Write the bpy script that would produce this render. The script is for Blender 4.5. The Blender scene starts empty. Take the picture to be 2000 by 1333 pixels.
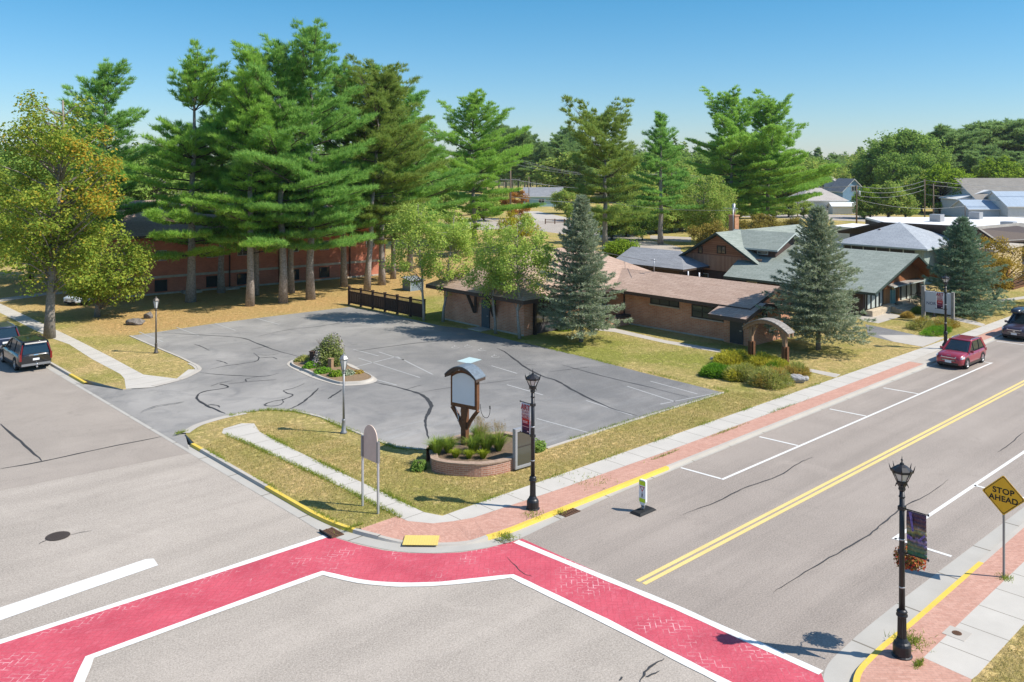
import bpy, bmesh, math, random
import numpy as np
from mathutils import Vector, Matrix, geometry
random.seed(7)
R = math.radians
PI = math.pi
SC = bpy.context.scene
COL = SC.collection

# ------------------------------------------------------------------ camera, sky, sun, exposure
# world X runs along the main street, world Y along the side street, camera 13.5 m up
F, H, YH = 1720.0, 13.5, 312.0
CA, SA = 1855 / math.hypot(1855, 1720), 1720 / math.hypot(1855, 1720)
cam = bpy.data.cameras.new("camera")
cam.sensor_width = 36
cam.lens = F / 2000 * 36
cam.shift_y = -(666.5 - YH) / 2000
cam.clip_end = 6000
cam.clip_start = 0.5
cam_o = bpy.data.objects.new("camera", cam)
COL.objects.link(cam_o)
cam_o.location = (0, 0, H)
cam_o.rotation_euler = (R(90), 0, -math.atan2(SA, CA))
SC.camera = cam_o

SUN_EL = R(48)
SUN_DIR = Vector((0.566 * math.cos(SUN_EL), -0.825 * math.cos(SUN_EL), math.sin(SUN_EL)))
w = bpy.data.worlds.new("World")
SC.world = w
w.use_nodes = True
wn = w.node_tree
sky = wn.nodes.new("ShaderNodeTexSky")
sky.sky_type = 'NISHITA'
sky.sun_disc = False
sky.sun_elevation = SUN_EL
sky.sun_rotation = math.atan2(SUN_DIR.x, SUN_DIR.y)
sky.altitude = 300
sky.air_density = 1.0
sky.dust_density = 0.15
sky.ozone_density = 4.0
bg = wn.nodes["Background"]
bg.inputs[1].default_value = 0.145
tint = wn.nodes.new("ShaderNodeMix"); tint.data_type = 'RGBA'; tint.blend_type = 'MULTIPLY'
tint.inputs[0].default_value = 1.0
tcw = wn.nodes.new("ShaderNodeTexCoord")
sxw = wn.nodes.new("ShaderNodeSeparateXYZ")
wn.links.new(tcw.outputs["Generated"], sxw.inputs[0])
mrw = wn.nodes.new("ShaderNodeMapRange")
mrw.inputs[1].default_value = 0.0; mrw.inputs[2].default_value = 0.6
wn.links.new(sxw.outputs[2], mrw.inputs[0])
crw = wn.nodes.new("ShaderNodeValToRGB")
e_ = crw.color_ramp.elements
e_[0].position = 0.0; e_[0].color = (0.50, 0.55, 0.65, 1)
e_[1].position = 1.0; e_[1].color = (0.85, 0.98, 1.0, 1)  # zenith brightened above the view, added fill light for the shadows
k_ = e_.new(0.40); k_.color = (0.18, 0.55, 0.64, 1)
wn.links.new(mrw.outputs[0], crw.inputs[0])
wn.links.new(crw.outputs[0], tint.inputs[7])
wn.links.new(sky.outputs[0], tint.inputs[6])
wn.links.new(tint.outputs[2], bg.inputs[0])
sl = bpy.data.lights.new("sun", 'SUN')
sl.energy = 4.75
sl.angle = R(0.5)
sl.color = (1.0, 0.94, 0.85)
so = bpy.data.objects.new("sun", sl)
COL.objects.link(so)
so.rotation_euler = SUN_DIR.to_track_quat('Z', 'Y').to_euler()
SC.view_settings.view_transform = 'Standard'
SC.view_settings.look = 'None'
SC.view_settings.exposure = 0.5
SC.view_settings.gamma = 1
SC.view_settings.use_curve_mapping = False
try:
    SC.cycles.max_bounces = 6
    SC.cycles.diffuse_bounces = 3
    SC.cycles.transparent_max_bounces = 6
    SC.cycles.use_denoising = True
except Exception:
    pass

# ------------------------------------------------------------------ places on the ground
def gp(px, py, z=0.0):
    """ground point (street axes) seen at a spot of the 2000 px survey photograph"""
    y = F * (H - z) / (py - YH)
    x = (px - 1000) * y / F
    return (x * CA + y * SA, -x * SA + y * CA)

def gps(pts, z=0.0):
    return [gp(a, b, z) for a, b in pts]

RZ = -0.12

# ------------------------------------------------------------------ materials
MATS = {}
class NT:
    def __init__(s, name):
        s.m = bpy.data.materials.new(name)
        s.m.use_nodes = True
        s.t = s.m.node_tree
        s.n = s.t.nodes
        s.p = s.n["Principled BSDF"]
        s.out = s.n["Material Output"]
        MATS[name] = s.m
    def add(s, typ, **kw):
        nd = s.n.new(typ)
        for k, v in kw.items():
            if k.startswith("i_"):
                nd.inputs[k[2:].replace("_", " ")].default_value = v
            else:
                setattr(nd, k, v)
        return nd
    def link(s, a, b):
        s.t.links.new(a, b)
    def coord(s, kind="Object", scale=None):
        tc = s.add("ShaderNodeTexCoord")
        o = tc.outputs[kind]
        if scale is not None:
            mp = s.add("ShaderNodeMapping")
            mp.inputs["Scale"].default_value = scale
            s.link(o, mp.inputs[0])
            o = mp.outputs[0]
        return o
    def pos(s, scale=None):
        g = s.add("ShaderNodeNewGeometry")
        o = g.outputs["Position"]
        if scale is not None:
            mp = s.add("ShaderNodeMapping")
            mp.inputs["Scale"].default_value = scale
            s.link(o, mp.inputs[0])
            o = mp.outputs[0]
        return o
    def noise(s, vec, scale, detail=4, rough=0.55, lo=0.35, hi=0.65, dist=0.0):
        nz = s.add("ShaderNodeTexNoise")
        nz.inputs["Scale"].default_value = scale
        nz.inputs["Detail"].default_value = detail
        nz.inputs["Roughness"].default_value = rough
        nz.inputs["Distortion"].default_value = dist
        s.link(vec, nz.inputs["Vector"])
        mr = s.add("ShaderNodeMapRange")
        mr.inputs[1].default_value = lo
        mr.inputs[2].default_value = hi
        s.link(nz.outputs[0], mr.inputs[0])
        return mr.outputs[0]
    def mix(s, fac, a, b, mode='MIX'):
        m = s.add("ShaderNodeMix", data_type='RGBA', blend_type=mode)
        for sock, v in ((m.inputs[0], fac), (m.inputs[6], a), (m.inputs[7], b)):
            if isinstance(v, (int, float)):
                sock.default_value = v
            elif isinstance(v, (tuple, list)):
                sock.default_value = (v[0], v[1], v[2], 1)
            else:
                s.link(v, sock)
        return m.outputs[2]
    def math(s, op, a, b=0.0):
        m = s.add("ShaderNodeMath", operation=op)
        for sock, v in ((m.inputs[0], a), (m.inputs[1], b)):
            if isinstance(v, (int, float)):
                sock.default_value = v
            else:
                s.link(v, sock)
        return m.outputs[0]
    def color(s, c):
        if isinstance(c, (tuple, list)):
            s.p.inputs["Base Color"].default_value = (c[0], c[1], c[2], 1)
        else:
            s.link(c, s.p.inputs["Base Color"])
    def bump(s, h, strength=0.3, dist=0.02):
        b = s.add("ShaderNodeBump")
        b.inputs["Strength"].default_value = strength
        b.inputs["Distance"].default_value = dist
        s.link(h, b.inputs["Height"])
        s.link(b.outputs[0], s.p.inputs["Normal"])
    def rough(s, v, spec=0.3):
        s.p.inputs["Roughness"].default_value = v
        s.p.inputs["Specular IOR Level"].default_value = spec

def m_plain(name, c, rough=0.6, metal=0.0, var=0.25, scale=6.0, spec=0.3, c2=None):
    t = NT(name)
    v = t.coord("Object")
    f = t.noise(v, scale, 5, 0.6, 0.3, 0.7)
    dark = c2 if c2 else tuple(x * (1 - var) for x in c)
    t.color(t.mix(f, dark, c))
    t.rough(rough, spec)
    t.p.inputs["Metallic"].default_value = metal
    return t.m

def m_asphalt(name, c1, c2, speck=0.5, patch=0.25, streak=None):
    t = NT(name)
    v = t.pos()
    big = t.noise(v, patch, 6, 0.65, 0.34, 0.66, 0.5)
    col = t.mix(big, c1, c2)
    if streak:
        sv = t.pos((streak[0], streak[1], 1))
        st_ = t.noise(sv, 1.0, 5, 0.6, 0.44, 0.7)
        col = t.mix(t.math('MULTIPLY', st_, 0.62), col, tuple(x * 0.66 for x in c1))
    if name == "main_road_asphalt":
        sy = t.add("ShaderNodeSeparateXYZ"); t.link(v, sy.inputs[0])
        tn = t.noise(t.pos((0.04, 0.8, 1)), 1.2, 5, 0.6, 0.3, 0.7)
        for c_ in (20.4, 18.9, 16.6, 15.0):
            d_ = t.math('ABSOLUTE', t.math('SUBTRACT', sy.outputs[1], c_))
            mr_ = t.add("ShaderNodeMapRange"); mr_.inputs[1].default_value = 0.75; mr_.inputs[2].default_value = 0.1
            t.link(d_, mr_.inputs[0])
            col = t.mix(t.math('MULTIPLY', t.math('MULTIPLY', mr_.outputs[0], tn), 0.32), col, tuple(x * 0.62 for x in c1))
    stain = t.noise(v, 0.75, 6, 0.72, 0.56, 0.74, 1.2)
    col = t.mix(t.math('MULTIPLY', stain, 0.42), col, tuple(x * 0.6 for x in c1))
    pale = t.noise(v, 0.33, 6, 0.7, 0.58, 0.75, 0.8)
    col = t.mix(t.math('MULTIPLY', pale, 0.35), col, tuple(min(1, x * 1.3) for x in c2))
    fine = t.noise(v, 17, 3, 0.85, 0.38, 0.62)
    col = t.mix(t.math('MULTIPLY', fine, speck), col, tuple(min(1, x * 1.5) for x in c2))
    fine2 = t.noise(t.pos((1, 1, 3)), 23, 3, 0.85, 0.5, 0.66)
    col = t.mix(t.math('MULTIPLY', fine2, speck * 0.9), col, tuple(x * 0.5 for x in c1))
    t.color(col)
    t.rough(0.9, 0.2)
    t.bump(fine, 0.3, 0.012)
    return t.m

m_asphalt("road_asphalt", (0.30, 0.262, 0.222), (0.39, 0.342, 0.292), 0.5, 0.22, (0.07, 0.55))
m_asphalt("road_asphalt_old", (0.25, 0.216, 0.184), (0.32, 0.277, 0.236), 0.4, 0.3)
m_asphalt("main_road_asphalt", (0.248, 0.212, 0.181), (0.322, 0.276, 0.236), 0.5, 0.18, (0.035, 0.9))

def m_lot():
    t = NT("lot_asphalt")
    v = t.pos()
    big = t.noise(v, 0.16, 6, 0.62, 0.35, 0.66, 0.6)
    col = t.mix(big, (0.185, 0.174, 0.162), (0.325, 0.303, 0.276))
    sv = t.pos((0.12, 0.9, 1))
    s1 = t.noise(sv, 1.3, 6, 0.7, 0.5, 0.66, 1.4)
    near = t.add("ShaderNodeSeparateXYZ")
    t.link(t.pos(), near.inputs[0])
    nf = t.add("ShaderNodeMapRange")
    nf.inputs[1].default_value = 46; nf.inputs[2].default_value = 33
    t.link(near.outputs[1], nf.inputs[0])
    col = t.mix(t.math('MULTIPLY', s1, t.math('MULTIPLY', nf.outputs[0], 0.55)), col, (0.36, 0.355, 0.34))
    dk = t.noise(v, 0.5, 5, 0.6, 0.5, 0.75, 0.8)
    col = t.mix(t.math('MULTIPLY', dk, 0.55), col, (0.085, 0.087, 0.092))
    dx_ = t.add("ShaderNodeMapRange"); dx_.inputs[1].default_value = 25; dx_.inputs[2].default_value = 36
    t.link(near.outputs[0], dx_.inputs[0])
    dy_ = t.add("ShaderNodeMapRange"); dy_.inputs[1].default_value = 62; dy_.inputs[2].default_value = 44
    t.link(near.outputs[1], dy_.inputs[0])
    pat = t.noise(v, 0.3, 5, 0.65, 0.3, 0.62, 0.8)
    dkf = t.math('MULTIPLY', t.math('MULTIPLY', dx_.outputs[0], dy_.outputs[0]), t.math('ADD', 0.35, t.math('MULTIPLY', pat, 0.45)))
    col = t.mix(dkf, col, (0.105, 0.103, 0.102))
    fine = t.noise(v, 15, 3, 0.85, 0.38, 0.62)
    col = t.mix(t.math('MULTIPLY', fine, 0.34), col, (0.33, 0.325, 0.31))
    t.color(col)
    t.rough(0.85, 0.25)
    t.bump(fine, 0.2, 0.01)
m_lot()

def m_concrete(name, axis, step=1.5, c=(0.52, 0.485, 0.43)):
    t = NT(name)
    v = t.pos()
    big = t.noise(v, 0.7, 5, 0.6, 0.3, 0.7)
    col = t.mix(big, tuple(x * 0.86 for x in c), c)
    fine = t.noise(v, 30, 3, 0.7, 0.3, 0.7)
    col = t.mix(t.math('MULTIPLY', fine, 0.25), col, tuple(x * 0.75 for x in c))
    sx = t.add("ShaderNodeSeparateXYZ")
    t.link(v, sx.inputs[0])
    if axis is not None:
        f = t.math('FRACT', t.math('DIVIDE', sx.outputs[axis], step))
        j = t.math('LESS_THAN', f, 0.022)
        col = t.mix(t.math('MULTIPLY', j, 0.75), col, (0.12, 0.1, 0.07))
    t.color(col)
    t.rough(0.9, 0.2)
    return t.m
m_concrete("concrete_along_x", 0)
m_concrete("concrete_along_y", 1)
m_concrete("concrete_plain", None, 1, (0.47, 0.43, 0.375))
m_concrete("gutter_concrete", 0, 3.0, (0.44, 0.415, 0.37))
m_concrete("gutter_concrete_y", 1, 3.0, (0.44, 0.415, 0.37))

def m_brick(name, c1, c2, mortar, bw=0.215, bh=0.072, ms=0.012, var=0.5, bump=0.4, herring=False, soft=0.0):
    t = NT(name)
    uv = t.coord("UV")
    if herring:
        mp = t.add("ShaderNodeMapping")
        mp.inputs["Rotation"].default_value = (0, 0, R(45))
        t.link(uv, mp.inputs[0])
        uv = mp.outputs[0]
    b = t.add("ShaderNodeTexBrick")
    b.inputs["Color1"].default_value = (*c1, 1)
    b.inputs["Color2"].default_value = (*c2, 1)
    b.inputs["Mortar"].default_value = (*mortar, 1)
    b.inputs["Scale"].default_value = 1
    b.inputs["Mortar Size"].default_value = ms
    b.inputs["Mortar Smooth"].default_value = 0.2
    b.inputs["Bias"].default_value = 0
    b.inputs["Brick Width"].default_value = bw
    b.inputs["Row Height"].default_value = bh
    t.link(uv, b.inputs["Vector"])
    v = t.coord("Object")
    n1 = t.noise(v, 0.9, 5, 0.6, 0.3, 0.7)
    col = t.mix(t.math('MULTIPLY', n1, var), b.outputs[0], tuple(x * 0.55 for x in c1))
    n2 = t.noise(v, 9, 4, 0.6, 0.35, 0.7)
    col = t.mix(t.math('MULTIPLY', n2, 0.3), col, tuple(min(1, x * 1.35) for x in c2))
    t.color(col)
    t.rough(0.85, 0.25)
    t.bump(b.outputs[1], -bump, 0.01)
    return t.m
m_brick("clinic_brick", (0.52, 0.20, 0.105), (0.64, 0.32, 0.19), (0.56, 0.43, 0.34), 0.42, 0.12, 0.018, 0.5)
m_brick("planter_brick", (0.34, 0.15, 0.095), (0.46, 0.24, 0.17), (0.5, 0.41, 0.34), 0.24, 0.085, 0.011, 0.3)
m_brick("orange_brick", (0.42, 0.16, 0.07), (0.52, 0.25, 0.11), (0.5, 0.4, 0.3), 0.42, 0.12, 0.014, 0.35)
m_brick("red_brick", (0.46, 0.145, 0.09), (0.57, 0.20, 0.12), (0.48, 0.27, 0.2), 0.3, 0.1, 0.012, 0.5)
m_brick("paver_brick", (0.43, 0.225, 0.165), (0.52, 0.30, 0.23), (0.36, 0.22, 0.17), 0.2, 0.1, 0.008, 0.25, 0.2, True)

def m_shingle(name, c1, c2, row=0.28, wdt=0.9):
    t = NT(name)
    uv = t.coord("UV")
    b = t.add("ShaderNodeTexBrick")
    b.inputs["Color1"].default_value = (*c1, 1)
    b.inputs["Color2"].default_value = (*c2, 1)
    b.inputs["Mortar"].default_value = (*[x * 0.55 for x in c1], 1)
    b.inputs["Scale"].default_value = 1
    b.inputs["Mortar Size"].default_value = 0.018
    b.inputs["Brick Width"].default_value = wdt
    b.inputs["Row Height"].default_value = row
    t.link(uv, b.inputs["Vector"])
    v = t.coord("Object")
    n1 = t.noise(v, 0.35, 5, 0.65, 0.3, 0.7)
    col = t.mix(t.math('MULTIPLY', n1, 0.55), b.outputs[0], tuple(x * 0.68 for x in c1))
    n2 = t.noise(v, 7, 4, 0.7, 0.35, 0.7)
    col = t.mix(t.math('MULTIPLY', n2, 0.4), col, tuple(min(1, x * 1.3) for x in c2))
    t.color(col)
    t.rough(0.9, 0.2)
    t.bump(b.outputs[1], -0.4, 0.015)
    return t.m
m_shingle("tan_shingle", (0.351, 0.240, 0.182), (0.455, 0.332, 0.260))
m_shingle("green_shingle", (0.215, 0.245, 0.212), (0.295, 0.325, 0.285))
m_shingle("charcoal_shingle", (0.188, 0.194, 0.206), (0.275, 0.281, 0.294))
m_shingle("grey_shingle", (0.287, 0.310, 0.339), (0.368, 0.391, 0.414))
m_shingle("brown_grey_shingle", (0.2, 0.185, 0.165), (0.28, 0.26, 0.23))
m_shingle("pink_shingle", (0.36, 0.25, 0.2), (0.44, 0.32, 0.26))
m_shingle("cedar_shingle", (0.22, 0.2, 0.18), (0.36, 0.33, 0.3), 0.16, 0.14)
m_shingle("pale_shingle", (0.38, 0.34, 0.31), (0.46, 0.42, 0.38))

def m_boards(name, c1, c2, wid, vertical=True, gap=0.06):
    t = NT(name)
    uv = t.coord("UV")
    sx = t.add("ShaderNodeSeparateXYZ")
    t.link(uv, sx.inputs[0])
    a = sx.outputs[0 if vertical else 1]
    q = t.math('DIVIDE', a, wid)
    fr = t.math('FRACT', q)
    ln = t.math('LESS_THAN', fr, gap)
    idx = t.math('FLOOR', q)
    wn_ = t.add("ShaderNodeTexWhiteNoise", noise_dimensions='1D')
    t.link(idx, wn_.inputs["W"])
    col = t.mix(wn_.outputs[0], c1, c2)
    v = t.coord("Object")
    n1 = t.noise(v, 1.5, 5, 0.65, 0.3, 0.7)
    col = t.mix(t.math('MULTIPLY', n1, 0.4), col, tuple(x * 0.7 for x in c1))
    col = t.mix(t.math('MULTIPLY', ln, 0.7), col, tuple(x * 0.25 for x in c1))
    t.color(col)
    t.rough(0.8, 0.25)
    return t.m
m_boards("cedar_vertical", (0.315, 0.180, 0.120), (0.435, 0.270, 0.188), 0.2)
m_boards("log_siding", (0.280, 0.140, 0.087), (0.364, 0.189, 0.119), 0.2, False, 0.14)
m_boards("grey_siding", (0.5, 0.53, 0.55), (0.53, 0.56, 0.58), 0.18, False, 0.1)
m_boards("teal_siding", (0.33, 0.5, 0.55), (0.37, 0.54, 0.6), 0.2, False, 0.1)
m_boards("sage_siding", (0.3, 0.37, 0.34), (0.34, 0.41, 0.38), 0.3, True, 0.08)
m_boards("slate_siding", (0.2, 0.25, 0.28), (0.24, 0.29, 0.32), 0.2, True, 0.08)
m_boards("white_siding", (0.68, 0.66, 0.6), (0.73, 0.7, 0.65), 0.2, False, 0.08)
m_boards("metal_roof_blue", (0.33, 0.4, 0.48), (0.36, 0.43, 0.51), 0.45, True, 0.06)
m_boards("blue_siding", (0.2, 0.34, 0.5), (0.24, 0.38, 0.54), 0.2, False, 0.08)
m_boards("entry_wood", (0.42, 0.19, 0.08), (0.55, 0.28, 0.13), 0.13, True, 0.1)

def m_paint_red():
    t = NT("crosswalk_red_paint")
    v = t.pos()
    big = t.noise(v, 0.6, 6, 0.65, 0.32, 0.68)
    col = t.mix(big, (0.42, 0.05, 0.075), (0.56, 0.085, 0.115))
    sc = t.noise(t.pos((1.0, 2.2, 1)), 1.6, 7, 0.8, 0.5, 0.7, 2.6)
    col = t.mix(t.math('MULTIPLY', sc, 0.55), col, (0.62, 0.19, 0.23))
    gr = t.noise(t.pos((0.5, 1.6, 1)), 0.9, 6, 0.75, 0.52, 0.74, 1.0)
    col = t.mix(t.math('MULTIPLY', gr, 0.4), col, (0.28, 0.06, 0.075))
    # herringbone of the stamped bricks: two brick fields at right angles
    mp = t.add("ShaderNodeMapping")
    mp.inputs["Rotation"].default_value = (0, 0, R(45))
    mp.inputs["Scale"].default_value = (1 / 0.17, 1 / 0.17, 1)
    t.link(v, mp.inputs[0])
    sq = t.add("ShaderNodeSeparateXYZ"); t.link(mp.outputs[0], sq.inputs[0])
    u_, v_ = t.math('FRACT', sq.outputs[0]), t.math('FRACT', sq.outputs[1])
    k_ = t.math('FLOORED_MODULO', t.math('SUBTRACT', t.math('FLOOR', sq.outputs[0]), t.math('FLOOR', sq.outputs[1])), 4.0)
    fac = None
    for val, op, kk in ((u_, 'LESS_THAN', 1), (u_, 'GREATER_THAN', 0), (v_, 'LESS_THAN', 2), (v_, 'GREATER_THAN', 3)):
        e1 = t.math(op, val, 0.08 if op == 'LESS_THAN' else 0.92)
        same = t.math('LESS_THAN', t.math('ABSOLUTE', t.math('SUBTRACT', k_, float(kk))), 0.5)
        q = t.math('MULTIPLY', e1, t.math('SUBTRACT', 1.0, same))
        fac = q if fac is None else t.math('MAXIMUM', fac, q)
    col = t.mix(t.math('MULTIPLY', fac, 0.42), col, (0.32, 0.05, 0.065))
    wear = t.noise(v, 0.33, 5, 0.65, 0.5, 0.6)
    w2 = t.noise(v, 5.0, 3, 0.6, 0.4, 0.58)
    col = t.mix(t.math('MULTIPLY', t.math('MULTIPLY', fac, wear), t.math('MULTIPLY', w2, 0.8)), col, (0.72, 0.46, 0.46))
    fn = t.noise(v, 19, 3, 0.85, 0.4, 0.62)
    col = t.mix(t.math('MULTIPLY', fn, 0.16), col, (0.66, 0.2, 0.24))
    t.color(col)
    t.rough(0.7, 0.3)
    t.bump(fn, 0.25, 0.01)
m_paint_red()

def m_worn(name, c, under, amt=0.5):
    t = NT(name)
    v = t.pos()
    n = t.noise(v, 9, 5, 0.7, 0.5, 0.8)
    n2 = t.noise(v, 0.9, 4, 0.6, 0.3, 0.7)
    col = t.mix(n2, tuple(x * 0.9 for x in c), c)
    col = t.mix(t.math('MULTIPLY', n, amt), col, under)
    t.color(col)
    t.rough(0.7, 0.3)
m_worn("white_road_paint", (0.70, 0.69, 0.655), (0.5, 0.48, 0.45), 0.35)
m_worn("faded_white_paint", (0.40, 0.395, 0.38), (0.2, 0.2, 0.2), 1.0)
m_worn("yellow_road_paint", (0.72, 0.54, 0.20), (0.45, 0.38, 0.25), 0.5)
m_worn("yellow_kerb_paint", (0.68, 0.48, 0.07), (0.5, 0.44, 0.28), 0.6)
m_worn("tactile_yellow", (0.66, 0.5, 0.14), (0.5, 0.42, 0.2), 0.5)
m_worn("pale_blue_paint", (0.42, 0.55, 0.56), (0.3, 0.35, 0.36), 0.4)
m_worn("tar", (0.045, 0.045, 0.047), (0.08, 0.08, 0.08), 0.4)

def m_grass():
    t = NT("lawn_grass")
    v = t.pos()
    big = t.noise(v, 0.16, 6, 0.62, 0.38, 0.62, 0.4)
    mid = t.noise(v, 0.8, 6, 0.72, 0.38, 0.62)
    fine = t.noise(v, 11, 5, 0.8, 0.32, 0.68)
    straw = t.mix(fine, (0.43, 0.30, 0.12), (0.68, 0.50, 0.235))
    green = t.mix(fine, (0.18, 0.195, 0.035), (0.37, 0.36, 0.09))
    sx = t.add("ShaderNodeSeparateXYZ")
    t.link(v, sx.inputs[0])
    # the irrigated strip beside the clinic is greener, the floor under the pines is brown with needles
    gx = t.add("ShaderNodeMapRange"); gx.inputs[1].default_value = 42; gx.inputs[2].default_value = 47
    t.link(sx.outputs[0], gx.inputs[0])
    gy = t.add("ShaderNodeMapRange"); gy.inputs[1].default_value = 27.5; gy.inputs[2].default_value = 31
    t.link(sx.outputs[1], gy.inputs[0])
    ge = t.add("ShaderNodeMapRange"); ge.inputs[1].default_value = 58; ge.inputs[2].default_value = 54
    t.link(sx.outputs[0], ge.inputs[0])
    wet = t.math('MULTIPLY', t.math('MULTIPLY', gx.outputs[0], gy.outputs[0]), ge.outputs[0])
    f = t.math('ADD', t.math('MULTIPLY', big, 0.75), t.math('MULTIPLY', mid, 0.3))
    f = t.math('SUBTRACT', f, 0.14)
    f = t.math('ADD', f, t.math('MULTIPLY', wet, 0.42))
    fc = t.math('MINIMUM', t.math('MAXIMUM', f, 0.0), 1.0)
    col = t.mix(fc, straw, green)
    ny = t.add("ShaderNodeMapRange"); ny.inputs[1].default_value = 67; ny.inputs[2].default_value = 71
    t.link(sx.outputs[1], ny.inputs[0])
    nx = t.add("ShaderNodeMapRange"); nx.inputs[1].default_value = 21.5; nx.inputs[2].default_value = 25
    t.link(sx.outputs[0], nx.inputs[0])
    nx2 = t.add("ShaderNodeMapRange"); nx2.inputs[1].default_value = 85; nx2.inputs[2].default_value = 65
    t.link(sx.outputs[0], nx2.inputs[0])
    ny2 = t.add("ShaderNodeMapRange"); ny2.inputs[1].default_value = 120; ny2.inputs[2].default_value = 100
    t.link(sx.outputs[1], ny2.inputs[0])
    nd = t.math('MULTIPLY', t.math('MULTIPLY', ny.outputs[0], nx.outputs[0]), t.math('MULTIPLY', nx2.outputs[0], ny2.outputs[0]))
    needle = t.mix(fine, (0.42, 0.225, 0.085), (0.64, 0.41, 0.18))
    needle = t.mix(t.math('MULTIPLY', big, 0.35), needle, straw)
    col = t.mix(t.math('MULTIPLY', nd, 0.85), col, needle)
    tuft = t.noise(v, 3.2, 6, 0.8, 0.44, 0.6, 0.6)
    col = t.mix(t.math('MULTIPLY', tuft, 0.36), col, (0.20, 0.185, 0.05))
    pale = t.noise(v, 1.7, 6, 0.8, 0.56, 0.7, 0.5)
    col = t.mix(t.math('MULTIPLY', pale, 0.5), col, (0.66, 0.51, 0.28))
    t.color(col)
    t.rough(1.0, 0.05)
    t.bump(tuft, 0.7, 0.08)
m_grass()
m_plain("mulch", (0.32, 0.22, 0.13), 0.95, 0, 0.6, 14)
m_plain("soil", (0.2, 0.14, 0.09), 0.95, 0, 0.5, 10)
m_plain("far_ground", (0.14, 0.14, 0.055), 1.0, 0, 0.4, 0.05)

def m_leaf(name, cols, trans=0.35, clump=None, cs=0.5):
    t = NT(name)
    t.n.remove(t.p)
    g = t.add("ShaderNodeNewGeometry")
    cr = t.add("ShaderNodeValToRGB")
    els = cr.color_ramp.elements
    n = len(cols)
    els[0].position = 0.0; els[0].color = (*cols[0], 1)
    els[1].position = 1.0; els[1].color = (*cols[-1], 1)
    for i in range(1, n - 1):
        e = els.new(i / (n - 1)); e.color = (*cols[i], 1)
    t.link(g.outputs["Random Per Island"], cr.inputs[0])
    col = cr.outputs[0]
    if clump:
        f = t.noise(t.coord("Object"), cs, 3, 0.6, 0.4, 0.64)
        col = t.mix(f, col, clump, 'MIX') if not isinstance(clump[0], (tuple, list)) else col
    d = t.add("ShaderNodeBsdfDiffuse")
    tr = t.add("ShaderNodeBsdfTranslucent")
    mx = t.add("ShaderNodeMixShader")
    mx.inputs[0].default_value = trans
    t.link(col, d.inputs[0]); t.link(col, tr.inputs[0])
    t.link(d.outputs[0], mx.inputs[1]); t.link(tr.outputs[0], mx.inputs[2])
    t.link(mx.outputs[0], t.out.inputs[0])
    return t.m
m_leaf("white_pine_needles", [(0.14, 0.31, 0.07), (0.28, 0.50, 0.11), (0.40, 0.62, 0.15), (0.20, 0.41, 0.11)], 0.5)
m_leaf("white_pine_light", [(0.19, 0.36, 0.06), (0.34, 0.56, 0.10), (0.46, 0.67, 0.14), (0.25, 0.46, 0.08)], 0.5)
m_leaf("red_pine_needles", [(0.16, 0.26, 0.05), (0.28, 0.38, 0.08), (0.38, 0.46, 0.11), (0.22, 0.34, 0.08)], 0.45)
m_leaf("dark_pine_needles", [(0.18, 0.30, 0.10), (0.28, 0.42, 0.14), (0.36, 0.48, 0.16)], 0.5)
m_leaf("blue_spruce_needles", [(0.13, 0.19, 0.09), (0.32, 0.37, 0.23), (0.52, 0.56, 0.41), (0.21, 0.28, 0.13)], 0.25)
m_leaf("green_spruce_needles", [(0.105, 0.179, 0.105), (0.210, 0.315, 0.200), (0.315, 0.420, 0.273), (0.147, 0.221, 0.126)], 0.2)
m_leaf("maple_leaves", [(0.16, 0.26, 0.04), (0.25, 0.36, 0.055), (0.35, 0.42, 0.065), (0.44, 0.44, 0.075), (0.19, 0.31, 0.05)], 0.5)
m_leaf("maple_orange_leaves", [(0.42, 0.38, 0.05), (0.55, 0.42, 0.05), (0.56, 0.34, 0.05), (0.45, 0.36, 0.05)], 0.5)
m_leaf("locust_leaves", [(0.24, 0.37, 0.06), (0.36, 0.50, 0.10), (0.48, 0.58, 0.13), (0.54, 0.60, 0.15), (0.29, 0.44, 0.08)], 0.5)
m_leaf("birch_leaves", [(0.18, 0.30, 0.06), (0.29, 0.41, 0.085), (0.39, 0.48, 0.11), (0.42, 0.42, 0.11)], 0.5)
m_leaf("green_leaves", [(0.14, 0.24, 0.05), (0.22, 0.35, 0.07), (0.30, 0.43, 0.09), (0.26, 0.36, 0.10)], 0.45)
m_leaf("bush_leaves", [(0.14, 0.19, 0.05), (0.24, 0.29, 0.08), (0.34, 0.36, 0.11), (0.18, 0.24, 0.07)], 0.4)
m_leaf("bright_leaves", [(0.144, 0.240, 0.024), (0.240, 0.352, 0.035), (0.320, 0.432, 0.048)], 0.4)
m_leaf("olive_leaves", [(0.180, 0.173, 0.038), (0.285, 0.240, 0.053), (0.375, 0.277, 0.075), (0.225, 0.210, 0.045)], 0.4)
m_leaf("bronze_leaves", [(0.252, 0.176, 0.034), (0.370, 0.252, 0.042), (0.437, 0.302, 0.050), (0.269, 0.235, 0.042)], 0.4)
m_leaf("orange_leaves", [(0.400, 0.150, 0.035), (0.460, 0.200, 0.050), (0.420, 0.270, 0.050)], 0.4)
m_leaf("yellow_leaves", [(0.350, 0.330, 0.030), (0.460, 0.400, 0.040), (0.300, 0.320, 0.040)], 0.4)
m_leaf("juniper_yellow", [(0.36, 0.36, 0.04), (0.52, 0.48, 0.06), (0.62, 0.55, 0.08), (0.28, 0.30, 0.035)], 0.4)
m_leaf("juniper_green", [(0.105, 0.210, 0.022), (0.165, 0.330, 0.030), (0.225, 0.420, 0.045)], 0.3)
m_leaf("juniper_dry", [(0.26, 0.31, 0.07), (0.38, 0.40, 0.10), (0.50, 0.46, 0.17), (0.30, 0.37, 0.07)], 0.4)
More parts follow.
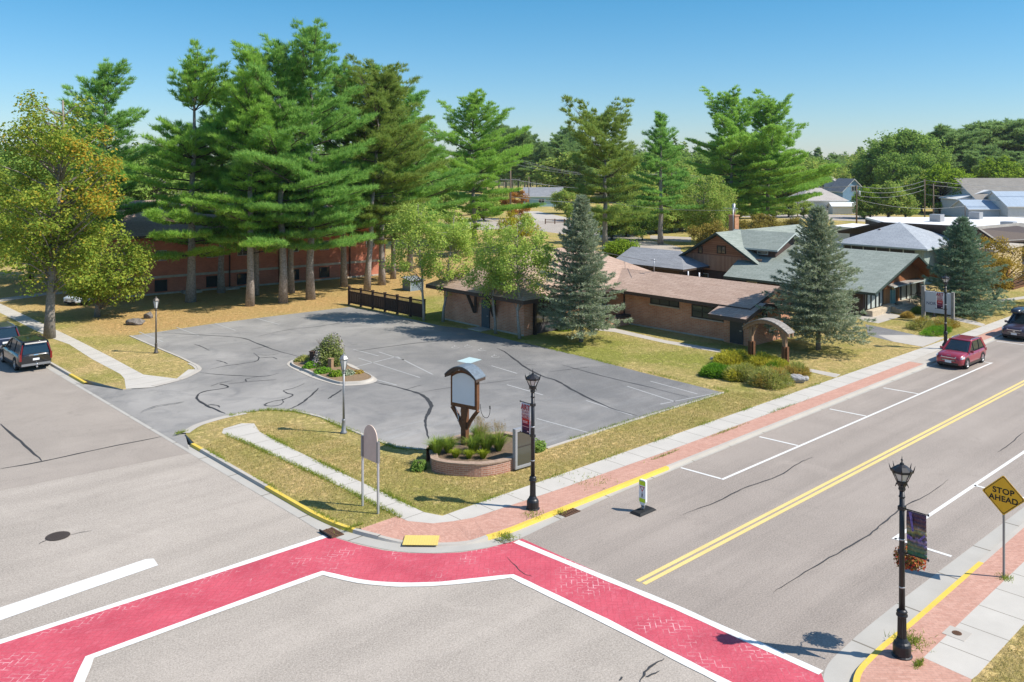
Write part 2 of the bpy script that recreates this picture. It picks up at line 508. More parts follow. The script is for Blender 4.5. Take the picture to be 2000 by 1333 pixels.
m_leaf("juniper_orange", [(0.46, 0.29, 0.08), (0.54, 0.38, 0.10), (0.40, 0.36, 0.08)], 0.4)
m_leaf("grey_twigs", [(0.240, 0.204, 0.186), (0.360, 0.324, 0.300), (0.432, 0.396, 0.372)], 0.1)
m_leaf("ornamental_grass", [(0.156, 0.240, 0.036), (0.240, 0.336, 0.054), (0.336, 0.408, 0.072)], 0.4)
m_leaf("lime_grass", [(0.260, 0.320, 0.025), (0.360, 0.400, 0.040)], 0.4)
m_leaf("straw_blades", [(0.350, 0.260, 0.110), (0.450, 0.340, 0.160), (0.280, 0.200, 0.080)], 0.3)
m_leaf("lawn_blades", [(0.206, 0.214, 0.041), (0.344, 0.296, 0.090), (0.552, 0.414, 0.166), (0.580, 0.434, 0.193), (0.276, 0.262, 0.062)], 0.3)
m_leaf("green_blades", [(0.169, 0.237, 0.034), (0.270, 0.338, 0.051), (0.372, 0.389, 0.075)], 0.35)
m_leaf("flower_petals", [(0.500, 0.040, 0.050), (0.550, 0.120, 0.060), (0.500, 0.250, 0.080), (0.200, 0.140, 0.040), (0.100, 0.130, 0.030)], 0.3)
m_leaf("far_leaves", [(0.10, 0.17, 0.055), (0.16, 0.25, 0.075), (0.21, 0.30, 0.09), (0.24, 0.28, 0.09)], 0.35)
m_leaf("leaf_litter", [(0.500, 0.380, 0.100), (0.550, 0.440, 0.200), (0.400, 0.300, 0.100)], 0.3)

m_plain("pine_bark", (0.40, 0.345, 0.30), 0.95, 0, 0.55, 7)
m_plain("grey_bark", (0.3, 0.265, 0.225), 0.95, 0, 0.5, 8)
m_plain("dark_bark", (0.12, 0.095, 0.075), 0.95, 0, 0.4, 8)
m_plain("pale_bark", (0.38, 0.35, 0.3), 0.95, 0, 0.45, 9)
m_plain("branch_bark", (0.13, 0.1, 0.08), 0.95, 0, 0.4, 8)
m_plain("black_metal", (0.022, 0.022, 0.025), 0.42, 0.2, 0.2, 20, 0.5)
m_plain("grey_metal", (0.27, 0.27, 0.275), 0.45, 0.4, 0.15, 20, 0.5)
m_plain("bronze_metal", (0.1, 0.085, 0.07), 0.5, 0.3, 0.2, 20, 0.5)
m_plain("galvanised", (0.5, 0.51, 0.53), 0.4, 0.5, 0.15, 20, 0.5)
m_plain("frame_aluminium", (0.36, 0.36, 0.37), 0.45, 0.3, 0.1, 20, 0.5)
m_plain("rust_iron", (0.16, 0.085, 0.05), 0.8, 0.2, 0.4, 30)
m_plain("dark_iron", (0.09, 0.07, 0.06), 0.7, 0.3, 0.4, 30)
m_plain("black_rubber", (0.02, 0.02, 0.02), 0.75, 0, 0.2, 20)
m_plain("dark_wood", (0.085, 0.05, 0.036), 0.75, 0, 0.4, 9)
m_plain("brown_wood", (0.17, 0.075, 0.035), 0.7, 0, 0.4, 7)
m_plain("weathered_wood", (0.36, 0.22, 0.135), 0.8, 0, 0.4, 7)
m_plain("pale_wood", (0.36, 0.23, 0.13), 0.8, 0, 0.4, 7)
m_plain("grey_wood", (0.33, 0.31, 0.29), 0.85, 0, 0.4, 7)
m_plain("pole_wood", (0.22, 0.16, 0.115), 0.9, 0, 0.35, 6)
m_plain("fascia_brown", (0.085, 0.06, 0.048), 0.7, 0, 0.25, 5)
m_plain("fascia_green", (0.05, 0.075, 0.065), 0.7, 0, 0.2, 5)
m_plain("trim_pale", (0.45, 0.5, 0.48), 0.6, 0, 0.12, 5)
m_plain("trim_white", (0.72, 0.71, 0.68), 0.6, 0, 0.12, 5)
m_plain("stone_band", (0.52, 0.46, 0.38), 0.85, 0, 0.3, 3)
m_plain("planter_cap", (0.42, 0.3, 0.22), 0.85, 0, 0.4, 5)
m_plain("fieldstone", (0.6, 0.5, 0.37), 0.85, 0, 0.35, 4)
m_plain("boulder_stone", (0.4, 0.39, 0.38), 0.9, 0, 0.5, 7)
m_plain("stump_wood", (0.24, 0.21, 0.185), 0.95, 0, 0.6, 9)
m_plain("dark_door", (0.045, 0.05, 0.055), 0.5, 0, 0.15, 5, 0.4)
m_plain("teal_door", (0.06, 0.09, 0.105), 0.5, 0, 0.2, 5, 0.4)
m_plain("turquoise_door", (0.18, 0.38, 0.38), 0.5, 0, 0.15, 5, 0.4)
m_plain("black_frame", (0.025, 0.022, 0.022), 0.5, 0, 0.2, 9, 0.4)
m_plain("slate_cap", (0.16, 0.2, 0.24), 0.6, 0, 0.4, 6)
m_plain("blank_panel", (0.66, 0.70, 0.76), 0.45, 0, 0.05, 2, 0.4)
m_plain("sign_back_beige", (0.62, 0.49, 0.41), 0.6, 0, 0.12, 3)
m_plain("sign_amber", (0.85, 0.45, 0.02), 0.5, 0, 0.06, 4, 0.4)
m_plain("sign_black", (0.015, 0.015, 0.015), 0.5, 0, 0.1, 4)
m_plain("sign_white", (0.76, 0.76, 0.76), 0.5, 0, 0.05, 4)
m_plain("sign_lime", (0.55, 0.72, 0.03), 0.5, 0, 0.06, 4)
m_plain("sign_red", (0.5, 0.04, 0.04), 0.5, 0, 0.06, 4)
m_plain("pale_sign_face", (0.55, 0.58, 0.64), 0.5, 0, 0.05, 3)
m_plain("navy_letter", (0.08, 0.1, 0.17), 0.5, 0, 0.05, 3)
m_plain("banner_red_letter", (0.36, 0.045, 0.06), 0.6, 0, 0.1, 3)
m_plain("banner_pink_letter", (0.8, 0.55, 0.55), 0.6, 0, 0.1, 3)
m_plain("tan_stucco", (0.55, 0.42, 0.22), 0.8, 0, 0.2, 3)
m_plain("white_roof_membrane", (0.72, 0.71, 0.69), 0.7, 0, 0.12, 0.3)
m_plain("dark_wall", (0.075, 0.07, 0.075), 0.8, 0, 0.3, 3)
m_plain("cedar_soffit", (0.3, 0.12, 0.05), 0.7, 0, 0.3, 3)
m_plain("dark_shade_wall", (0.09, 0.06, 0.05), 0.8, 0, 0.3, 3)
m_plain("plastic_white", (0.75, 0.75, 0.75), 0.4, 0, 0.05, 5)
m_plain("wire_grey", (0.3, 0.3, 0.3), 0.5, 0.3, 0.1, 5)
m_plain("litter_white", (0.8, 0.8, 0.8), 0.6, 0, 0.1, 5)

def m_glass(name, c=(0.03, 0.04, 0.045), rough=0.05, spec=0.8):
    t = NT(name)
    t.color(c)
    t.rough(rough, spec)
    return t.m
m_glass("window_glass")
m_glass("reflective_glass", (0.09, 0.095, 0.08), 0.06, 1.0)
m_glass("notice_glass", (0.075, 0.072, 0.055), 0.12, 0.5)
m_glass("car_glass", (0.012, 0.022, 0.03), 0.04, 0.9)
m_glass("lamp_glass", (0.55, 0.55, 0.54), 0.15, 0.6)

def m_paint(name, c, metal=0.25, rough=0.3):
    t = NT(name)
    t.color(c)
    t.rough(rough, 0.5)
    t.p.inputs["Metallic"].default_value = metal
    t.p.inputs["Coat Weight"].default_value = 0.8
    t.p.inputs["Coat Roughness"].default_value = 0.06
    return t.m
m_paint("red_car_paint", (0.32, 0.025, 0.045))
m_paint("black_car_paint", (0.016, 0.017, 0.02), 0.2, 0.25)
m_paint("plum_car_paint", (0.055, 0.04, 0.06))
m_paint("blue_car_paint", (0.03, 0.045, 0.085))
m_paint("white_car_paint", (0.55, 0.6, 0.66), 0.1)
m_paint("silver_car_paint", (0.4, 0.41, 0.43), 0.4)
m_plain("chrome", (0.7, 0.71, 0.73), 0.15, 0.9, 0.05, 5, 0.6)
m_plain("rim_alloy", (0.45, 0.46, 0.47), 0.3, 0.7, 0.1, 9, 0.5)
m_plain("tail_red", (0.2, 0.015, 0.015), 0.25, 0, 0.1, 9, 0.6)
m_plain("head_clear", (0.65, 0.68, 0.7), 0.12, 0.2, 0.1, 9, 0.8)
m_plain("amber_lens", (0.7, 0.25, 0.03), 0.25, 0, 0.1, 9, 0.6)

def m_banner_grad():
    t = NT("banner_gradient")
    uv = t.coord("Object")
    sx = t.add("ShaderNodeSeparateXYZ")
    t.link(uv, sx.inputs[0])
    mr = t.add("ShaderNodeMapRange")
    mr.inputs[1].default_value = -1.2; mr.inputs[2].default_value = 0.0
    t.link(sx.outputs[2], mr.inputs[0])
    cr = t.add("ShaderNodeValToRGB")
    e = cr.color_ramp.elements
    e[0].position = 0.0; e[0].color = (0.03, 0.018, 0.045, 1)
    e[1].position = 1.0; e[1].color = (0.72, 0.68, 0.7, 1)
    for p, c in ((0.12, (0.05, 0.02, 0.055)), (0.3, (0.24, 0.025, 0.055)), (0.42, (0.58, 0.045, 0.04)), (0.48, (0.66, 0.07, 0.05)), (0.5, (0.68, 0.5, 0.52)), (0.7, (0.72, 0.64, 0.66))):
        k = e.new(p); k.color = (*c, 1)
    t.link(mr.outputs[0], cr.inputs[0])
    t.color(cr.outputs[0])
    t.rough(0.6, 0.2)
m_banner_grad()

def m_banner_art():
    t = NT("painted_banner")
    v = t.coord("Object")
    sx = t.add("ShaderNodeSeparateXYZ")
    t.link(v, sx.inputs[0])
    nz = t.add("ShaderNodeTexNoise")
    nz.inputs["Scale"].default_value = 4.0; nz.inputs["Detail"].default_value = 6; nz.inputs["Roughness"].default_value = 0.65
    t.link(v, nz.inputs["Vector"])
    wob = t.math('MULTIPLY', t.math('SUBTRACT', nz.outputs[0], 0.5), 0.55)
    zz = t.math('ADD', sx.outputs[2], wob)
    mr = t.add("ShaderNodeMapRange"); mr.inputs[1].default_value = -1.2; mr.inputs[2].default_value = 0.0
    t.link(zz, mr.inputs[0])
    cr = t.add("ShaderNodeValToRGB")
    e = cr.color_ramp.elements
    e[0].position = 0; e[0].color = (0.032, 0.096, 0.080, 1)
    e[1].position = 1; e[1].color = (0.120, 0.072, 0.120, 1)
    for p, c in ((0.08, (0.048, 0.160, 0.072)), (0.2, (0.208, 0.240, 0.128)), (0.3, (0.160, 0.144, 0.120)), (0.36, (0.320, 0.240, 0.416)), (0.42, (0.112, 0.088, 0.088)), (0.5, (0.320, 0.304, 0.096)), (0.62, (0.432, 0.352, 0.240)), (0.72, (0.160, 0.096, 0.096)), (0.85, (0.096, 0.048, 0.096))):
        k = e.new(p); k.color = (*c, 1)
    t.link(mr.outputs[0], cr.inputs[0])
    n2 = t.noise(v, 11, 5, 0.7, 0.4, 0.62)
    col = t.mix(t.math('MULTIPLY', n2, 0.35), cr.outputs[0], (0.06, 0.05, 0.05))
    n3 = t.noise(v, 3.2, 5, 0.7, 0.6, 0.66, 1.0)
    col = t.mix(t.math('MULTIPLY', n3, 0.7), col, (0.3, 0.22, 0.42))
    t.color(col)
    t.rough(0.6, 0.2)
m_banner_art()

# ------------------------------------------------------------------ builders
def tag(o, label=None, cat=None, group=None, kind=None):
    if label: o["label"] = label
    if cat: o["category"] = cat
    if group: o["group"] = group
    if kind: o["kind"] = kind
    return o

def empty(name, loc=(0, 0, 0), rz=0.0, label=None, cat=None, group=None):
    o = bpy.data.objects.new(name, None)
    COL.objects.link(o)
    o.location = loc
    o.rotation_euler = (0, 0, rz)
    o.empty_display_size = 0.3
    return tag(o, label, cat, group)

def np_uv(me):
    """metric box-style UVs: u along the horizontal of each face, v up its slope"""
    n = len(me.polygons)
    if n == 0:
        return
    nl = len(me.loops)
    nor = np.zeros(n * 3, np.float32); me.polygons.foreach_get("normal", nor); nor = nor.reshape(-1, 3)
    tot = np.zeros(n, np.int32); me.polygons.foreach_get("loop_total", tot)
    vi = np.zeros(nl, np.int32); me.loops.foreach_get("vertex_index", vi)
    co = np.zeros(len(me.vertices) * 3, np.float32); me.vertices.foreach_get("co", co); co = co.reshape(-1, 3)
    tx = np.stack([-nor[:, 1], nor[:, 0], np.zeros(n)], 1)
    ln = np.linalg.norm(tx, axis=1)
    flat = ln < 0.02
    tx[flat] = (1, 0, 0); ln[flat] = 1
    tx /= ln[:, None]
    bt = np.cross(nor, tx)
    fi = np.repeat(np.arange(n), tot)
    p = co[vi]
    uv = np.stack([(p * tx[fi]).sum(1), (p * bt[fi]).sum(1)], 1).astype(np.float32)
    lay = me.uv_layers.new(name="UVMap")
    lay.data.foreach_set("uv", uv.ravel())

def link(name, me, parent=None):
    o = bpy.data.objects.new(name, me)
    COL.objects.link(o)
    if parent is not None:
        o.parent = parent
    return o

class MB:
    """collects polygons, then links them as one mesh object"""
    def __init__(s, off=(0, 0, 0)):
        s.v = []; s.f = []; s.mi = []; s.sm = []
        s.off = off
    def poly(s, pts, mi=0, smooth=False):
        b = len(s.v)
        s.v += [tuple(p) for p in pts]
        s.f.append(tuple(range(b, b + len(pts)))); s.mi.append(mi); s.sm.append(smooth)
        return s
    def box(s, x0, x1, y0, y1, z0, z1, mi=0):
        if x0 > x1: x0, x1 = x1, x0
        if y0 > y1: y0, y1 = y1, y0
        if z0 > z1: z0, z1 = z1, z0
        b = len(s.v)
        s.v += [(x0, y0, z0), (x1, y0, z0), (x1, y1, z0), (x0, y1, z0), (x0, y0, z1), (x1, y0, z1), (x1, y1, z1), (x0, y1, z1)]
        for q in ((0, 3, 2, 1), (4, 5, 6, 7), (0, 1, 5, 4), (1, 2, 6, 5), (2, 3, 7, 6), (3, 0, 4, 7)):
            s.f.append(tuple(b + i for i in q)); s.mi.append(mi); s.sm.append(False)
        return s
    def hexa(s, a, mi=0):
        """8 corners: bottom ring of 4 (ccw from above), top ring of 4"""
        b = len(s.v)
        s.v += [tuple(p) for p in a]
        for q in ((0, 3, 2, 1), (4, 5, 6, 7), (0, 1, 5, 4), (1, 2, 6, 5), (2, 3, 7, 6), (3, 0, 4, 7)):
            s.f.append(tuple(b + i for i in q)); s.mi.append(mi); s.sm.append(False)
        return s
    def beam(s, p0, p1, w, h, mi=0, up=(0, 0, 1)):
        p0 = Vector(p0); p1 = Vector(p1); d = (p1 - p0).normalized()
        u = Vector(up)
        if abs(d.dot(u)) > 0.98: u = Vector((1, 0, 0))
        a = d.cross(u).normalized() * (w / 2); c = a.cross(d).normalized() * (h / 2)
        return s.hexa([p0 - a - c, p0 + a - c, p1 + a - c, p1 - a - c, p0 - a + c, p0 + a + c, p1 + a + c, p1 - a + c], mi)
    def prism(s, pts, z0, z1, mi=0, smooth=False):
        """pts ccw in plan"""
        n = len(pts)
        if geometry_area(pts) < 0: pts = pts[::-1]
        s.poly([(p[0], p[1], z1) for p in pts], mi)
        s.poly([(p[0], p[1], z0) for p in pts[::-1]], mi)
        for i in range(n):
            a, b = pts[i], pts[(i + 1) % n]
            s.poly([(a[0], a[1], z0), (b[0], b[1], z0), (b[0], b[1], z1), (a[0], a[1], z1)], mi, smooth)
        return s
    def lathe(s, prof, n=16, c=(0, 0, 0), mi=0, smooth=True, ph=0.0, flute=0.0):
        b = len(s.v)
        for (r, z) in prof:
            for k in range(n):
                rr = r * (1 - flute * (k % 2))
                a = ph + 2 * PI * k / n
                s.v.append((c[0] + rr * math.cos(a), c[1] + rr * math.sin(a), c[2] + z))
        for i in range(len(prof) - 1):
            for k in range(n):
                k2 = (k + 1) % n
                s.f.append((b + i * n + k, b + i * n + k2, b + (i + 1) * n + k2, b + (i + 1) * n + k)); s.mi.append(mi); s.sm.append(smooth)
        s.f.append(tuple(b + k for k in range(n))[::-1]); s.mi.append(mi); s.sm.append(False)
        m = b + (len(prof) - 1) * n
        s.f.append(tuple(m + k for k in range(n))); s.mi.append(mi); s.sm.append(False)
        return s
    def tube(s, pts, rad, n=6, mi=0, smooth=True):
        """pts along a path, rad number or list"""
        pts = [Vector(p) for p in pts]
        if isinstance(rad, (int, float)): rad = [rad] * len(pts)
        b = len(s.v)
        for i, p in enumerate(pts):
            d = (pts[min(i + 1, len(pts) - 1)] - pts[max(i - 1, 0)])
            d = d.normalized() if d.length > 1e-9 else Vector((0, 0, 1))
            u = Vector((0, 0, 1)) if abs(d.z) < 0.9 else Vector((1, 0, 0))
            x = d.cross(u).normalized(); y = d.cross(x).normalized()
            for k in range(n):
                a = 2 * PI * k / n
                s.v.append(tuple(p + x * (math.cos(a) * rad[i]) + y * (math.sin(a) * rad[i])))
        for i in range(len(pts) - 1):
            for k in range(n):
                k2 = (k + 1) % n
                s.f.append((b + i * n + k, b + (i + 1) * n + k, b + (i + 1) * n + k2, b + i * n + k2)); s.mi.append(mi); s.sm.append(smooth)
        s.f.append(tuple(b + k for k in range(n))); s.mi.append(mi); s.sm.append(False)
        m = b + (len(pts) - 1) * n
        s.f.append(tuple(m + k for k in range(n))[::-1]); s.mi.append(mi); s.sm.append(False)
        return s
    def loft(s, rings, mi=0, smooth=True, caps=True):
        b = len(s.v); n = len(rings[0])
        for r in rings: s.v += [tuple(p) for p in r]
        for i in range(len(rings) - 1):
            for k in range(n):
                k2 = (k + 1) % n
                s.f.append((b + i * n + k, b + i * n + k2, b + (i + 1) * n + k2, b + (i + 1) * n + k)); s.mi.append(mi); s.sm.append(smooth)
        if caps:
            s.f.append(tuple(b + k for k in range(n))[::-1]); s.mi.append(mi); s.sm.append(False)
            m = b + (len(rings) - 1) * n
            s.f.append(tuple(m + k for k in range(n))); s.mi.append(mi); s.sm.append(False)
        return s
    def build(s, name, mats, parent=None, bevel=0.0, fixn=False):
        me = bpy.data.meshes.new(name)
        o = s.off
        me.from_pydata([(a - o[0], b - o[1], c - o[2]) for a, b, c in s.v], [], s.f)
        if isinstance(mats, str): mats = [mats]
        for m in mats: me.materials.append(MATS[m])
        me.polygons.foreach_set("material_index", s.mi)
        me.polygons.foreach_set("use_smooth", s.sm)
        if fixn:
            bm = bmesh.new(); bm.from_mesh(me)
            bmesh.ops.recalc_face_normals(bm, faces=bm.faces)
            bm.to_mesh(me); bm.free()
        me.update()
        np_uv(me)
        ob = link(name, me, parent)
        if bevel:
            bv = ob.modifiers.new("bevel", 'BEVEL'); bv.width = bevel; bv.segments = 2; bv.limit_method = 'ANGLE'; bv.angle_limit = R(40)
        return ob

def geometry_area(p):
    return 0.5 * sum(p[i][0] * p[(i + 1) % len(p)][1] - p[(i + 1) % len(p)][0] * p[i][1] for i in range(len(p)))

def sheet(name, pts, z, mat, kind='structure', parent=None, zs=None):
    """flat polygon (any outline); zs gives a height per vertex instead"""
    v2, z2 = [], []
    for i, p in enumerate(pts):
        if v2 and (Vector(p) - v2[-1]).length < 0.01: continue
        v2.append(Vector((p[0], p[1]))); z2.append(zs[i] if zs else z)
    if (v2[0] - v2[-1]).length < 0.01: v2.pop(); z2.pop()
    n = len(v2)
    vo, eo, fo, ov, oe, of = geometry.delaunay_2d_cdt(v2, [(i, (i + 1) % n) for i in range(n)], [], 1, 1e-5)
    vs = []
    for i, q in enumerate(vo):
        vs.append((q.x, q.y, z2[ov[i][0]] if ov[i] else z))
    fs = []
    for t in fo:
        a, b, c = (Vector(vs[i]) for i in t[:3])
        fs.append(tuple(t) if (b - a).cross(c - a).z > 0 else tuple(t)[::-1])
    me = bpy.data.meshes.new(name)
    me.from_pydata(vs, [], fs)
    me.materials.append(MATS[mat]); me.update(); np_uv(me)
    o = link(name, me, parent)
    if kind: o["kind"] = kind
    return o

def catmull(pts, n=6, closed=False):
    out = []
    m = len(pts)
    rng = range(m if closed else m - 1)
    for i in rng:
        if closed:
            p0, p1, p2, p3 = (pts[(i + k - 1) % m] for k in range(4))
        else:
            p0, p1, p2, p3 = pts[max(i - 1, 0)], pts[i], pts[i + 1], pts[min(i + 2, m - 1)]
        for k in range(n):
            t = k / n
            out.append(tuple(0.5 * ((2 * p1[j]) + (-p0[j] + p2[j]) * t + (2 * p0[j] - 5 * p1[j] + 4 * p2[j] - p3[j]) * t * t + (-p0[j] + 3 * p1[j] - 3 * p2[j] + p3[j]) * t ** 3) for j in range(len(p1))))
    if not closed: out.append(tuple(pts[-1]))
    return out

def smooth_path(pts, n=5):
    """rounds the corners of a plan path; long straight runs stay straight"""
    m = len(pts); out = []
    dirs = []
    for i in range(m):
        if i == 0: d = Vector(pts[1]) - Vector(pts[0])
        elif i == m - 1: d = Vector(pts[-1]) - Vector(pts[-2])
        else: d = (Vector(pts[i]) - Vector(pts[i - 1])).normalized() + (Vector(pts[i + 1]) - Vector(pts[i])).normalized()
        dirs.append(d.normalized())
    for i in range(m - 1):
        a, b = Vector(pts[i]), Vector(pts[i + 1]); L = (b - a).length
        if L > 4.5:
            for k in range(n): out.append(tuple(a + (b - a) * (k / n)))
            continue
        for k in range(n):
            t = k / n
            q = a * (2 * t ** 3 - 3 * t * t + 1) + dirs[i] * L * (t ** 3 - 2 * t * t + t) + b * (-2 * t ** 3 + 3 * t * t) + dirs[i + 1] * L * (t ** 3 - t * t)
            out.append(tuple(q))
    out.append(tuple(pts[-1]))
    return out

def offset_path(pts, d):
    """shift a plan path to its left by d"""
    out = []
    for i in range(len(pts)):
        a = Vector(pts[max(i - 1, 0)][:2]); b = Vector(pts[min(i + 1, len(pts) - 1)][:2])
        t = (b - a).normalized()
        out.append((pts[i][0] - t.y * d, pts[i][1] + t.x * d))
    return out

def ribbon(mb, pts, w, z, mi=0, wob=0.0, taper=False):
    L = offset_path(pts, w / 2); Rr = offset_path(pts, -w / 2)
    n = len(pts)
    for i in range(n - 1):
        def lim(j):
            k = 1.0 + random.uniform(-wob, wob)
            if taper: k *= min(1.0, 0.25 + 3.0 * min(j, n - 1 - j) / n)
            return k
        if i == 0:
            k0 = lim(0)
        else:
            k0 = k1
        k1 = lim(i + 1)
        def pt(side, j, k):
            c = pts[j]; q = side[j]
            return (c[0] + (q[0] - c[0]) * k, c[1] + (q[1] - c[1]) * k, z)
        mb.poly([pt(Rr, i, k0), pt(Rr, i + 1, k1), pt(L, i + 1, k1), pt(L, i, k0)], mi)

def kerb(mb, pts, w, z0, z1, mi=0, slope=0.04):
    """raised kerb along the path; the path is its road-side top edge, body lies to the left; z1 may vary along it"""
    A = offset_path(pts, -slope); B = pts; C = offset_path(pts, w)
    zt = [z1(p) for p in pts] if callable(z1) else [z1] * len(pts)
    for i in range(len(pts) - 1):
        j = i + 1
        mb.poly([(A[i][0], A[i][1], z0), (A[j][0], A[j][1], z0), (B[j][0], B[j][1], zt[j]), (B[i][0], B[i][1], zt[i])], mi)
        mb.poly([(B[i][0], B[i][1], zt[i]), (B[j][0], B[j][1], zt[j]), (C[j][0], C[j][1], zt[j]), (C[i][0], C[i][1], zt[i])], mi)
        mb.poly([(C[i][0], C[i][1], zt[i]), (C[j][0], C[j][1], zt[j]), (C[j][0], C[j][1], z0), (C[i][0], C[i][1], z0)], mi)

def ramp_drop(p):
    return 0.0685 * max(0.0, min(1.0, (1.55 - abs(p[0] - 19.25)) / 0.6))

def text_mesh(name, body, size, mat, parent, loc, rot, extrude=0.003, align='CENTER', bold=0.0, sx=1.0):
    cu = bpy.data.curves.new(name, 'FONT')
    cu.body = body; cu.size = size; cu.extrude = extrude; cu.align_x = align; cu.align_y = 'CENTER'
    cu.offset = bold; cu.space_character = 1.05
    tmp = bpy.data.objects.new(name, cu)
    COL.objects.link(tmp)
    dg = bpy.context.evaluated_depsgraph_get()
    me = bpy.data.meshes.new_from_object(tmp.evaluated_get(dg))
    bpy.data.objects.remove(tmp)
    me.materials.clear(); me.materials.append(MATS[mat])
    for v in me.vertices: v.co.x *= sx
    M = Matrix.Translation(loc) @ rot.to_4x4()
    me.transform(M)
    return link(name, me, parent)

# text facing -x (reads along -y), facing -y (reads along +x)
FACE_NX = Matrix(((0, 0, -1), (-1, 0, 0), (0, 1, 0)))
FACE_NY = Matrix(((1, 0, 0), (0, 0, -1), (0, 1, 0)))
FACE_PX = Matrix(((0, 0, 1), (1, 0, 0), (0, 1, 0)))

# ------------------------------------------------------------------ the ground, roads, pavements
sheet("ground", [(-3500, -3500), (3500, -3500), (3500, 3500), (-3500, 3500)], -0.30, "far_ground")

GUT = [(16.8, 330), (16.8, 60), (16.8, 45), (16.8, 36), (16.8, 30), (16.82, 28.2), (17.24, 26.6), (18.14, 24.8), (19.5, 23.64), (21.2, 23.05), (23.5, 23.15), (27, 23.38), (31.6, 23.5), (38, 23.6), (60, 23.75), (100, 24.1), (330, 26.4)]
KRB = [(17.25, 330), (17.25, 60), (17.25, 45), (17.25, 36), (17.25, 30), (17.4, 28.3), (17.75, 26.95), (18.3, 25.65), (19.1, 24.6), (20.0, 23.95), (21.0, 23.66), (23, 23.6), (31, 23.68), (38, 23.76), (60, 24.0), (100, 24.35), (330, 26.6)]
RK2 = [(20.3, -60), (20.3, 5), (20.35, 8), (20.6, 9.2), (21.2, 10.2), (22.2, 10.8), (23.6, 10.97), (26, 10.97), (36, 11.08), (60, 11.25), (330, 13)]
RG2 = [(19.75, -60), (19.75, 5), (19.8, 8.2), (20.1, 9.7), (20.9, 10.9), (22.1, 11.55), (23.6, 11.72), (27, 11.78), (38, 11.66), (60, 11.8), (330, 13.6)]
WEST = [(6.1, 330), (6.1, 30), (5.6, 27.4), (4.2, 25.2), (2.0, 23.9), (-1, 23.5), (-90, 23.3)]
SW = [(-90, 11.5), (-1, 11.5), (2.5, 10.9), (4.8, 9.0), (5.8, 6), (6.0, -60)]

# carriageway: one sheet for side street + junction + main street (seams on top)
road_pts = [(p[0] + 0.35, p[1] - 0.05) if p[1] > 24 else (p[0], p[1] + 0.25) for p in GUT]
sheet("road", road_pts + [(p[0], p[1] - 0.4) if p[0] > 24 else (p[0] + 0.35, p[1] - 0.3) for p in RG2[::-1]] + SW[::-1] + WEST[::-1], RZ, "road_asphalt")
# older, darker surfacing of the side street beyond the seam, and the main street's own surfacing
sheet("side_street_resurfacing", [(6.1, 330), (6.1, 41.2), (11, 40.7), (16.79, 40.1), (16.79, 330)], RZ + 0.004, "road_asphalt_old")
sheet("main_road", [(21.75, 23.02), (23.5, 23.14), (27, 23.37), (31.6, 23.49), (38, 23.59), (60, 23.74), (100, 24.09), (330, 26.39), (330, 13.6), (60, 11.81), (38, 11.67), (27, 11.79), (21.9, 11.5)], RZ + 0.004, "main_road_asphalt")

def between(name, a, b, z, mat):
    mb = MB()
    for i in range(len(a) - 1):
        q = [(a[i][0], a[i][1], z), (a[i + 1][0], a[i + 1][1], z), (b[i + 1][0], b[i + 1][1], z), (b[i][0], b[i][1], z)]
        if geometry_area(q) < 0: q = q[::-1]
        mb.poly(q)
    o = mb.build(name, mat); o["kind"] = 'structure'
    return o
gs, ks = smooth_path(GUT, 5), smooth_path(KRB, 5)
i0 = 5 * 7
between("gutter", gs[:i0 + 1], ks[:i0 + 1], RZ + 0.008, "gutter_concrete_y")
between("gutter", gs[i0:], ks[i0:], RZ + 0.008, "gutter_concrete")
g2, k2 = smooth_path(RG2, 5), smooth_path(RK2, 5)
between("gutter", g2, k2, RZ + 0.008, "gutter_concrete")

def kerb_part(name, path, mat, w=0.16, z1=0.008):
    mb = MB()
    kerb(mb, path, w, RZ, z1)
    o = mb.build(name, mat, fixn=False); o["kind"] = 'structure'
    return o
def cut(path, f):
    return [p for p in path if f(p)]
def dens(path, step=0.5):
    out = [path[0]]
    for a, b in zip(path[:-1], path[1:]):
        d = math.hypot(b[0] - a[0], b[1] - a[1]); n = max(1, int(d / step))
        if d > 40: n = 8
        for k in range(1, n + 1):
            out.append((a[0] + (b[0] - a[0]) * k / n, a[1] + (b[1] - a[1]) * k / n))
    return out
kd = dens(ks, 0.35)
def seg(p0, p1):
    def near(q): return min(range(len(kd)), key=lambda i: (kd[i][0] - q[0]) ** 2 + (kd[i][1] - q[1]) ** 2)
    a, b = near(p0), near(p1)
    return kd[a:b + 1]
kerb_part("kerb", seg((17.25, 330), (17.25, 59.8)), "concrete_plain")
kerb_part("yellow_kerb", seg((17.25, 59.8), (17.25, 56.6)), "yellow_kerb_paint")
kerb_part("yellow_kerb", seg((17.25, 41.2), (17.25, 39.9)), "yellow_kerb_paint")
kerb_part("kerb", seg((17.25, 39.9), (17.25, 33.6)), "concrete_plain")
kerb_part("yellow_kerb", seg((17.25, 33.6), (17.5, 27.5)), "yellow_kerb_paint")
kerb_part("kerb", seg((17.5, 27.5), (18.0, 26.3)), "concrete_plain")
kerb_part("kerb", seg((18.0, 26.3), (20.9, 23.7)), "concrete_plain", 0.16, lambda p: 0.008 - ramp_drop(p))
kerb_part("yellow_kerb", seg((20.9, 23.7), (31.2, 23.7)), "yellow_kerb_paint")
kerb_part("kerb", seg((31.2, 23.7), (330, 26.6)), "concrete_plain")
kd_save = kd
kd = dens(k2, 0.35)
kd = [p for p in kd]
def kerb_r(name, path, mat): kerb_part(name, path[::-1] if False else path, mat)
def seg2(p0, p1):
    def near(q): return min(range(len(kd)), key=lambda i: (kd[i][0] - q[0]) ** 2 + (kd[i][1] - q[1]) ** 2)
    return kd[near(p0):near(p1) + 1]
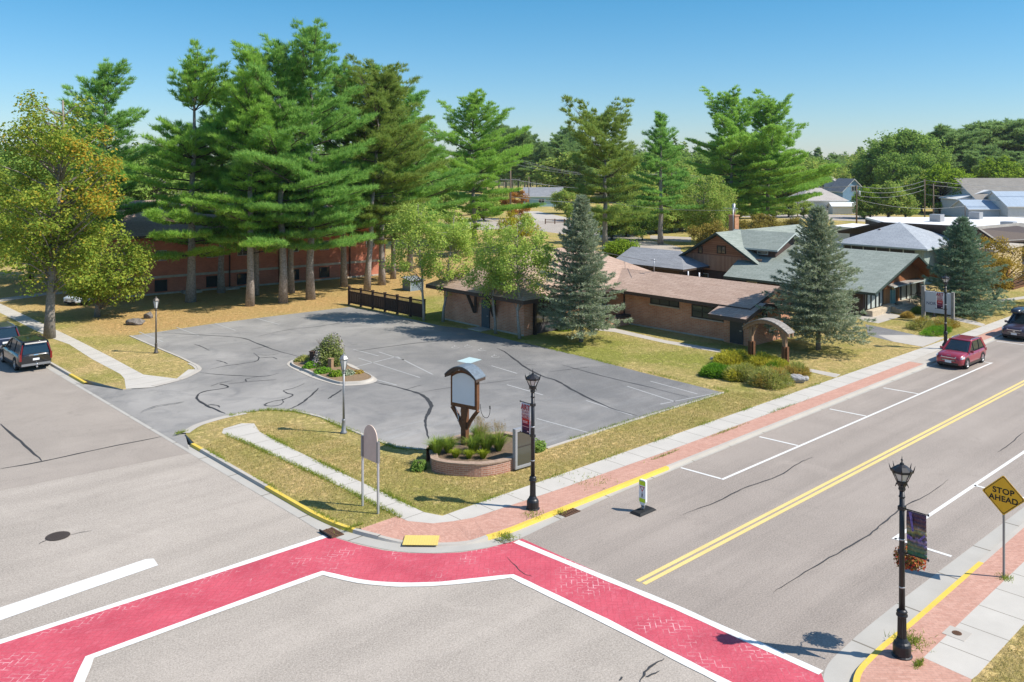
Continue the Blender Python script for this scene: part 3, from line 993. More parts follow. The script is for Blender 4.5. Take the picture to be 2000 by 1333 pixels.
def kerb_right(name, path, mat):
    mb = MB(); q = path[::-1]
    kerb(mb, q, 0.16, RZ, 0.008)
    o = mb.build(name, mat); o["kind"] = 'structure'
kerb_right("kerb", seg2((20.3, -60), (20.35, 8)), "concrete_plain")
kerb_right("yellow_kerb", seg2((20.35, 8), (31.6, 11.0)), "yellow_kerb_paint")
kerb_right("kerb", seg2((31.6, 11.0), (330, 13)), "concrete_plain")
kd = kd_save
mbw = MB(); kerb(mbw, WEST[::-1], 0.16, RZ, 0.008); o = mbw.build("kerb", "concrete_plain"); o["kind"] = 'structure'
mbw = MB(); kerb(mbw, SW[::-1], 0.16, RZ, 0.008); o = mbw.build("kerb", "concrete_plain"); o["kind"] = 'structure'

# ---- parking lot outline
lot_front = gps([(1415, 768), (1240, 822), (1070, 877)])
lot_low = gps([(1070, 877), (1030, 866), (990, 852), (950, 850), (905, 856), (875, 863), (845, 878), (815, 879), (775, 875), (747, 866), (707, 851), (675, 838), (650, 827), (625, 816), (575, 804), (525, 801), (480, 806), (440, 814), (400, 826), (375, 838), (362, 848)])
lot_gut = [(16.98, 40.6), (16.98, 45), (16.98, 50), (16.98, 54), (16.98, 57.6)]
lot_up = gps([(240, 761), (300, 755), (350, 742), (375, 731), (387, 723), (383, 716), (372, 710), (350, 699), (307, 681), (252, 657)])
lot_back = gps([(300, 650), (400, 635), (500, 622), (600, 610), (683, 600), (755, 612), (830, 630), (862, 637), (910, 643), (955, 654), (1015, 669), (1050, 676), (1150, 700), (1250, 727), (1340, 749)])
lot_pts = lot_front + lot_low[1:] + lot_gut + lot_up + lot_back
lot_z = [0.004] * (len(lot_front) + len(lot_low) - 1)
lot_z[-1] = -0.06; lot_z[-2] = -0.02
lot_z += [RZ + 0.012] * len(lot_gut) + [-0.05, -0.01] + [0.004] * (len(lot_up) - 2 + len(lot_back))
sheet("parking_lot", lot_pts, 0, "lot_asphalt", zs=lot_z)
# ---- the block's lawn, notched where the lot entry dips to the gutter
def inner(p, d=0.08): return p
k_in = offset_path(ks, 0.1)
lower = [p for p in k_in if p[1] <= 40.4 or p[0] > 18]
upper = [p for p in k_in if p[1] >= 58.2 and p[0] < 18]
lawn = [(330, 330)] + [(17.35, 330), (17.35, 200), (17.35, 100), (17.35, 62), (17.35, 58.3)] + lot_up[:6] + [(25, 52), (25, 47)] + lot_low[15:21] + [(17.35, 40.6)] + [p for p in lower if 27.6 < p[1] < 40 and p[0] < 19] + [(17.9, 27.33), (19.42, 27.36), (19.5, 26.8), (20.08, 26.0), (20.75, 25.66), (21.5, 25.38), (22.5, 25.3)] + [p for p in lower if p[0] > 22.5]
sheet("lawn", lawn, 0.0, "lawn_grass")
sheet("lawn", [(24.1, 8.85), (60, 8.95), (330, 10.6), (330, -120), (20.4, -120), (20.4, 5), (20.5, 8.2), (21.4, 9.2)], -0.002, "lawn_grass")
sheet("lawn", [(-90, 23.5), (-1, 23.7), (1.9, 24.1), (4.0, 25.4), (5.4, 27.5), (5.9, 30), (5.9, 330), (-90, 330)], -0.002, "lawn_grass")
sheet("lawn", [(-90, 11.3), (-1, 11.3), (2.4, 10.7), (4.6, 8.9), (5.6, 6), (5.8, -120), (-90, -120)], -0.002, "lawn_grass")

mb = MB()
for pth in (lot_up[:4], lot_low[16:21] + [(17.3, 40.7)], [(17.35, 58.3), lot_up[0]]):
    for a, b in zip(pth[:-1], pth[1:]): mb.poly([(*a, -0.3), (*b, -0.3), (*b, 0.0), (*a, 0.0)])
o = mb.build("verge_edge", "concrete_plain"); o["kind"] = 'structure'
# ---- pavements
side_r = [(20.62, 57), (20.9, 62), (20.95, 69), (20.95, 140)]
sheet("sidewalk", [(20.44, 27.0), (20.42, 32), (20.42, 36.8), (20.5, 40.5), (20.95, 42.0), (20.5, 42.45), (19.4, 42.2), (19.05, 41.6), (19.3, 38), (19.52, 33), (19.48, 27.5), (19.5, 26.75), (20.05, 25.95), (20.75, 26.25)], 0.006, "concrete_along_y")
sheet("sidewalk", [(20.05, 25.95), (20.7, 25.6), (21.5, 25.32), (26, 25.12), (33, 25.0), (47, 25.02), (60, 25.1), (100, 25.5), (330, 27.6), (330, 28.9), (100, 26.65), (70, 26.3), (52, 26.3), (28, 26.25), (21.6, 26.27), (20.75, 26.25)], 0.006, "concrete_along_x")
sheet("sidewalk", gps([(135, 673), (160, 669), (215, 697), (280, 732), (345, 740), (368, 722), (384, 722), (384, 729), (350, 744), (300, 757), (246, 760), (243, 740), (235, 731), (180, 702)]), 0.006, "concrete_along_y")
sheet("sidewalk", [gp(135, 673), gp(160, 669), (20.95, 73), (20.95, 160), (19.55, 160), (19.7, 73)], 0.0065, "concrete_along_y")
sheet("crossing_path", gps([(0, 583), (90, 572), (180, 566), (180, 570), (90, 577), (0, 590)]), 0.007, "concrete_plain")
kb = offset_path(dens(ks, 0.5), 0.16)
kb_main = [p for p in kb if p[0] > 20.0 and p[1] < 27.5 and p[0] < 59.5]
kb_main = [p for p in kb_main if p[0] > 20.9]
sheet("brick_paving", [(p[0], p[1]) for p in kb_main] + [(59.5, 25.1), (47, 25.02), (33, 25.0), (26, 25.12), (21.5, 25.32)], 0.004, "paver_brick")
kb_c = [p for p in kb if 17.3 < p[0] < 21.0 and p[1] < 27.35]
kb_c = kb_c + [next(p for p in kb_main if p[0] > 20.9)]
cb_ = gps([(705, 1033)]) + kb_c + [(21.5, 25.32), (20.7, 25.6), (20.05, 25.95), (19.5, 26.75), (19.45, 27.4)]
def ramp_z(p): return 0.0045 - 0.072 * max(0.0, 1 - ((p[0] - 18.9) ** 2 + (p[1] - 24.8) ** 2) ** 0.5 / 2.0) ** 0.5
sheet("brick_paving", cb_, 0.0045, "paver_brick", zs=[0.0045] + [0.0045 - ramp_drop(p) for p in kb_c] + [0.0045] * 5)
kb_m2 = [p for p in kb if 65 < p[0] < 110]
sheet("brick_paving", kb_m2 + [(110, 25.55), (65, 25.12)], 0.004, "paver_brick")
sheet("driveway_apron", [(59.5, 24.15), (65, 24.22), (65, 25.12), (59.5, 25.1)], 0.004, "concrete_plain")
# right-hand pavement
kr = offset_path(dens(k2, 0.5), -0.16)
kr_b = [p for p in kr if p[0] > 20 and p[1] > 7.9 and p[0] < 60]
sheet("brick_paving", [(20.6, 7.9), (24.3, 8.65), (24.4, 9.92), (40, 10.05), (60, 10.2)] + kr_b[::-1] , 0.004, "paver_brick")
sheet("sidewalk", [(24.3, 8.65), (24.6, 8.62), (60, 8.8), (60, 10.2), (40, 10.05), (24.4, 9.92)], 0.006, "concrete_along_x")
# paths by the buildings
sheet("path", gps([(1150, 638), (1192, 640), (1210, 644), (1300, 665), (1424, 686), (1424, 692), (1300, 671), (1200, 649), (1150, 644)]), 0.006, "concrete_plain")
sheet("path", gps([(1573, 719), (1642, 732), (1632, 738), (1570, 724)]), 0.006, "concrete_plain")
sheet("path", gps([(1846, 616), (1905, 628), (1925, 634), (1918, 638), (1846, 622)]), 0.006, "concrete_plain")
sheet("path", [(88, 31.2), (97, 29.2), (104, 28.0), (104, 27.2), (96, 28.4), (87.5, 30.6)], 0.006, "concrete_plain")
sheet("driveway", gps([(1690, 634), (1722, 640), (1790, 655), (1846, 660), (1826, 669), (1802, 678), (1745, 668), (1696, 656)]), 0.006, "lot_asphalt")
sheet("driveway_slab", gps([(1715, 655), (1790, 655), (1846, 660), (1826, 669), (1802, 678), (1745, 668)]), 0.009, "concrete_plain")
sheet("entry_walk", gps([(1668, 618), (1700, 606), (1740, 612), (1763, 618), (1716, 632), (1690, 628)]), 0.008, "concrete_plain")
sheet("entry_paving", gps([(1148, 632), (1194, 622), (1222, 632), (1192, 641), (1150, 637)]), 0.008, "paver_brick")

# thin concrete edging round the lot
mb = MB()
for path in (lot_front, lot_low[1:16], lot_up[2:]):
    pth = dens(path, 0.7)
    A = offset_path(pth, 0.0); B = offset_path(pth, -0.16)
    for i in range(len(pth) - 1):
        for z0_, z1_, P, Q in ((0.0, 0.0, A, B),):
            q = [(A[i][0], A[i][1], 0.035), (A[i + 1][0], A[i + 1][1], 0.035), (B[i + 1][0], B[i + 1][1], 0.035), (B[i][0], B[i][1], 0.035)]
            if geometry_area(q) < 0: q = q[::-1]
            mb.poly(q)
            mb.poly([(A[i][0], A[i][1], 0), (A[i + 1][0], A[i + 1][1], 0), (A[i + 1][0], A[i + 1][1], 0.035), (A[i][0], A[i][1], 0.035)])
            mb.poly([(B[i + 1][0], B[i + 1][1], 0), (B[i][0], B[i][1], 0), (B[i][0], B[i][1], 0.035), (B[i + 1][0], B[i + 1][1], 0.035)])
o = mb.build("lot_edging", "concrete_plain"); o["kind"] = 'structure'
for pth, zz in ((gps([(300, 755), (350, 742), (375, 731), (387, 723), (383, 716), (372, 710)]), 0.06), (gps([(362, 846), (380, 834), (400, 826), (440, 815), (480, 807)]), 0.05)):
    mb = MB(); ribbon(mb, catmull(pth, 4), 0.42, zz - 0.04)
    o = mb.build("kerb", "concrete_plain"); o["kind"] = 'structure'

# ---- painted markings
def lines(name, segs, w, mat, z=RZ + 0.012, wob=0.03):
    mb = MB()
    for s_ in segs:
        ribbon(mb, dens(s_, 1.2), w, z, 0, wob)
    o = mb.build(name, mat); o["kind"] = 'structure'
    return o
W1, W2, YC = 21.39, 13.85, 17.96
stall_x = [(1415, 938), (1558, 871), (1694, 814), (1794, 770)]
sx_ = [gp(a, b, RZ)[0] for a, b in stall_x] + [63.6]
lines("parking_bay_lines", [[(sx_[0] - 0.05, W1), (63.7, W1)]] + [[(x_ - 0.15, 23.45), (x_, W1 + 0.09)] for x_ in sx_] + [[(71.5, W1), (120, 21.7)], [(71.5, 23.7), (71.5, W1)]], 0.13, "white_road_paint")
rs = gp(1752, 1054, RZ)[0]
rx = [rs, rs + 7.6, rs + 14.6, rs + 21.6]
lines("parking_bay_lines", [[(rs - 0.1, W2), (80, W2)]] + [[(x_, W2), (x_ + 0.0, 11.9)] for x_ in rx[:]], 0.15, "white_road_paint", RZ + 0.0125)
lines("centre_line", [[(22.3, YC - 0.13), (160, YC + 0.62)], [(22.3, YC + 0.13), (160, YC + 0.88)]], 0.165, "yellow_road_paint")
# stop bar of the side street
sheet("stop_bar", gps([(0, 1188), (285, 1093), (300, 1092), (309, 1105), (150, 1160), (0, 1213)], RZ) , RZ + 0.012, "white_road_paint")
sheet("stop_bar", [gp(0, 1188, RZ), gp(0, 1213, RZ), (5.9, 29.25), (5.9, 29.8)], RZ + 0.012, "white_road_paint")
# red crossing with white borders
outer_top = gps([(0, 1255), (320, 1152), (640, 1047)], RZ)
arc_out = gps([(640, 1047), (660, 1053), (700, 1065), (750, 1076), (800, 1081), (850, 1082), (900, 1080), (950, 1072), (1000, 1059), (1020, 1053)], RZ)
outer_r = gps([(1020, 1053), (1320, 1187), (1625, 1325)], RZ)
in_left = gps([(175, 1285), (400, 1203), (630, 1120)], RZ)
arc_in = gps([(630, 1120), (700, 1136), (760, 1142), (800, 1143), (860, 1141), (930, 1134), (1000, 1126)], RZ)
in_r = gps([(1000, 1126), (1180, 1213), (1350, 1300)], RZ)
def ext(a, b, d):
    L = math.hypot(b[0] - a[0], b[1] - a[1]); return (b[0] + (b[0] - a[0]) / L * d, b[1] + (b[1] - a[1]) / L * d)
far_r_out = (outer_r[-1][0], 11.55); far_r_in = (19.6, 10.6)
wl_out = (6.2, outer_top[0][1]); 
in_corner = in_left[0]
low_l = gp(165, 1345, RZ)
low_l2 = (in_corner[0] - 2.6, in_corner[1] - 4.6)
red = [wl_out, outer_top[1]] + arc_out[:-1] + [outer_r[0], outer_r[1], far_r_out, (20.2, 10.2), (19.62, 9.5), in_r[1], in_r[0]] + arc_in[::-1][1:] + in_left[::-1][1:] + [low_l2, (3.2, 23.3), (4.6, 25.3), (5.7, 27.6)]
sheet("crosswalk", red, RZ + 0.010, "crosswalk_red_paint")
wl = 0.27
mb = MB()
ribbon(mb, dens([wl_out, outer_top[1], outer_top[2]], 0.5), wl, RZ + 0.015, 0, 0.08)
ribbon(mb, dens([(21.45, 22.92), outer_r[1], far_r_out], 0.5), wl, RZ + 0.015, 0, 0.08)
inn = [(in_corner[0] - 2.6, in_corner[1] - 4.6), in_corner] + in_left[1:] + catmull(arc_in, 3)[1:] + [in_r[1], (19.62, 9.5)]
ribbon(mb, dens(inn, 0.5), wl, RZ + 0.015, 0, 0.09)
o = mb.build("crosswalk_border", "white_road_paint"); o["kind"] = 'structure'

# faded stall lines and symbols in the lot
LOTZ = 0.009
def lot_line(a, b): return gps([a, b])
fs = [lot_line((272, 649), (318, 668)), lot_line((345, 640), (388, 656)), lot_line((420, 632), (460, 646)), lot_line((500, 622), (545, 634)), lot_line((735, 742), (775, 753)),
      lot_line((695, 717), (775, 697)), lot_line((700, 700), (820, 738)), lot_line((775, 697), (845, 732)), lot_line((740, 688), (790, 704)), lot_line((690, 683), (740, 696)),
      lot_line((1048, 818), (1150, 846)), lot_line((1145, 783), (1235, 812)), lot_line((1225, 755), (1318, 785)), lot_line((1270, 745), (1362, 770)), lot_line((990, 752), (1060, 772)), lot_line((960, 715), (1010, 730)),
      lot_line((1290, 790), (1400, 768))]
lines("stall_lines", fs, 0.1, "faded_white_paint", LOTZ, 0.2)
wp = []
for (cx_, cy_) in ((890, 679), (942, 684), (968, 697), (915, 677)):
    c_ = gp(cx_, cy_)
    wp.append([(c_[0] + 0.28 * math.cos(a), c_[1] + 0.28 * math.sin(a)) for a in np.linspace(0.5, 5.2, 9)])
    wp.append([(c_[0] + 0.05, c_[1] + 0.2), (c_[0] + 0.35, c_[1] + 0.55)])
lines("bay_symbols", wp, 0.07, "faded_white_paint", LOTZ + 0.001, 0.2)
sheet("painted_patch", gps([(892, 706), (917, 698), (941, 703), (917, 711)]), LOTZ + 0.001, "pale_blue_paint")

# tar-filled cracks
def cracks(name, px, z, mat="tar"):
    mb = MB()
    for pts, w_ in px:
        p = gps(pts, z)
        p = catmull(p, 5)
        p = [(a + random.uniform(-0.025, 0.025), b + random.uniform(-0.025, 0.025)) for a, b in p]
        ribbon(mb, p, w_ * (0.72 if z > 0 else 1.0), z + 0.001, 0, 0.35, True)
    o = mb.build(name, mat); o["kind"] = 'structure'
cr_lot = [
 ([(315, 650), (400, 655), (470, 660), (505, 672), (540, 685), (585, 697)], 0.16), ([(690, 687), (740, 680), (800, 672), (880, 664)], 0.12),
 ([(505, 657), (560, 645), (620, 638), (660, 632), (675, 630)], 0.10), ([(410, 722), (440, 715), (470, 711), (500, 706), (505, 698), (495, 690)], 0.12),
 ([(505, 700), (530, 698), (542, 702)], 0.12), ([(490, 683), (515, 678), (528, 676)], 0.08), ([(502, 693), (525, 694), (545, 691)], 0.08),
 ([(390, 728), (430, 732), (490, 735), (520, 735), (545, 729)], 0.12), ([(412, 755), (430, 748), (455, 744)], 0.09), ([(447, 756), (430, 750), (445, 757), (395, 766), (385, 778), (400, 790), (415, 797), (440, 808)], 0.18),
 ([(405, 790), (425, 792), (430, 796)], 0.08), ([(447, 750), (480, 746), (480, 741), (505, 736)], 0.10), ([(480, 746), (510, 744), (540, 742)], 0.09),
 ([(595, 749), (575, 758), (555, 763), (560, 768), (572, 772), (555, 780), (530, 785), (517, 792), (540, 793), (553, 787), (551, 780)], 0.13),
 ([(622, 758), (605, 775), (585, 790), (563, 800)], 0.2), ([(668, 761), (655, 770), (640, 780)], 0.18), ([(276, 804), (305, 793), (340, 788), (360, 785)], 0.09),
 ([(422, 704), (435, 707), (445, 711)], 0.12), ([(378, 672), (395, 678), (409, 685)], 0.1),
 ([(725, 746), (765, 754), (800, 763), (825, 772), (842, 790), (838, 805), (832, 815), (832, 835), (838, 858)], 0.26), ([(795, 760), (825, 752)], 0.08), ([(820, 767), (860, 760), (900, 755), (1018, 740)], 0.07),
 ([(970, 680), (985, 687), (1005, 702), (1030, 720), (1060, 735), (1090, 745), (1115, 760), (1150, 778), (1200, 800), (1245, 812)], 0.2), ([(1025, 713), (1047, 712)], 0.06),
 ([(1095, 712), (1130, 722), (1190, 738), (1270, 757), (1345, 776)], 0.1), ([(1070, 727), (1110, 722), (1150, 717)], 0.07), ([(700, 672), (685, 674)], 0.06)]
cracks("lot_cracks", cr_lot, 0.0105)
cr_road = [([(1510, 1157), (1560, 1125), (1620, 1090), (1690, 1050), (1725, 1022), (1765, 990), (1815, 965), (1853, 937)], 0.055), ([(1333, 1005), (1400, 980), (1450, 955), (1520, 930), (1560, 905), (1588, 893)], 0.05),
           ([(1950, 883), (1975, 865), (2000, 843)], 0.05), ([(0, 828), (40, 862), (82, 900)], 0.1), ([(0, 916), (80, 902), (200, 876), (315, 853)], 0.09),
           ([(1210, 1330), (1215, 1322)], 0.05), ([(1250, 1333), (1265, 1308), (1298, 1286)], 0.06), ([(1262, 1322), (1290, 1310)], 0.05), ([(135, 1045), (180, 1036)], 0.03), ([(75, 1063), (92, 1055)], 0.03), ([(990, 1088), (1020, 1118), (1040, 1126)], 0.03), ([(1700, 668), (1820, 676)], 0.02)]
cracks("road_cracks", cr_road, RZ + 0.0165)

# ------------------------------------------------------------------ vegetation
def np_mesh(name, verts, k, mat, smooth=False):
    """verts (n*k,3): n faces with k corners each"""
    n = len(verts) // k
    me = bpy.data.meshes.new(name)
    me.vertices.add(len(verts))
    me.vertices.foreach_set("co", np.asarray(verts, np.float32).ravel())
    me.loops.add(n * k)
    me.loops.foreach_set("vertex_index", np.arange(n * k, dtype=np.int32))
    me.polygons.add(n)
    me.polygons.foreach_set("loop_start", np.arange(0, n * k, k, dtype=np.int32))
    me.materials.append(MATS[mat])
    me.update(calc_edges=True)
    return me

def unit(a):
    return a / np.maximum(np.linalg.norm(a, axis=1, keepdims=True), 1e-9)

def blades(rng, P, D, L, Wd, face=0.0):
    """thin triangles rooted at P pointing along D"""
    n = len(P)
    D = unit(D)
    S = unit(np.cross(D, rng.normal(size=(n, 3)) + np.array([0, 0, face]))) * (np.asarray(Wd).reshape(-1, 1) if np.ndim(Wd) else Wd) * 0.5
    T = P + D * (np.asarray(L).reshape(-1, 1) if np.ndim(L) else L)
    return np.stack([P - S, P + S, T], 1).reshape(-1, 3)

def leaves(rng, P, size, up=0.6, out=None, aspect=0.65):
    n = len(P)
    N = rng.normal(size=(n, 3)); N[:, 2] = np.abs(N[:, 2]) + up
    if out is not None: N += out
    N = unit(N)
    A = unit(np.cross(N, rng.normal(size=(n, 3))))
    B = np.cross(N, A)
    s = size * rng.uniform(0.7, 1.3, (n, 1))
    A = A * s * 0.5; B = B * s * 0.5 * aspect
    return np.stack([P - A, P - A * 0.1 + B, P + A, P - A * 0.1 - B], 1).reshape(-1, 3)

def branch_tubes(mb, pts, r0, r1, n=4):
    m = len(pts)
    mb.tube(pts, [r0 + (r1 - r0) * i / (m - 1) for i in range(m)], n)

def trunk_path(rng, h, lean=(0, 0), wob=0.12, n=9):
    pts = []
    for i in range(n):
        f = i / (n - 1)
        pts.append((lean[0] * f + rng.uniform(-wob, wob) * (0 if i == 0 else 1), lean[1] * f + rng.uniform(-wob, wob) * (0 if i == 0 else 1), h * f))
    return pts

def along(pts, z):
    for a, b in zip(pts[:-1], pts[1:]):
        if z <= b[2]:
            f = (z - a[2]) / max(1e-6, b[2] - a[2])
            return (a[0] + (b[0] - a[0]) * f, a[1] + (b[1] - a[1]) * f)
    return pts[-1][:2]

def prof_white(f):
    return min(1.0, (1 - f) ** 0.55 * 1.2) * (0.78 + 0.22 * math.sin(min(1, f * 3.2 + 0.25) * PI / 2))
def prof_round(f):
    return math.sqrt(max(0.03, 1 - (1.75 * f - 0.72) ** 2)) if f > 0.41 else 0.7 + 0.3 * f / 0.41
def prof_broad(f):
    return (1 - f) ** 0.6

def make_pine(h, cb, Rm, seed, prof=prof_white, mat="white_pine_needles", bark="pine_bark", r0=0.4, gap=0.16, dens=1.0, bl=0.42, bw=0.055, lean=(0, 0), step=1.08, sweep=1.0, name="pine_tree", k=9, dead=False, skip=None):
    """tall pine: whorls of up-swept limbs that carry flat plates of needle tufts. returns (trunk mesh, limbs mesh, crown mesh)"""
    rng = np.random.default_rng(seed)
    tp = trunk_path(rng, h * 0.985, lean, 0.1)
    tb = MB()
    prof_r = lambda z: max(0.03, r0 * (1 - z / h) ** 0.8)
    rad = [prof_r(p[2]) for p in tp]; rad[0] *= 1.25
    tb.tube(tp, rad, 9)
    lb = MB()
    PP, DD, LL = [], [], []
    z = cb
    ph = rng.uniform(0, 6.28)
    lump = rng.uniform(0, 6.28, 4)
    while z < h - 0.25:
        f = (z - cb) / (h - cb)
        n = int(rng.integers(4, 7)) if f < 0.9 else 4
        a0 = rng.uniform(0, 6.28)
        for i in range(n):
            if rng.random() < (gap * 0.85 if f < 0.22 else gap * 0.9 if f < 0.5 else gap * 0.5): continue
            az = a0 + 2 * PI * i / n + rng.uniform(-0.35, 0.35)
            if skip and skip(f, az, rng): continue
            irr = 1 + 0.28 * math.sin(2 * az + lump[0] + z * 0.5) + 0.16 * math.sin(3 * az + lump[1] - z * 0.8)
            L = max(0.35, Rm * prof(f) * (rng.uniform(0.5, 1.0) if rng.random() < .75 else rng.uniform(0.95, 1.3)) * irr)
            el = R(-5 + 62 * f ** 2.2 * sweep + rng.uniform(-7, 9))
            cx, cy = along(tp, z)
            d = np.array([math.cos(az), math.sin(az), 0.0]); pr = np.array([-d[1], d[0], 0.0])
            cur = 0.16 + 0.14 * f
            def P(u):
                return np.array([cx, cy, z]) + d * (L * u * math.cos(el)) + np.array([0, 0, 1.0]) * (L * (math.sin(el) * u + cur * u * u))
            branch_tubes(lb, [tuple(P(u)) for u in (0, 0.35, 0.7, 1.0)], max(0.015, 0.028 * L ** 0.6), 0.012, 4)
            npad = max(2, int(2 + L * 1.7))
            for q_ in range(npad):
                u = 0.30 + 0.70 * (q_ + rng.uniform(0.2, 1.0)) / npad
                side = (1 if q_ % 2 else -1) * (0 if q_ >= npad - 1 else 1)
                wv = side * L * rng.uniform(0.06, 0.30) * math.sin(min(1, u) * PI * 0.8 + 0.15)
                rp = (0.23 + 0.062 * L) * rng.uniform(0.65, 1.3)
                c = P(min(u, 1.0)) + pr * wv + np.array([0, 0, 0.05 + 0.08 * abs(wv)])
                if abs(wv) > 0.3: branch_tubes(lb, [tuple(P(max(0.1, u - 0.2))), tuple(c)], 0.022, 0.008, 3)
                m = int(dens * (4 + 46 * rp * rp))
                e_ = rng.normal(size=(m, 3)); e_ = unit(e_) * rng.uniform(0, 1, (m, 1)) ** 0.5
                base = c[None] + (d[None] * e_[:, :1] * 1.45 + pr[None] * e_[:, 1:2] * 0.8) * rp + np.array([0, 0, 1.0])[None] * e_[:, 2:] * rp * 0.3 + np.array([0, 0, 0.3])[None] * (e_[:, :1] * rp)
                td = (d[None] * (0.6 + 0.6 * e_[:, :1]) + pr[None] * e_[:, 1:2] * 0.7) + np.array([0, 0, 0.6 + 0.25 * f])[None]
                PP.append(np.repeat(base, k, 0)); DD.append(np.repeat(unit(td), k, 0))
        z += step * rng.uniform(0.75, 1.25) * (1 - 0.45 * f)
    # leader
    cx, cy = along(tp, h)
    top = np.array([[cx, cy, h - 0.6 + 0.12 * i] for i in range(8)])
    PP.append(np.repeat(top, k * 2, 0)); DD.append(np.tile(np.array([[0, 0, 1.0]]), (8 * k * 2, 1)))
    PP = np.concatenate(PP); DD = np.concatenate(DD)
    n = len(PP)
    DD = unit(DD + rng.normal(size=(n, 3)) * 0.45)
    PP = PP + rng.normal(size=(n, 3)) * 0.05
    V = blades(rng, PP, DD, bl * rng.uniform(0.7, 1.25, n), bw, 1.6)
    if dead:
        for i in range(26):
            zz = rng.uniform(cb * 0.45, cb + 5); az = rng.uniform(0, 6.28); L = rng.uniform(1.0, 3.2)
            cx, cy = along(tp, zz)
            lb.tube([(cx, cy, zz), (cx + math.cos(az) * L * 0.5, cy + math.sin(az) * L * 0.5, zz + 0.15), (cx + math.cos(az) * L, cy + math.sin(az) * L, zz - 0.1)], [0.04, 0.03, 0.01], 4)
    return tb, lb, np_mesh(name, V, 3, mat), bark

def make_spruce(h, Rm, seed, mat, cb=0.9, dens=1.0, bark="grey_bark", r0=0.17, bl=0.2, bw=0.045):
    rng = np.random.default_rng(seed)
    tp = trunk_path(rng, h * 0.98, (0, 0), 0.03)
    tb = MB(); tb.tube(tp, [max(0.02, r0 * (1 - p[2] / h) + 0.01) for p in tp], 8)
    lb = MB(); PP, DD = [], []
    z = cb
    lump = rng.uniform(0, 6.28, 3)
    while z < h - 0.12:
        f = (z - cb) / (h - cb)
        n = int(9 + 5 * (1 - f))
        a0 = rng.uniform(0, 6.28)
        for i in range(n):
            az = a0 + 2 * PI * i / n + rng.uniform(-0.25, 0.25)
            irr = 1 + 0.12 * math.sin(3 * az + lump[0] + z) + 0.1 * math.sin(5 * az + lump[1] - 2 * z)
            L = (Rm * 0.95 * (1 - f) ** 0.86 * (rng.uniform(0.5, 0.95) if rng.random() < .5 else rng.uniform(0.9, 1.2)) * irr + 0.12)
            if f < 0.12: L *= 0.75 + 2.0 * f
            d = np.array([math.cos(az), math.sin(az), 0.0]); pr = np.array([-d[1], d[0], 0.0])
            drop = 0.30 - 0.62 * f
            def P(u):
                u = np.asarray(u)
                return np.array([0, 0, z])[None] + d[None] * (L * u)[:, None] + np.array([0, 0, 1.0])[None] * (L * (-drop * u + 0.20 * u * u))[:, None]
            branch_tubes(lb, [tuple(P([u])[0]) for u in (0, 0.5, 1.0)], 0.018, 0.008, 3)
            m = int(dens * (5 + 17 * L))
            u = 1 - 0.85 * rng.uniform(0, 1, m) ** 1.3
            wm = L * 0.26 * np.sin(u * PI * 0.85 + 0.2) + 0.05
            wv = rng.uniform(-1, 1, m) * wm
            base = P(u) + pr[None] * wv[:, None] + np.array([0, 0, 1.0])[None] * (-0.22 * np.abs(wv) + rng.uniform(-0.03, 0.05, m))[:, None]
            td = d[None] * 0.8 + pr[None] * (np.sign(wv) * 0.7 * np.abs(wv) / wm)[:, None] + np.array([0, 0, 0.12 + 0.5 * f])[None]
            PP.append(np.repeat(base, 7, 0)); DD.append(np.repeat(unit(td), 7, 0))
        z += 0.37 * rng.uniform(0.7, 1.3) * (1 - 0.45 * f)
    top = np.array([[0, 0, h - 0.5 + 0.1 * i] for i in range(6)])
    PP.append(np.repeat(top, 12, 0)); DD.append(np.tile(np.array([[0, 0, 1.0]]), (72, 1)))
    PP = np.concatenate(PP); DD = np.concatenate(DD); n = len(PP)
    DD = unit(DD + rng.normal(size=(n, 3)) * 0.42)
    V = blades(rng, PP + rng.normal(size=(n, 3)) * 0.03, DD, bl * rng.uniform(0.7, 1.3, n), bw, 1.2)
    return tb, lb, np_mesh("crown", V, 3, mat), bark

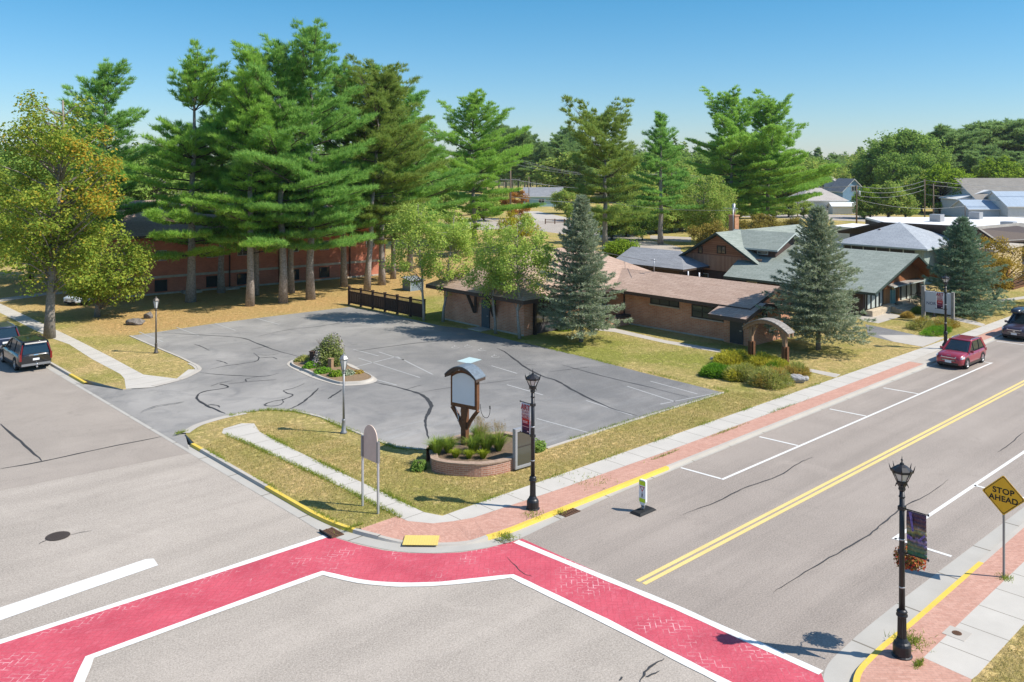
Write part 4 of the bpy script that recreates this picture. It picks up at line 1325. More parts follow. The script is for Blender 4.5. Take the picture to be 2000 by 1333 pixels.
def make_leafy(h, cb, Rx, seed, mat, n_cl=70, per=150, leaf=0.17, rc=0.9, trunks=1, r0=0.22, lean=(0, 0), bark="grey_bark", up=0.5, shape=1.0, fork=0.45, hollow=0.45, second=None, droop=0.0, squash=0.7, sparse_top=0.0):
    """broadleaf tree: trunk(s), limbs to clumps spread through a lumpy crown, leaves scattered round each clump"""
    rng = np.random.default_rng(seed)
    tb, lb = MB(), MB()
    stems = []
    for s_ in range(trunks):
        a = 2 * PI * s_ / max(1, trunks) + rng.uniform(-0.3, 0.3)
        l = (lean[0] + (math.cos(a) * Rx * 0.3 if trunks > 1 else 0), lean[1] + (math.sin(a) * Rx * 0.3 if trunks > 1 else 0))
        tp = trunk_path(rng, h * 0.9, l, 0.1)
        if trunks > 1: tp[0] = (math.cos(a) * 0.12, math.sin(a) * 0.12, 0)
        tb.tube(tp, [max(0.02, (r0 if trunks == 1 else r0 * 0.62) * (1 - 0.95 * p[2] / h) ** 0.9) * (1.25 if i == 0 else 1) for i, p in enumerate(tp)], 8)
        stems.append(tp)
    cz = (cb + h) / 2; hz = (h - cb) / 2
    C = []
    lumps = rng.normal(size=(6, 3)); lumps /= np.linalg.norm(lumps, axis=1, keepdims=True); la = rng.uniform(-0.28, 0.3, 6)
    while len(C) < n_cl:
        v = rng.normal(size=3); v /= np.linalg.norm(v)
        r = (rng.uniform(hollow ** 3, 1)) ** (1 / 3)
        rad = 1 + sum(a * max(0, float(v @ l)) ** 2 for a, l in zip(la, lumps))
        x, y, zz = v * r * rad
        tap = 1.0
        if shape != 1.0: tap = 1 - (1 - shape) * (zz * 0.5 + 0.5)
        p = np.array([x * Rx * tap + lean[0] * 0.7, y * Rx * tap + lean[1] * 0.7, cz + zz * hz * 0.93])
        if sparse_top and zz > 0.3 and rng.random() < sparse_top: continue
        C.append(p)
    PP, OO = [], []
    for p in C:
        tp = stems[int(rng.integers(len(stems)))]
        zt = min(h * 0.85, max(cb * 0.8, p[2] - np.hypot(p[0], p[1]) * rng.uniform(0.4, 0.9)))
        cx, cy = along(tp, zt)
        mid = ((cx + p[0]) / 2 + rng.uniform(-.25, .25), (cy + p[1]) / 2 + rng.uniform(-.25, .25), (zt + p[2]) / 2 + rng.uniform(0, .4))
        lb.tube([(cx, cy, zt), mid, tuple(p)], [r0 * 0.22, r0 * 0.13, 0.012], 4)
        n = int(per * rng.uniform(0.6, 1.4)); rr = rc * rng.uniform(0.7, 1.3)
        q = rng.normal(size=(n, 3)); q = unit(q) * (rng.uniform(0, 1, (n, 1)) ** 0.45)
        q[:, 2] *= squash
        if droop: q[:, 2] = q[:, 2] * 1.6 - droop * np.abs(q[:, 2])
        PP.append(p[None] + q * rr); OO.append(unit(q + 1e-6) * 0.7)
    PP = np.concatenate(PP); OO = np.concatenate(OO)
    V = leaves(rng, PP, leaf, up, OO)
    me = np_mesh("crown", V, 4, mat)
    if second:
        me.materials.append(MATS[second[0]])
        n = len(V) // 4
        cen = V.reshape(-1, 4, 3).mean(1)
        sc_ = second[1](cen, rng)
        me.polygons.foreach_set("material_index", sc_.astype(np.int32))
    return tb, lb, me, bark

def plant_tree(name, parts, loc, rz=0.0, label=None, cat="tree", group=None, s=1.0):
    tb, lb, crown, bark = parts
    o = empty(name, loc, rz, label, cat, group)
    o.scale = (s, s, s)
    tb.build("trunk", bark, o)
    if lb.f: lb.build("branches", bark if bark != "pine_bark" else "branch_bark", o)
    c = link("crown", crown, o)
    return o

def copy_tree(o, loc, rz, s=1.0, label=None, sz=None):
    c = o.copy(); COL.objects.link(c)
    c.location = loc; c.rotation_euler = (0, 0, rz); c.scale = (s, s, sz or s)
    if label: c["label"] = label
    for ch in list(o.children):
        d = ch.copy(); COL.objects.link(d); d.parent = c
    return c

def make_bush(name, loc, rx, ry, h, seed, mat, label, cat="shrub", group=None, leaf=0.1, n=5000, spiky=False, stem="branch_bark", shell=0.55, second=None, lumps=9):
    rng = np.random.default_rng(seed)
    lp = rng.normal(size=(lumps, 3)); lp[:, 2] = np.abs(lp[:, 2]); lp = unit(lp)
    v = unit(rng.normal(size=(n, 3))); v[:, 2] = np.abs(v[:, 2])
    bulge = 0.78 + 0.34 * np.max(np.clip(v @ lp.T, 0, 1) ** 8, axis=1)
    r = (rng.uniform(shell ** 2, 1, n) ** 0.5) * bulge
    P = v * r[:, None] * np.array([rx, ry, h])[None]
    P[:, 2] = np.maximum(P[:, 2], 0.02)
    if spiky:
        D = v * np.array([1, 1, 0.4]) + np.array([0, 0, 0.45]) + rng.normal(size=(n, 3)) * 0.4
        V = blades(rng, P, D, leaf * rng.uniform(0.7, 1.4, n), leaf * 0.22); k = 3
    else:
        V = leaves(rng, P, leaf, 0.4, v * 0.8); k = 4
    o = empty(name, loc, 0, label, cat, group)
    me = np_mesh("foliage", V, k, mat)
    if second:
        me.materials.append(MATS[second])
        c = V.reshape(-1, k, 3).mean(1)
        q = (np.sin(c[:, 0] * 3.1 + seed) + np.cos(c[:, 1] * 2.7) + rng.normal(size=len(c)) * 0.6) > 0.9
        me.polygons.foreach_set("material_index", q.astype(np.int32))
    link("foliage", me, o)
    sb = MB()
    for i in range(12):
        a = rng.uniform(0, 6.28); q = rng.uniform(0.4, 0.85)
        sb.tube([(0.05 * math.cos(a), 0.05 * math.sin(a), 0), (rx * q * 0.5 * math.cos(a), ry * q * 0.5 * math.sin(a), h * 0.5), (rx * q * math.cos(a), ry * q * math.sin(a), h * 0.8)], [0.03, 0.02, 0.008], 4)
    sb.build("stems", stem, o)
    return o

def grass_clump(loc, h, r, seed, mat, label, n=420, group=None, plume=False):
    rng = np.random.default_rng(seed)
    o = empty("ornamental_grass", loc, 0, label, "ornamental grass", group)
    az = rng.uniform(0, 6.28, n); sp = rng.uniform(0.05, 0.75, n)
    root = np.stack([np.cos(az) * r * 0.35 * rng.uniform(0, 1, n), np.sin(az) * r * 0.35 * rng.uniform(0, 1, n), np.zeros(n)], 1)
    d0 = np.stack([np.cos(az) * sp, np.sin(az) * sp, np.ones(n)], 1)
    L = h * rng.uniform(0.6, 1.1, n)
    mid = root + unit(d0) * (L * 0.62)[:, None]
    d1 = d0 * np.array([2.2, 2.2, 0.45])
    tip = mid + unit(d1) * (L * 0.42)[:, None]
    S = np.stack([-np.sin(az), np.cos(az), np.zeros(n)], 1) * 0.012
    q = np.stack([root - S, root + S, mid + S * 0.8, mid - S * 0.8], 1).reshape(-1, 3)
    q2 = np.stack([mid - S * 0.8, mid + S * 0.8, tip + S * 0.1, tip - S * 0.1], 1).reshape(-1, 3)
    link("blades", np_mesh("blades", np.concatenate([q, q2]), 4, mat), o)
    if plume:
        m = 70
        az = rng.uniform(0, 6.28, m); sp = rng.uniform(0.05, 0.4, m)
        top = np.stack([np.cos(az) * sp * h, np.sin(az) * sp * h, h * rng.uniform(1.0, 1.4, m)], 1)
        P = np.repeat(top, 9, 0) + rng.normal(size=(m * 9, 3)) * np.array([0.015, 0.015, 0.06])
        V = blades(rng, P, np.array([[0, 0, 1.0]]) + rng.normal(size=(m * 9, 3)) * 0.5, 0.07, 0.012)
        Vs = blades(rng, top * np.array([0.2, 0.2, 0.0]), top - top * np.array([0.2, 0.2, 0.0]), np.linalg.norm(top, axis=1), 0.01)
        link("plumes", np_mesh("plumes", np.concatenate([V, Vs]), 3, "straw_blades"), o)
    return o

def in_poly(P, poly):
    x, y = P[:, 0], P[:, 1]; ins = np.zeros(len(P), bool); n = len(poly)
    for i in range(n):
        x0, y0 = poly[i]; x1, y1 = poly[(i + 1) % n]
        c = ((y0 > y) != (y1 > y)) & (x < (x1 - x0) * (y - y0) / ((y1 - y0) or 1e-9) + x0)
        ins ^= c
    return ins

def grass_field(polys, dens, h, mat, seed, wdt=0.012, z=0.0):
    rng = np.random.default_rng(seed)
    out = []
    for poly in polys:
        a = abs(geometry_area(poly)); n = int(a * dens * 1.6)
        xs = [p[0] for p in poly]; ys = [p[1] for p in poly]
        bb = (max(xs) - min(xs)) * (max(ys) - min(ys))
        n = int(bb * dens)
        P = np.stack([rng.uniform(min(xs), max(xs), n), rng.uniform(min(ys), max(ys), n), np.full(n, z)], 1)
        out.append(P[in_poly(P, poly)])
    P = np.concatenate(out); n = len(P)
    D = rng.normal(size=(n, 3)) * np.array([0.55, 0.55, 0.2]) + np.array([0, 0, 1.0])
    return blades(rng, P, D, h * rng.uniform(0.5, 1.4, n), wdt)

# ------------------------------------------------------------------ buildings
def slab(mb, pts, th=0.22, mt=0, ms=1):
    """roof plane: top outline (ccw from above) with a thickness below"""
    n = len(pts)
    mb.poly(pts, mt)
    low = [(p[0], p[1], p[2] - th) for p in pts]
    mb.poly(low[::-1], ms)
    for i in range(n):
        j = (i + 1) % n
        mb.poly([low[i], low[j], pts[j], pts[i]], ms)

def window(parent, axis, c, a0, a1, z0, z1, cols=1, rows=1, sgn=-1, frame="black_frame", glass="window_glass", off=(0, 0, 0), sill=None, fw=0.07, name="window"):
    """framed window on a wall plane x=c or y=c, proud on the side sgn"""
    if a0 > a1: a0, a1 = a1, a0
    fb = MB(off); gb = MB(off)
    d0, d1 = c + sgn * 0.003, c + sgn * 0.07
    def bx(mb, u0, u1, w0, w1, e0, e1):
        if axis == 'x': mb.box(min(e0, e1), max(e0, e1), u0, u1, w0, w1)
        else: mb.box(u0, u1, min(e0, e1), max(e0, e1), w0, w1)
    bx(fb, a0, a0 + fw, z0, z1, d0, d1); bx(fb, a1 - fw, a1, z0, z1, d0, d1)
    bx(fb, a0 + fw, a1 - fw, z0, z0 + fw, d0, d1); bx(fb, a0 + fw, a1 - fw, z1 - fw, z1, d0, d1)
    for i in range(1, cols):
        u = a0 + (a1 - a0) * i / cols
        bx(fb, u - fw * .4, u + fw * .4, z0 + fw, z1 - fw, d0, d1 - sgn * 0.01)
    for j in range(1, rows):
        q = z0 + (z1 - z0) * j / rows
        bx(fb, a0 + fw, a1 - fw, q - fw * .3, q + fw * .3, d0, d1 - sgn * 0.02)
    o = fb.build(name, frame, parent)
    bx(gb, a0 + fw, a1 - fw, z0 + fw, z1 - fw, c + sgn * 0.005, c + sgn * 0.025)
    gb.build("pane", glass, o)
    if sill:
        s_ = MB(off)
        bx(s_, a0 - 0.06, a1 + 0.06, z0 - 0.09, z0 - 0.002, c + sgn * 0.004, c + sgn * 0.13)
        s_.build("sill", sill, o)
    return o

def part_box(parent, name, mat, off, *b):
    """one part per box; returns the first"""
    obs = []
    for q in b:
        mb = MB(off); mb.box(*q); obs.append(mb.build(name, mat, parent))
    return obs[0]

# ---- the brick clinic with tan roofs
B0 = (46.4, 48.6, 0)
cl = empty("brick_building", B0, 0, "low brown brick building with tan hipped roofs along the right edge of the parking lot", "building")
mb = MB(B0)
mb.box(46.4, 62.6, 48.7, 58.5, -0.2, 2.8)
mb.box(56.2, 62.6, 35.6, 48.7, -0.2, 2.72)
mb.poly([(56.2, 35.6, 2.72), (62.6, 35.6, 2.72), (59.4, 35.6, 3.72)])
mb.box(55.85, 60.0, 34.9, 35.6, -0.2, 2.3)
mb.box(55.85, 56.2, 35.6, 37.15, -0.2, 2.3)
mb.build("wall", "clinic_brick", cl)
part_box(cl, "brick_panel", "orange_brick", B0, (50.75, 52.9, 48.55, 48.7, 0, 2.75))
mb = MB(B0)
e = 2.95
ra, rb = (51.0, 53.6, 5.8), (58.0, 53.6, 5.8)
A_, B_, C_, D_ = (45.3, 47.6, e), (63.5, 47.6, e), (63.5, 59.6, e), (45.3, 59.6, e)
slab(mb, [A_, B_, rb, ra], 0.3); slab(mb, [B_, C_, rb], 0.3); slab(mb, [C_, D_, ra, rb], 0.3); slab(mb, [D_, A_, ra], 0.3)
mb.build("main_roof", ["tan_shingle", "fascia_brown"], cl)
mb = MB(B0)
slab(mb, [(55.35, 34.6, 2.83), (59.4, 34.6, 4.03), (59.4, 52.4, 4.03), (55.35, 48.6, 2.83)], 0.26)
slab(mb, [(59.4, 34.6, 4.03), (63.45, 34.6, 2.83), (63.45, 48.6, 2.83), (59.4, 52.4, 4.03)], 0.26)
mb.build("wing_roof", ["tan_shingle", "fascia_brown"], cl)
mb = MB(B0)
slab(mb, [(53.95, 34.1, 2.3), (56.6, 34.1, 3.12), (56.6, 37.25, 3.12), (53.95, 37.25, 2.3)], 0.3)
slab(mb, [(56.6, 34.1, 3.12), (60.4, 34.1, 2.5), (60.4, 35.4, 2.5), (56.6, 35.4, 3.12)], 0.3)
mb.build("porch_roof", ["tan_shingle", "fascia_brown"], cl)
window(cl, 'x', 56.2, 41.45, 44.25, 1.95, 2.45, 3, 1, -1, off=B0, sill="stone_band", glass="reflective_glass")
window(cl, 'x', 56.2, 37.4, 40.25, 1.42, 2.38, 3, 2, -1, off=B0, sill="stone_band", glass="reflective_glass")
window(cl, 'y', 34.9, 58.3, 59.5, 0.75, 1.75, 1, 3, -1, off=B0, frame="trim_white", glass="reflective_glass")
window(cl, 'y', 34.9, 57.4, 58.0, 1.85, 2.25, 1, 1, -1, off=B0)
window(cl, 'y', 35.6, 60.2, 62.4, 2.3, 2.68, 3, 1, -1, off=B0, glass="reflective_glass")
d = part_box(cl, "door", "dark_door", B0, (55.78, 55.85, 35.5, 36.6, 0.05, 2.08))
part_box(d, "handle", "galvanised", B0, (55.68, 55.78, 35.58, 35.72, 1.0, 1.06))
d = part_box(cl, "door", "teal_door", B0, (46.3, 46.4, 52.62, 53.55, 0.02, 2.25))
part_box(d, "handle", "galvanised", B0, (46.2, 46.3, 52.7, 52.8, 1.0, 1.06))
part_box(cl, "doorstep", "concrete_plain", B0, (45.1, 46.3, 52.3, 53.8, -0.05, 0.06))
for t_ in (54.35, 52.0):
    mb = MB(B0)
    mb.beam((46.28, t_, 1.1), (45.6, t_ + 0.15, 2.7), 0.2, 0.2)
    mb.build("roof_bracket", "fascia_brown", cl); mb = MB(B0)
    mb.beam((46.28, t_ - 0.05, 1.15), (45.95, t_ - 0.5, 2.7), 0.2, 0.2)
    mb.build("roof_bracket", "fascia_brown", cl)
# glazed bay of the south wall and the entry
window(cl, 'y', 48.7, 47.55, 50.35, 0.75, 2.7, 3, 2, -1, off=B0, glass="reflective_glass", fw=0.1)
part_box(cl, "bay_panel", "dark_wall", B0, (47.55, 50.35, 48.6, 48.7, 0.05, 0.74))
part_box(cl, "post", "black_frame", B0, (47.35, 47.54, 48.45, 48.7, 0, 2.75))
part_box(cl, "post", "black_frame", B0, (50.37, 50.74, 48.45, 48.7, 0, 2.75))
window(cl, 'y', 48.7, 53.1, 56.0, 0.05, 2.4, 3, 1, -1, off=B0, glass="reflective_glass", frame="galvanised", name="entry_glazing")
part_box(cl, "downpipe", "fascia_brown", B0, (56.1, 56.195, 46.9, 47.0, 0, 2.7))
part_box(cl, "foundation_strip", "stone_band", B0, (56.12, 56.2, 37.2, 46.6, 0, 0.1), (46.33, 46.4, 48.7, 52.2, 0, 0.1), (46.33, 46.4, 53.9, 58.5, 0, 0.1))
mb = MB(B0)
mb.tube([(59.4, 46.4, 3.9), (59.4, 46.4, 5.1)], 0.035, 6); mb.tube([(59.4, 46.1, 5.0), (59.4, 46.7, 5.0)], 0.03, 6)
mb.build("service_mast", "galvanised", cl)
for t_ in (42.4, 43.5):
    mb = MB(B0); mb.tube([(60.2, t_, 3.6), (60.2, t_, 4.25)], 0.06, 8); mb.build("vent_pipe", "plastic_white", cl)
# roof overhang edge of the low planter by the entry
lp = empty("brick_planter_wall", (53.7, 46.3, 0), 0, "small low brick wall with a wooden cap beside the building entry path", "planter wall")
part_box(lp, "wall", "clinic_brick", (53.7, 46.3, 0), (53.75, 56.1, 46.35, 46.95, -0.1, 0.62))
part_box(lp, "cap", "fascia_brown", (53.7, 46.3, 0), (53.62, 56.15, 46.25, 47.05, 0.622, 0.82))

# ---- the green-roofed lodge
L0 = (73.6, 35.1, 0)
lo = empty("green_roofed_lodge", L0, 0, "brown timber lodge with a big green shingle roof and cedar gables", "building")
mb = MB(L0)
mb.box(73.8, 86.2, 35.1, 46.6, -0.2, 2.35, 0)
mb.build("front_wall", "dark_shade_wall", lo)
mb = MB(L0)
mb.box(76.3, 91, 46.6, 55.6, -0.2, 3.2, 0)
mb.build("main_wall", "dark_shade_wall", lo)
mb = MB(L0)
mb.poly([(76.27, 56.0, 3.1), (76.27, 46.3, 3.1), (76.27, 51.2, 6.0)])
mb.build("gable_boards", "log_siding", lo)
mb = MB(L0)
mb.box(76.2, 76.26, 46.4, 55.62, 2.2, 3.75)
mb.build("cedar_skirt", "cedar_vertical", lo)
mb = MB(L0)
slab(mb, [(72.5, 33.4, 2.3), (80.7, 33.2, 5.0), (80.7, 50, 5.0), (72.5, 48.3, 2.3)], 0.22)
slab(mb, [(80.7, 33.2, 5.0), (85.9, 33.4, 2.5), (85.9, 50, 2.5), (80.7, 50, 5.0)], 0.22)
mb.build("front_roof", ["green_shingle", "fascia_green"], lo)
mb = MB(L0)
slab(mb, [(75.5, 45.7, 2.95), (92, 45.7, 2.95), (92, 51.2, 6.15), (75.5, 51.2, 6.15)], 0.22)
slab(mb, [(75.5, 51.2, 6.15), (92, 51.2, 6.15), (92, 56.4, 3.1), (75.5, 56.4, 3.1)], 0.22)
mb.build("main_roof", ["green_shingle", "fascia_green"], lo)
mb = MB(L0)
mb.box(77.4, 82.8, 45.6, 51, 3.6, 4.72)
mb.poly([(77.4, 45.6, 4.72), (82.8, 45.6, 4.72), (80.1, 45.6, 5.9)])
dm = mb.build("dormer", "dark_shade_wall", lo)
mb = MB(L0)
slab(mb, [(76.75, 45.0, 4.72), (80.1, 45.0, 6.2), (80.1, 52, 6.2), (76.75, 51.5, 4.72)], 0.16)
slab(mb, [(80.1, 45.0, 6.2), (83.45, 45.0, 4.72), (83.45, 51.5, 4.72), (80.1, 52, 6.2)], 0.16)
mb.build("dormer_roof", ["green_shingle", "trim_pale"], dm)
window(dm, 'x', 77.4, 46.4, 47.6, 4.1, 4.5, 1, 1, -1, off=L0, frame="trim_pale")
mb = MB(L0); mb.box(85.6, 86.4, 55.5, 56.3, 3, 7.1); mb.box(85.52, 86.48, 55.42, 56.38, 7.102, 7.25)
ch = mb.build("chimney", "orange_brick", lo)
mb = MB(L0); mb.tube([(86, 55.9, 7.25), (86, 55.9, 8.5)], 0.16, 8); mb.tube([(85.4, 55.6, 5), (85.4, 55.6, 8.1)], 0.04, 6); mb.tube([(85.4, 55.0, 8.0), (85.4, 56.9, 8.0)], 0.03, 5)
mb.build("flue", "galvanised", ch)
window(lo, 'x', 76.27, 50.5, 51.55, 3.95, 4.75, 2, 1, -1, off=L0, frame="black_frame", glass="reflective_glass")
window(lo, 'x', 76.27, 53.3, 53.8, 3.8, 4.55, 1, 1, -1, off=L0, frame="black_frame", glass="reflective_glass")
window(lo, 'x', 76.3, 52.6, 53.7, 0.9, 1.8, 1, 1, -1, off=L0, frame="trim_pale", glass="reflective_glass")
window(lo, 'x', 73.8, 45.4, 46.5, 1.2, 1.9, 2, 1, -1, off=L0, frame="trim_pale", glass="reflective_glass")
# front gable: soffit, glass panels, door
mb = MB(L0)
mb.poly([(72.6, 34.5, 2.3 - .26), (80.7, 34.5, 4.74), (85.8, 34.5, 2.26)][::-1])
mb.poly([(80.7, 33.3, 4.73), (80.7, 35.0, 4.73), (85.7, 35.0, 2.33), (85.7, 33.3, 2.33)])
mb.build("soffit", "cedar_soffit", lo)
mb = MB(L0)
mb.box(74.2, 84.6, 34.98, 35.09, 0.55, 2.2)
mb.build("pale_panels", "trim_pale", lo)
mb = MB(L0)
for x_ in (74.2, 75.0, 75.9, 76.6, 77.3, 80.1, 81.0, 82.2, 83.2, 84.5):
    mb = MB(L0); mb.box(x_ - 0.05, x_ + 0.05, 34.9, 34.978, 0.5, 2.3); mb.build("batten", "black_frame", lo)
part_box(lo, "wood_panel", "entry_wood", L0, (77.4, 78.7, 34.93, 34.975, 0.55, 2.2), (79.85, 80.7, 34.93, 34.975, 0.55, 2.2))
d = part_box(lo, "door", "turquoise_door", L0, (78.9, 79.7, 34.86, 34.975, 0.5, 1.75))
part_box(d, "door_glass", "car_glass", L0, (78.9, 79.7, 34.87, 34.97, 1.752, 2.4))
mb = MB(L0)
slab(mb, [(77.2, 33.9, 2.32), (83.6, 33.9, 2.32), (83.6, 35.0, 2.62), (77.2, 35.0, 2.62)], 0.1)
mb.build("canopy", ["cedar_shingle", "trim_pale"], lo)
for x0, x1, h_ in ((74.0, 77.2, 0.5), (77.2, 78.6, 0.62), (80.0, 82.6, 0.62), (82.6, 85.5, 0.5)):
    mb = MB(L0); mb.box(x0, x1 - 0.02, 34.35, 34.97, -0.1, h_); mb.build("stone_base", "fieldstone", lo, bevel=0.05)
mb = MB(L0)
mb.box(84.7, 85.2, 34.9, 35.09, 0, 2.6)
mb.build("corner_post", "dark_wood", lo)
st_ = empty("stone_steps", (79.3, 34.0, 0), 0, "pale stone steps leading up to the lodge door", "steps")
mb = MB((79.3, 34.0, 0))
for k in range(4):
    mb.box(77.6, 81.2, 32.7 + 0.4 * k, 34.34, 0.12 * k + (0.001 if k else -0.05), 0.12 * (k + 1))
mb.build("treads", "fieldstone", st_, bevel=0.02)
hr = empty("metal_railing", (81.5, 33.2, 0), 0, "dark curved metal handrails beside the lodge steps", "railing")
mb = MB((81.5, 33.2, 0))
for x_ in (81.3, 82.6, 83.8):
    mb = MB((81.5, 33.2, 0))
    mb.tube([(x_, 32.4, 0), (x_, 32.5, 0.9), (x_, 32.7, 1.05), (x_, 33.4, 1.1), (x_, 34.2, 1.25), (x_, 34.3, 1.1), (x_, 34.3, 0.3)], 0.03, 6)
    for k in range(4): mb.tube([(x_, 32.8 + 0.35 * k, 0.1), (x_, 32.8 + 0.35 * k, 1.08)], 0.015, 5)
    mb.build("rail", "black_metal", hr)

# ---- low dark annex north of the lodge
X0 = (72, 52.5, 0)
an = empty("low_shed", X0, 0, "long low shed with a charcoal shingle roof left of the cedar gable", "shed")
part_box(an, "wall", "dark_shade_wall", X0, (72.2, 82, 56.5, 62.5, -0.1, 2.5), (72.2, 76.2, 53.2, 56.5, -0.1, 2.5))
mb = MB(X0)
slab(mb, [(71.7, 52.4, 2.6), (76.9, 56.5, 3.75), (76.9, 63.2, 3.75), (71.7, 61.7, 2.6)], 0.2)
slab(mb, [(76.9, 56.5, 3.75), (82.5, 56.5, 2.6), (82.5, 63.2, 2.6), (76.9, 63.2, 3.75)], 0.2)
slab(mb, [(71.7, 52.4, 2.6), (76.4, 52.4, 2.6), (76.9, 56.5, 3.75)], 0.2)
mb.build("roof", ["charcoal_shingle", "fascia_brown"], an)

# ---- grey hip-roofed pavilion behind the lodge
def P3(px, py, z): 
    a = gp(px, py, z); return (a[0], a[1], z)
H0 = (97, 39, 0)
hp = empty("hip_roofed_hall", H0, 0, "square hall with a pale grey hipped roof and sage walls behind the lodge", "building")
part_box(hp, "wall", "sage_siding", H0, (96.9, 106.6, 39.3, 48.4, -0.2, 3.8))
part_box(hp, "clerestory", "dark_wall", H0, (96.82, 96.9, 40.3, 48.2, 3.2, 3.6))
for t_ in (41.5, 43.0, 44.5, 46.0, 47.4): part_box(hp, "window_mullion", "trim_pale", H0, (96.78, 96.819, t_ - .06, t_ + .06, 3.2, 3.72))
part_box(hp, "window_sill", "trim_pale", H0, (96.78, 96.82, 40.2, 48.3, 3.06, 3.18))
mb = MB(H0)
ap = (101.6, 44.0, 6.3)
c1, c2, c3, c4 = (96.0, 38.6, 3.95), (107.4, 38.6, 3.95), (107.4, 49.2, 3.95), (96.0, 49.2, 3.95)
for q in ([c1, c2, ap], [c2, c3, ap], [c3, c4, ap], [c4, c1, ap]): slab(mb, q, 0.16)
mb.build("roof", ["grey_shingle", "trim_pale"], hp)
mb = MB(H0); mb.tube([(99.6, 45.4, 5.0), (99.6, 45.4, 5.55)], 0.14, 8); mb.build("roof_vent", "dark_iron", hp)

# ---- brown-grey low roof building and white flat roofs further right
M0 = (106, 35, 0)
mn = empty("low_hipped_building", M0, 0, "wide low building with a mottled brown grey hipped roof beyond the pale hip roof", "building")
me_ = 4.4
e1, e2, e3, e4 = P3(1633, 452, me_), P3(1948, 472, me_), P3(2110, 463, me_), P3(1720, 437, me_)
rz_ = 6.0
r1_, r2_ = P3(1722, 434, rz_), P3(1905, 443, rz_)
mb = MB(M0)
mb.prism([(e1[0] + 1.2, e1[1] - 1.2), (e2[0] + 1.2, e2[1] + 1.2), (e3[0] - 1, e3[1] + 1.5), (e3[0] - 6, e3[1] + 14), (e1[0] + 9, e1[1] - 3)], -0.2, 4.2)
mb.build("wall", "dark_wall", mn)
mb = MB(M0)
slab(mb, [e1, e2, r2_, r1_], 0.2)
e3b = (e3[0], e3[1], me_)
slab(mb, [e2, e3b, (e3[0] - 1, e3[1] + 6, rz_ - 0.2), r2_], 0.2)
mb.build("roof", ["brown_grey_shingle", "fascia_brown"], mn, fixn=False)
T0 = (99, 33, 0)
tb_ = empty("stucco_storefront", T0, 0, "tan stucco storefront partly hidden behind the bronze leaved tree", "building")
part_box(tb_, "wall", "tan_stucco", T0, (99.2, 108, 33.2, 38.2, -0.1, 3.9))
part_box(tb_, "display_window", "entry_wood", T0, (100.6, 104, 33.1, 33.2, 0.5, 2.2))
part_box(tb_, "planter_ledge", "brown_wood", T0, (100.2, 107.5, 31.6, 33.09, -0.05, 0.55))
part_box(tb_, "parapet", "stone_band", T0, (99.05, 108.15, 33.05, 38.35, 3.902, 4.15))
W0 = (118, 45, 0)
wr = empty("flat_roofed_building", W0, 0, "very wide single storey building with a bright white flat roof", "building")
q = [P3(1690, 425, 4), P3(1755, 441, 4), P3(1905, 452, 4), P3(2140, 476, 4), P3(2150, 432, 4), P3(1960, 424, 4)]
pl = [(a[0], a[1]) for a in q]
mb = MB(W0); mb.prism(pl, -0.2, 3.7); mb.build("wall", "dark_wall", wr)
mb = MB(W0); mb.prism(pl, 3.702, 4.0); mb.build("roof", "white_roof_membrane", wr)
for (px_, py_) in ((1906, 428), (1970, 449), (1830, 433)):
    a = gp(px_, py_, 4.0)
    part_box(wr, "rooftop_unit", "frame_aluminium", W0, (a[0] - .8, a[0] + .8, a[1] - .8, a[1] + .8, 4.002, 5.1))
S0 = (118, 55, 0)
ws = empty("white_flat_shed", S0, 0, "small white flat roofed shed left of the pale hip roof", "shed")
q = [P3(1625, 442, 3.2), P3(1690, 448, 3.2), P3(1722, 441, 3.2), P3(1665, 437, 3.2)]
pl = [(a[0], a[1]) for a in q]
mb = MB(S0); mb.prism(pl, -0.2, 3.0); mb.build("wall", "white_siding", ws)
mb = MB(S0); mb.prism(pl, 3.002, 3.25); mb.build("roof", "white_roof_membrane", ws)

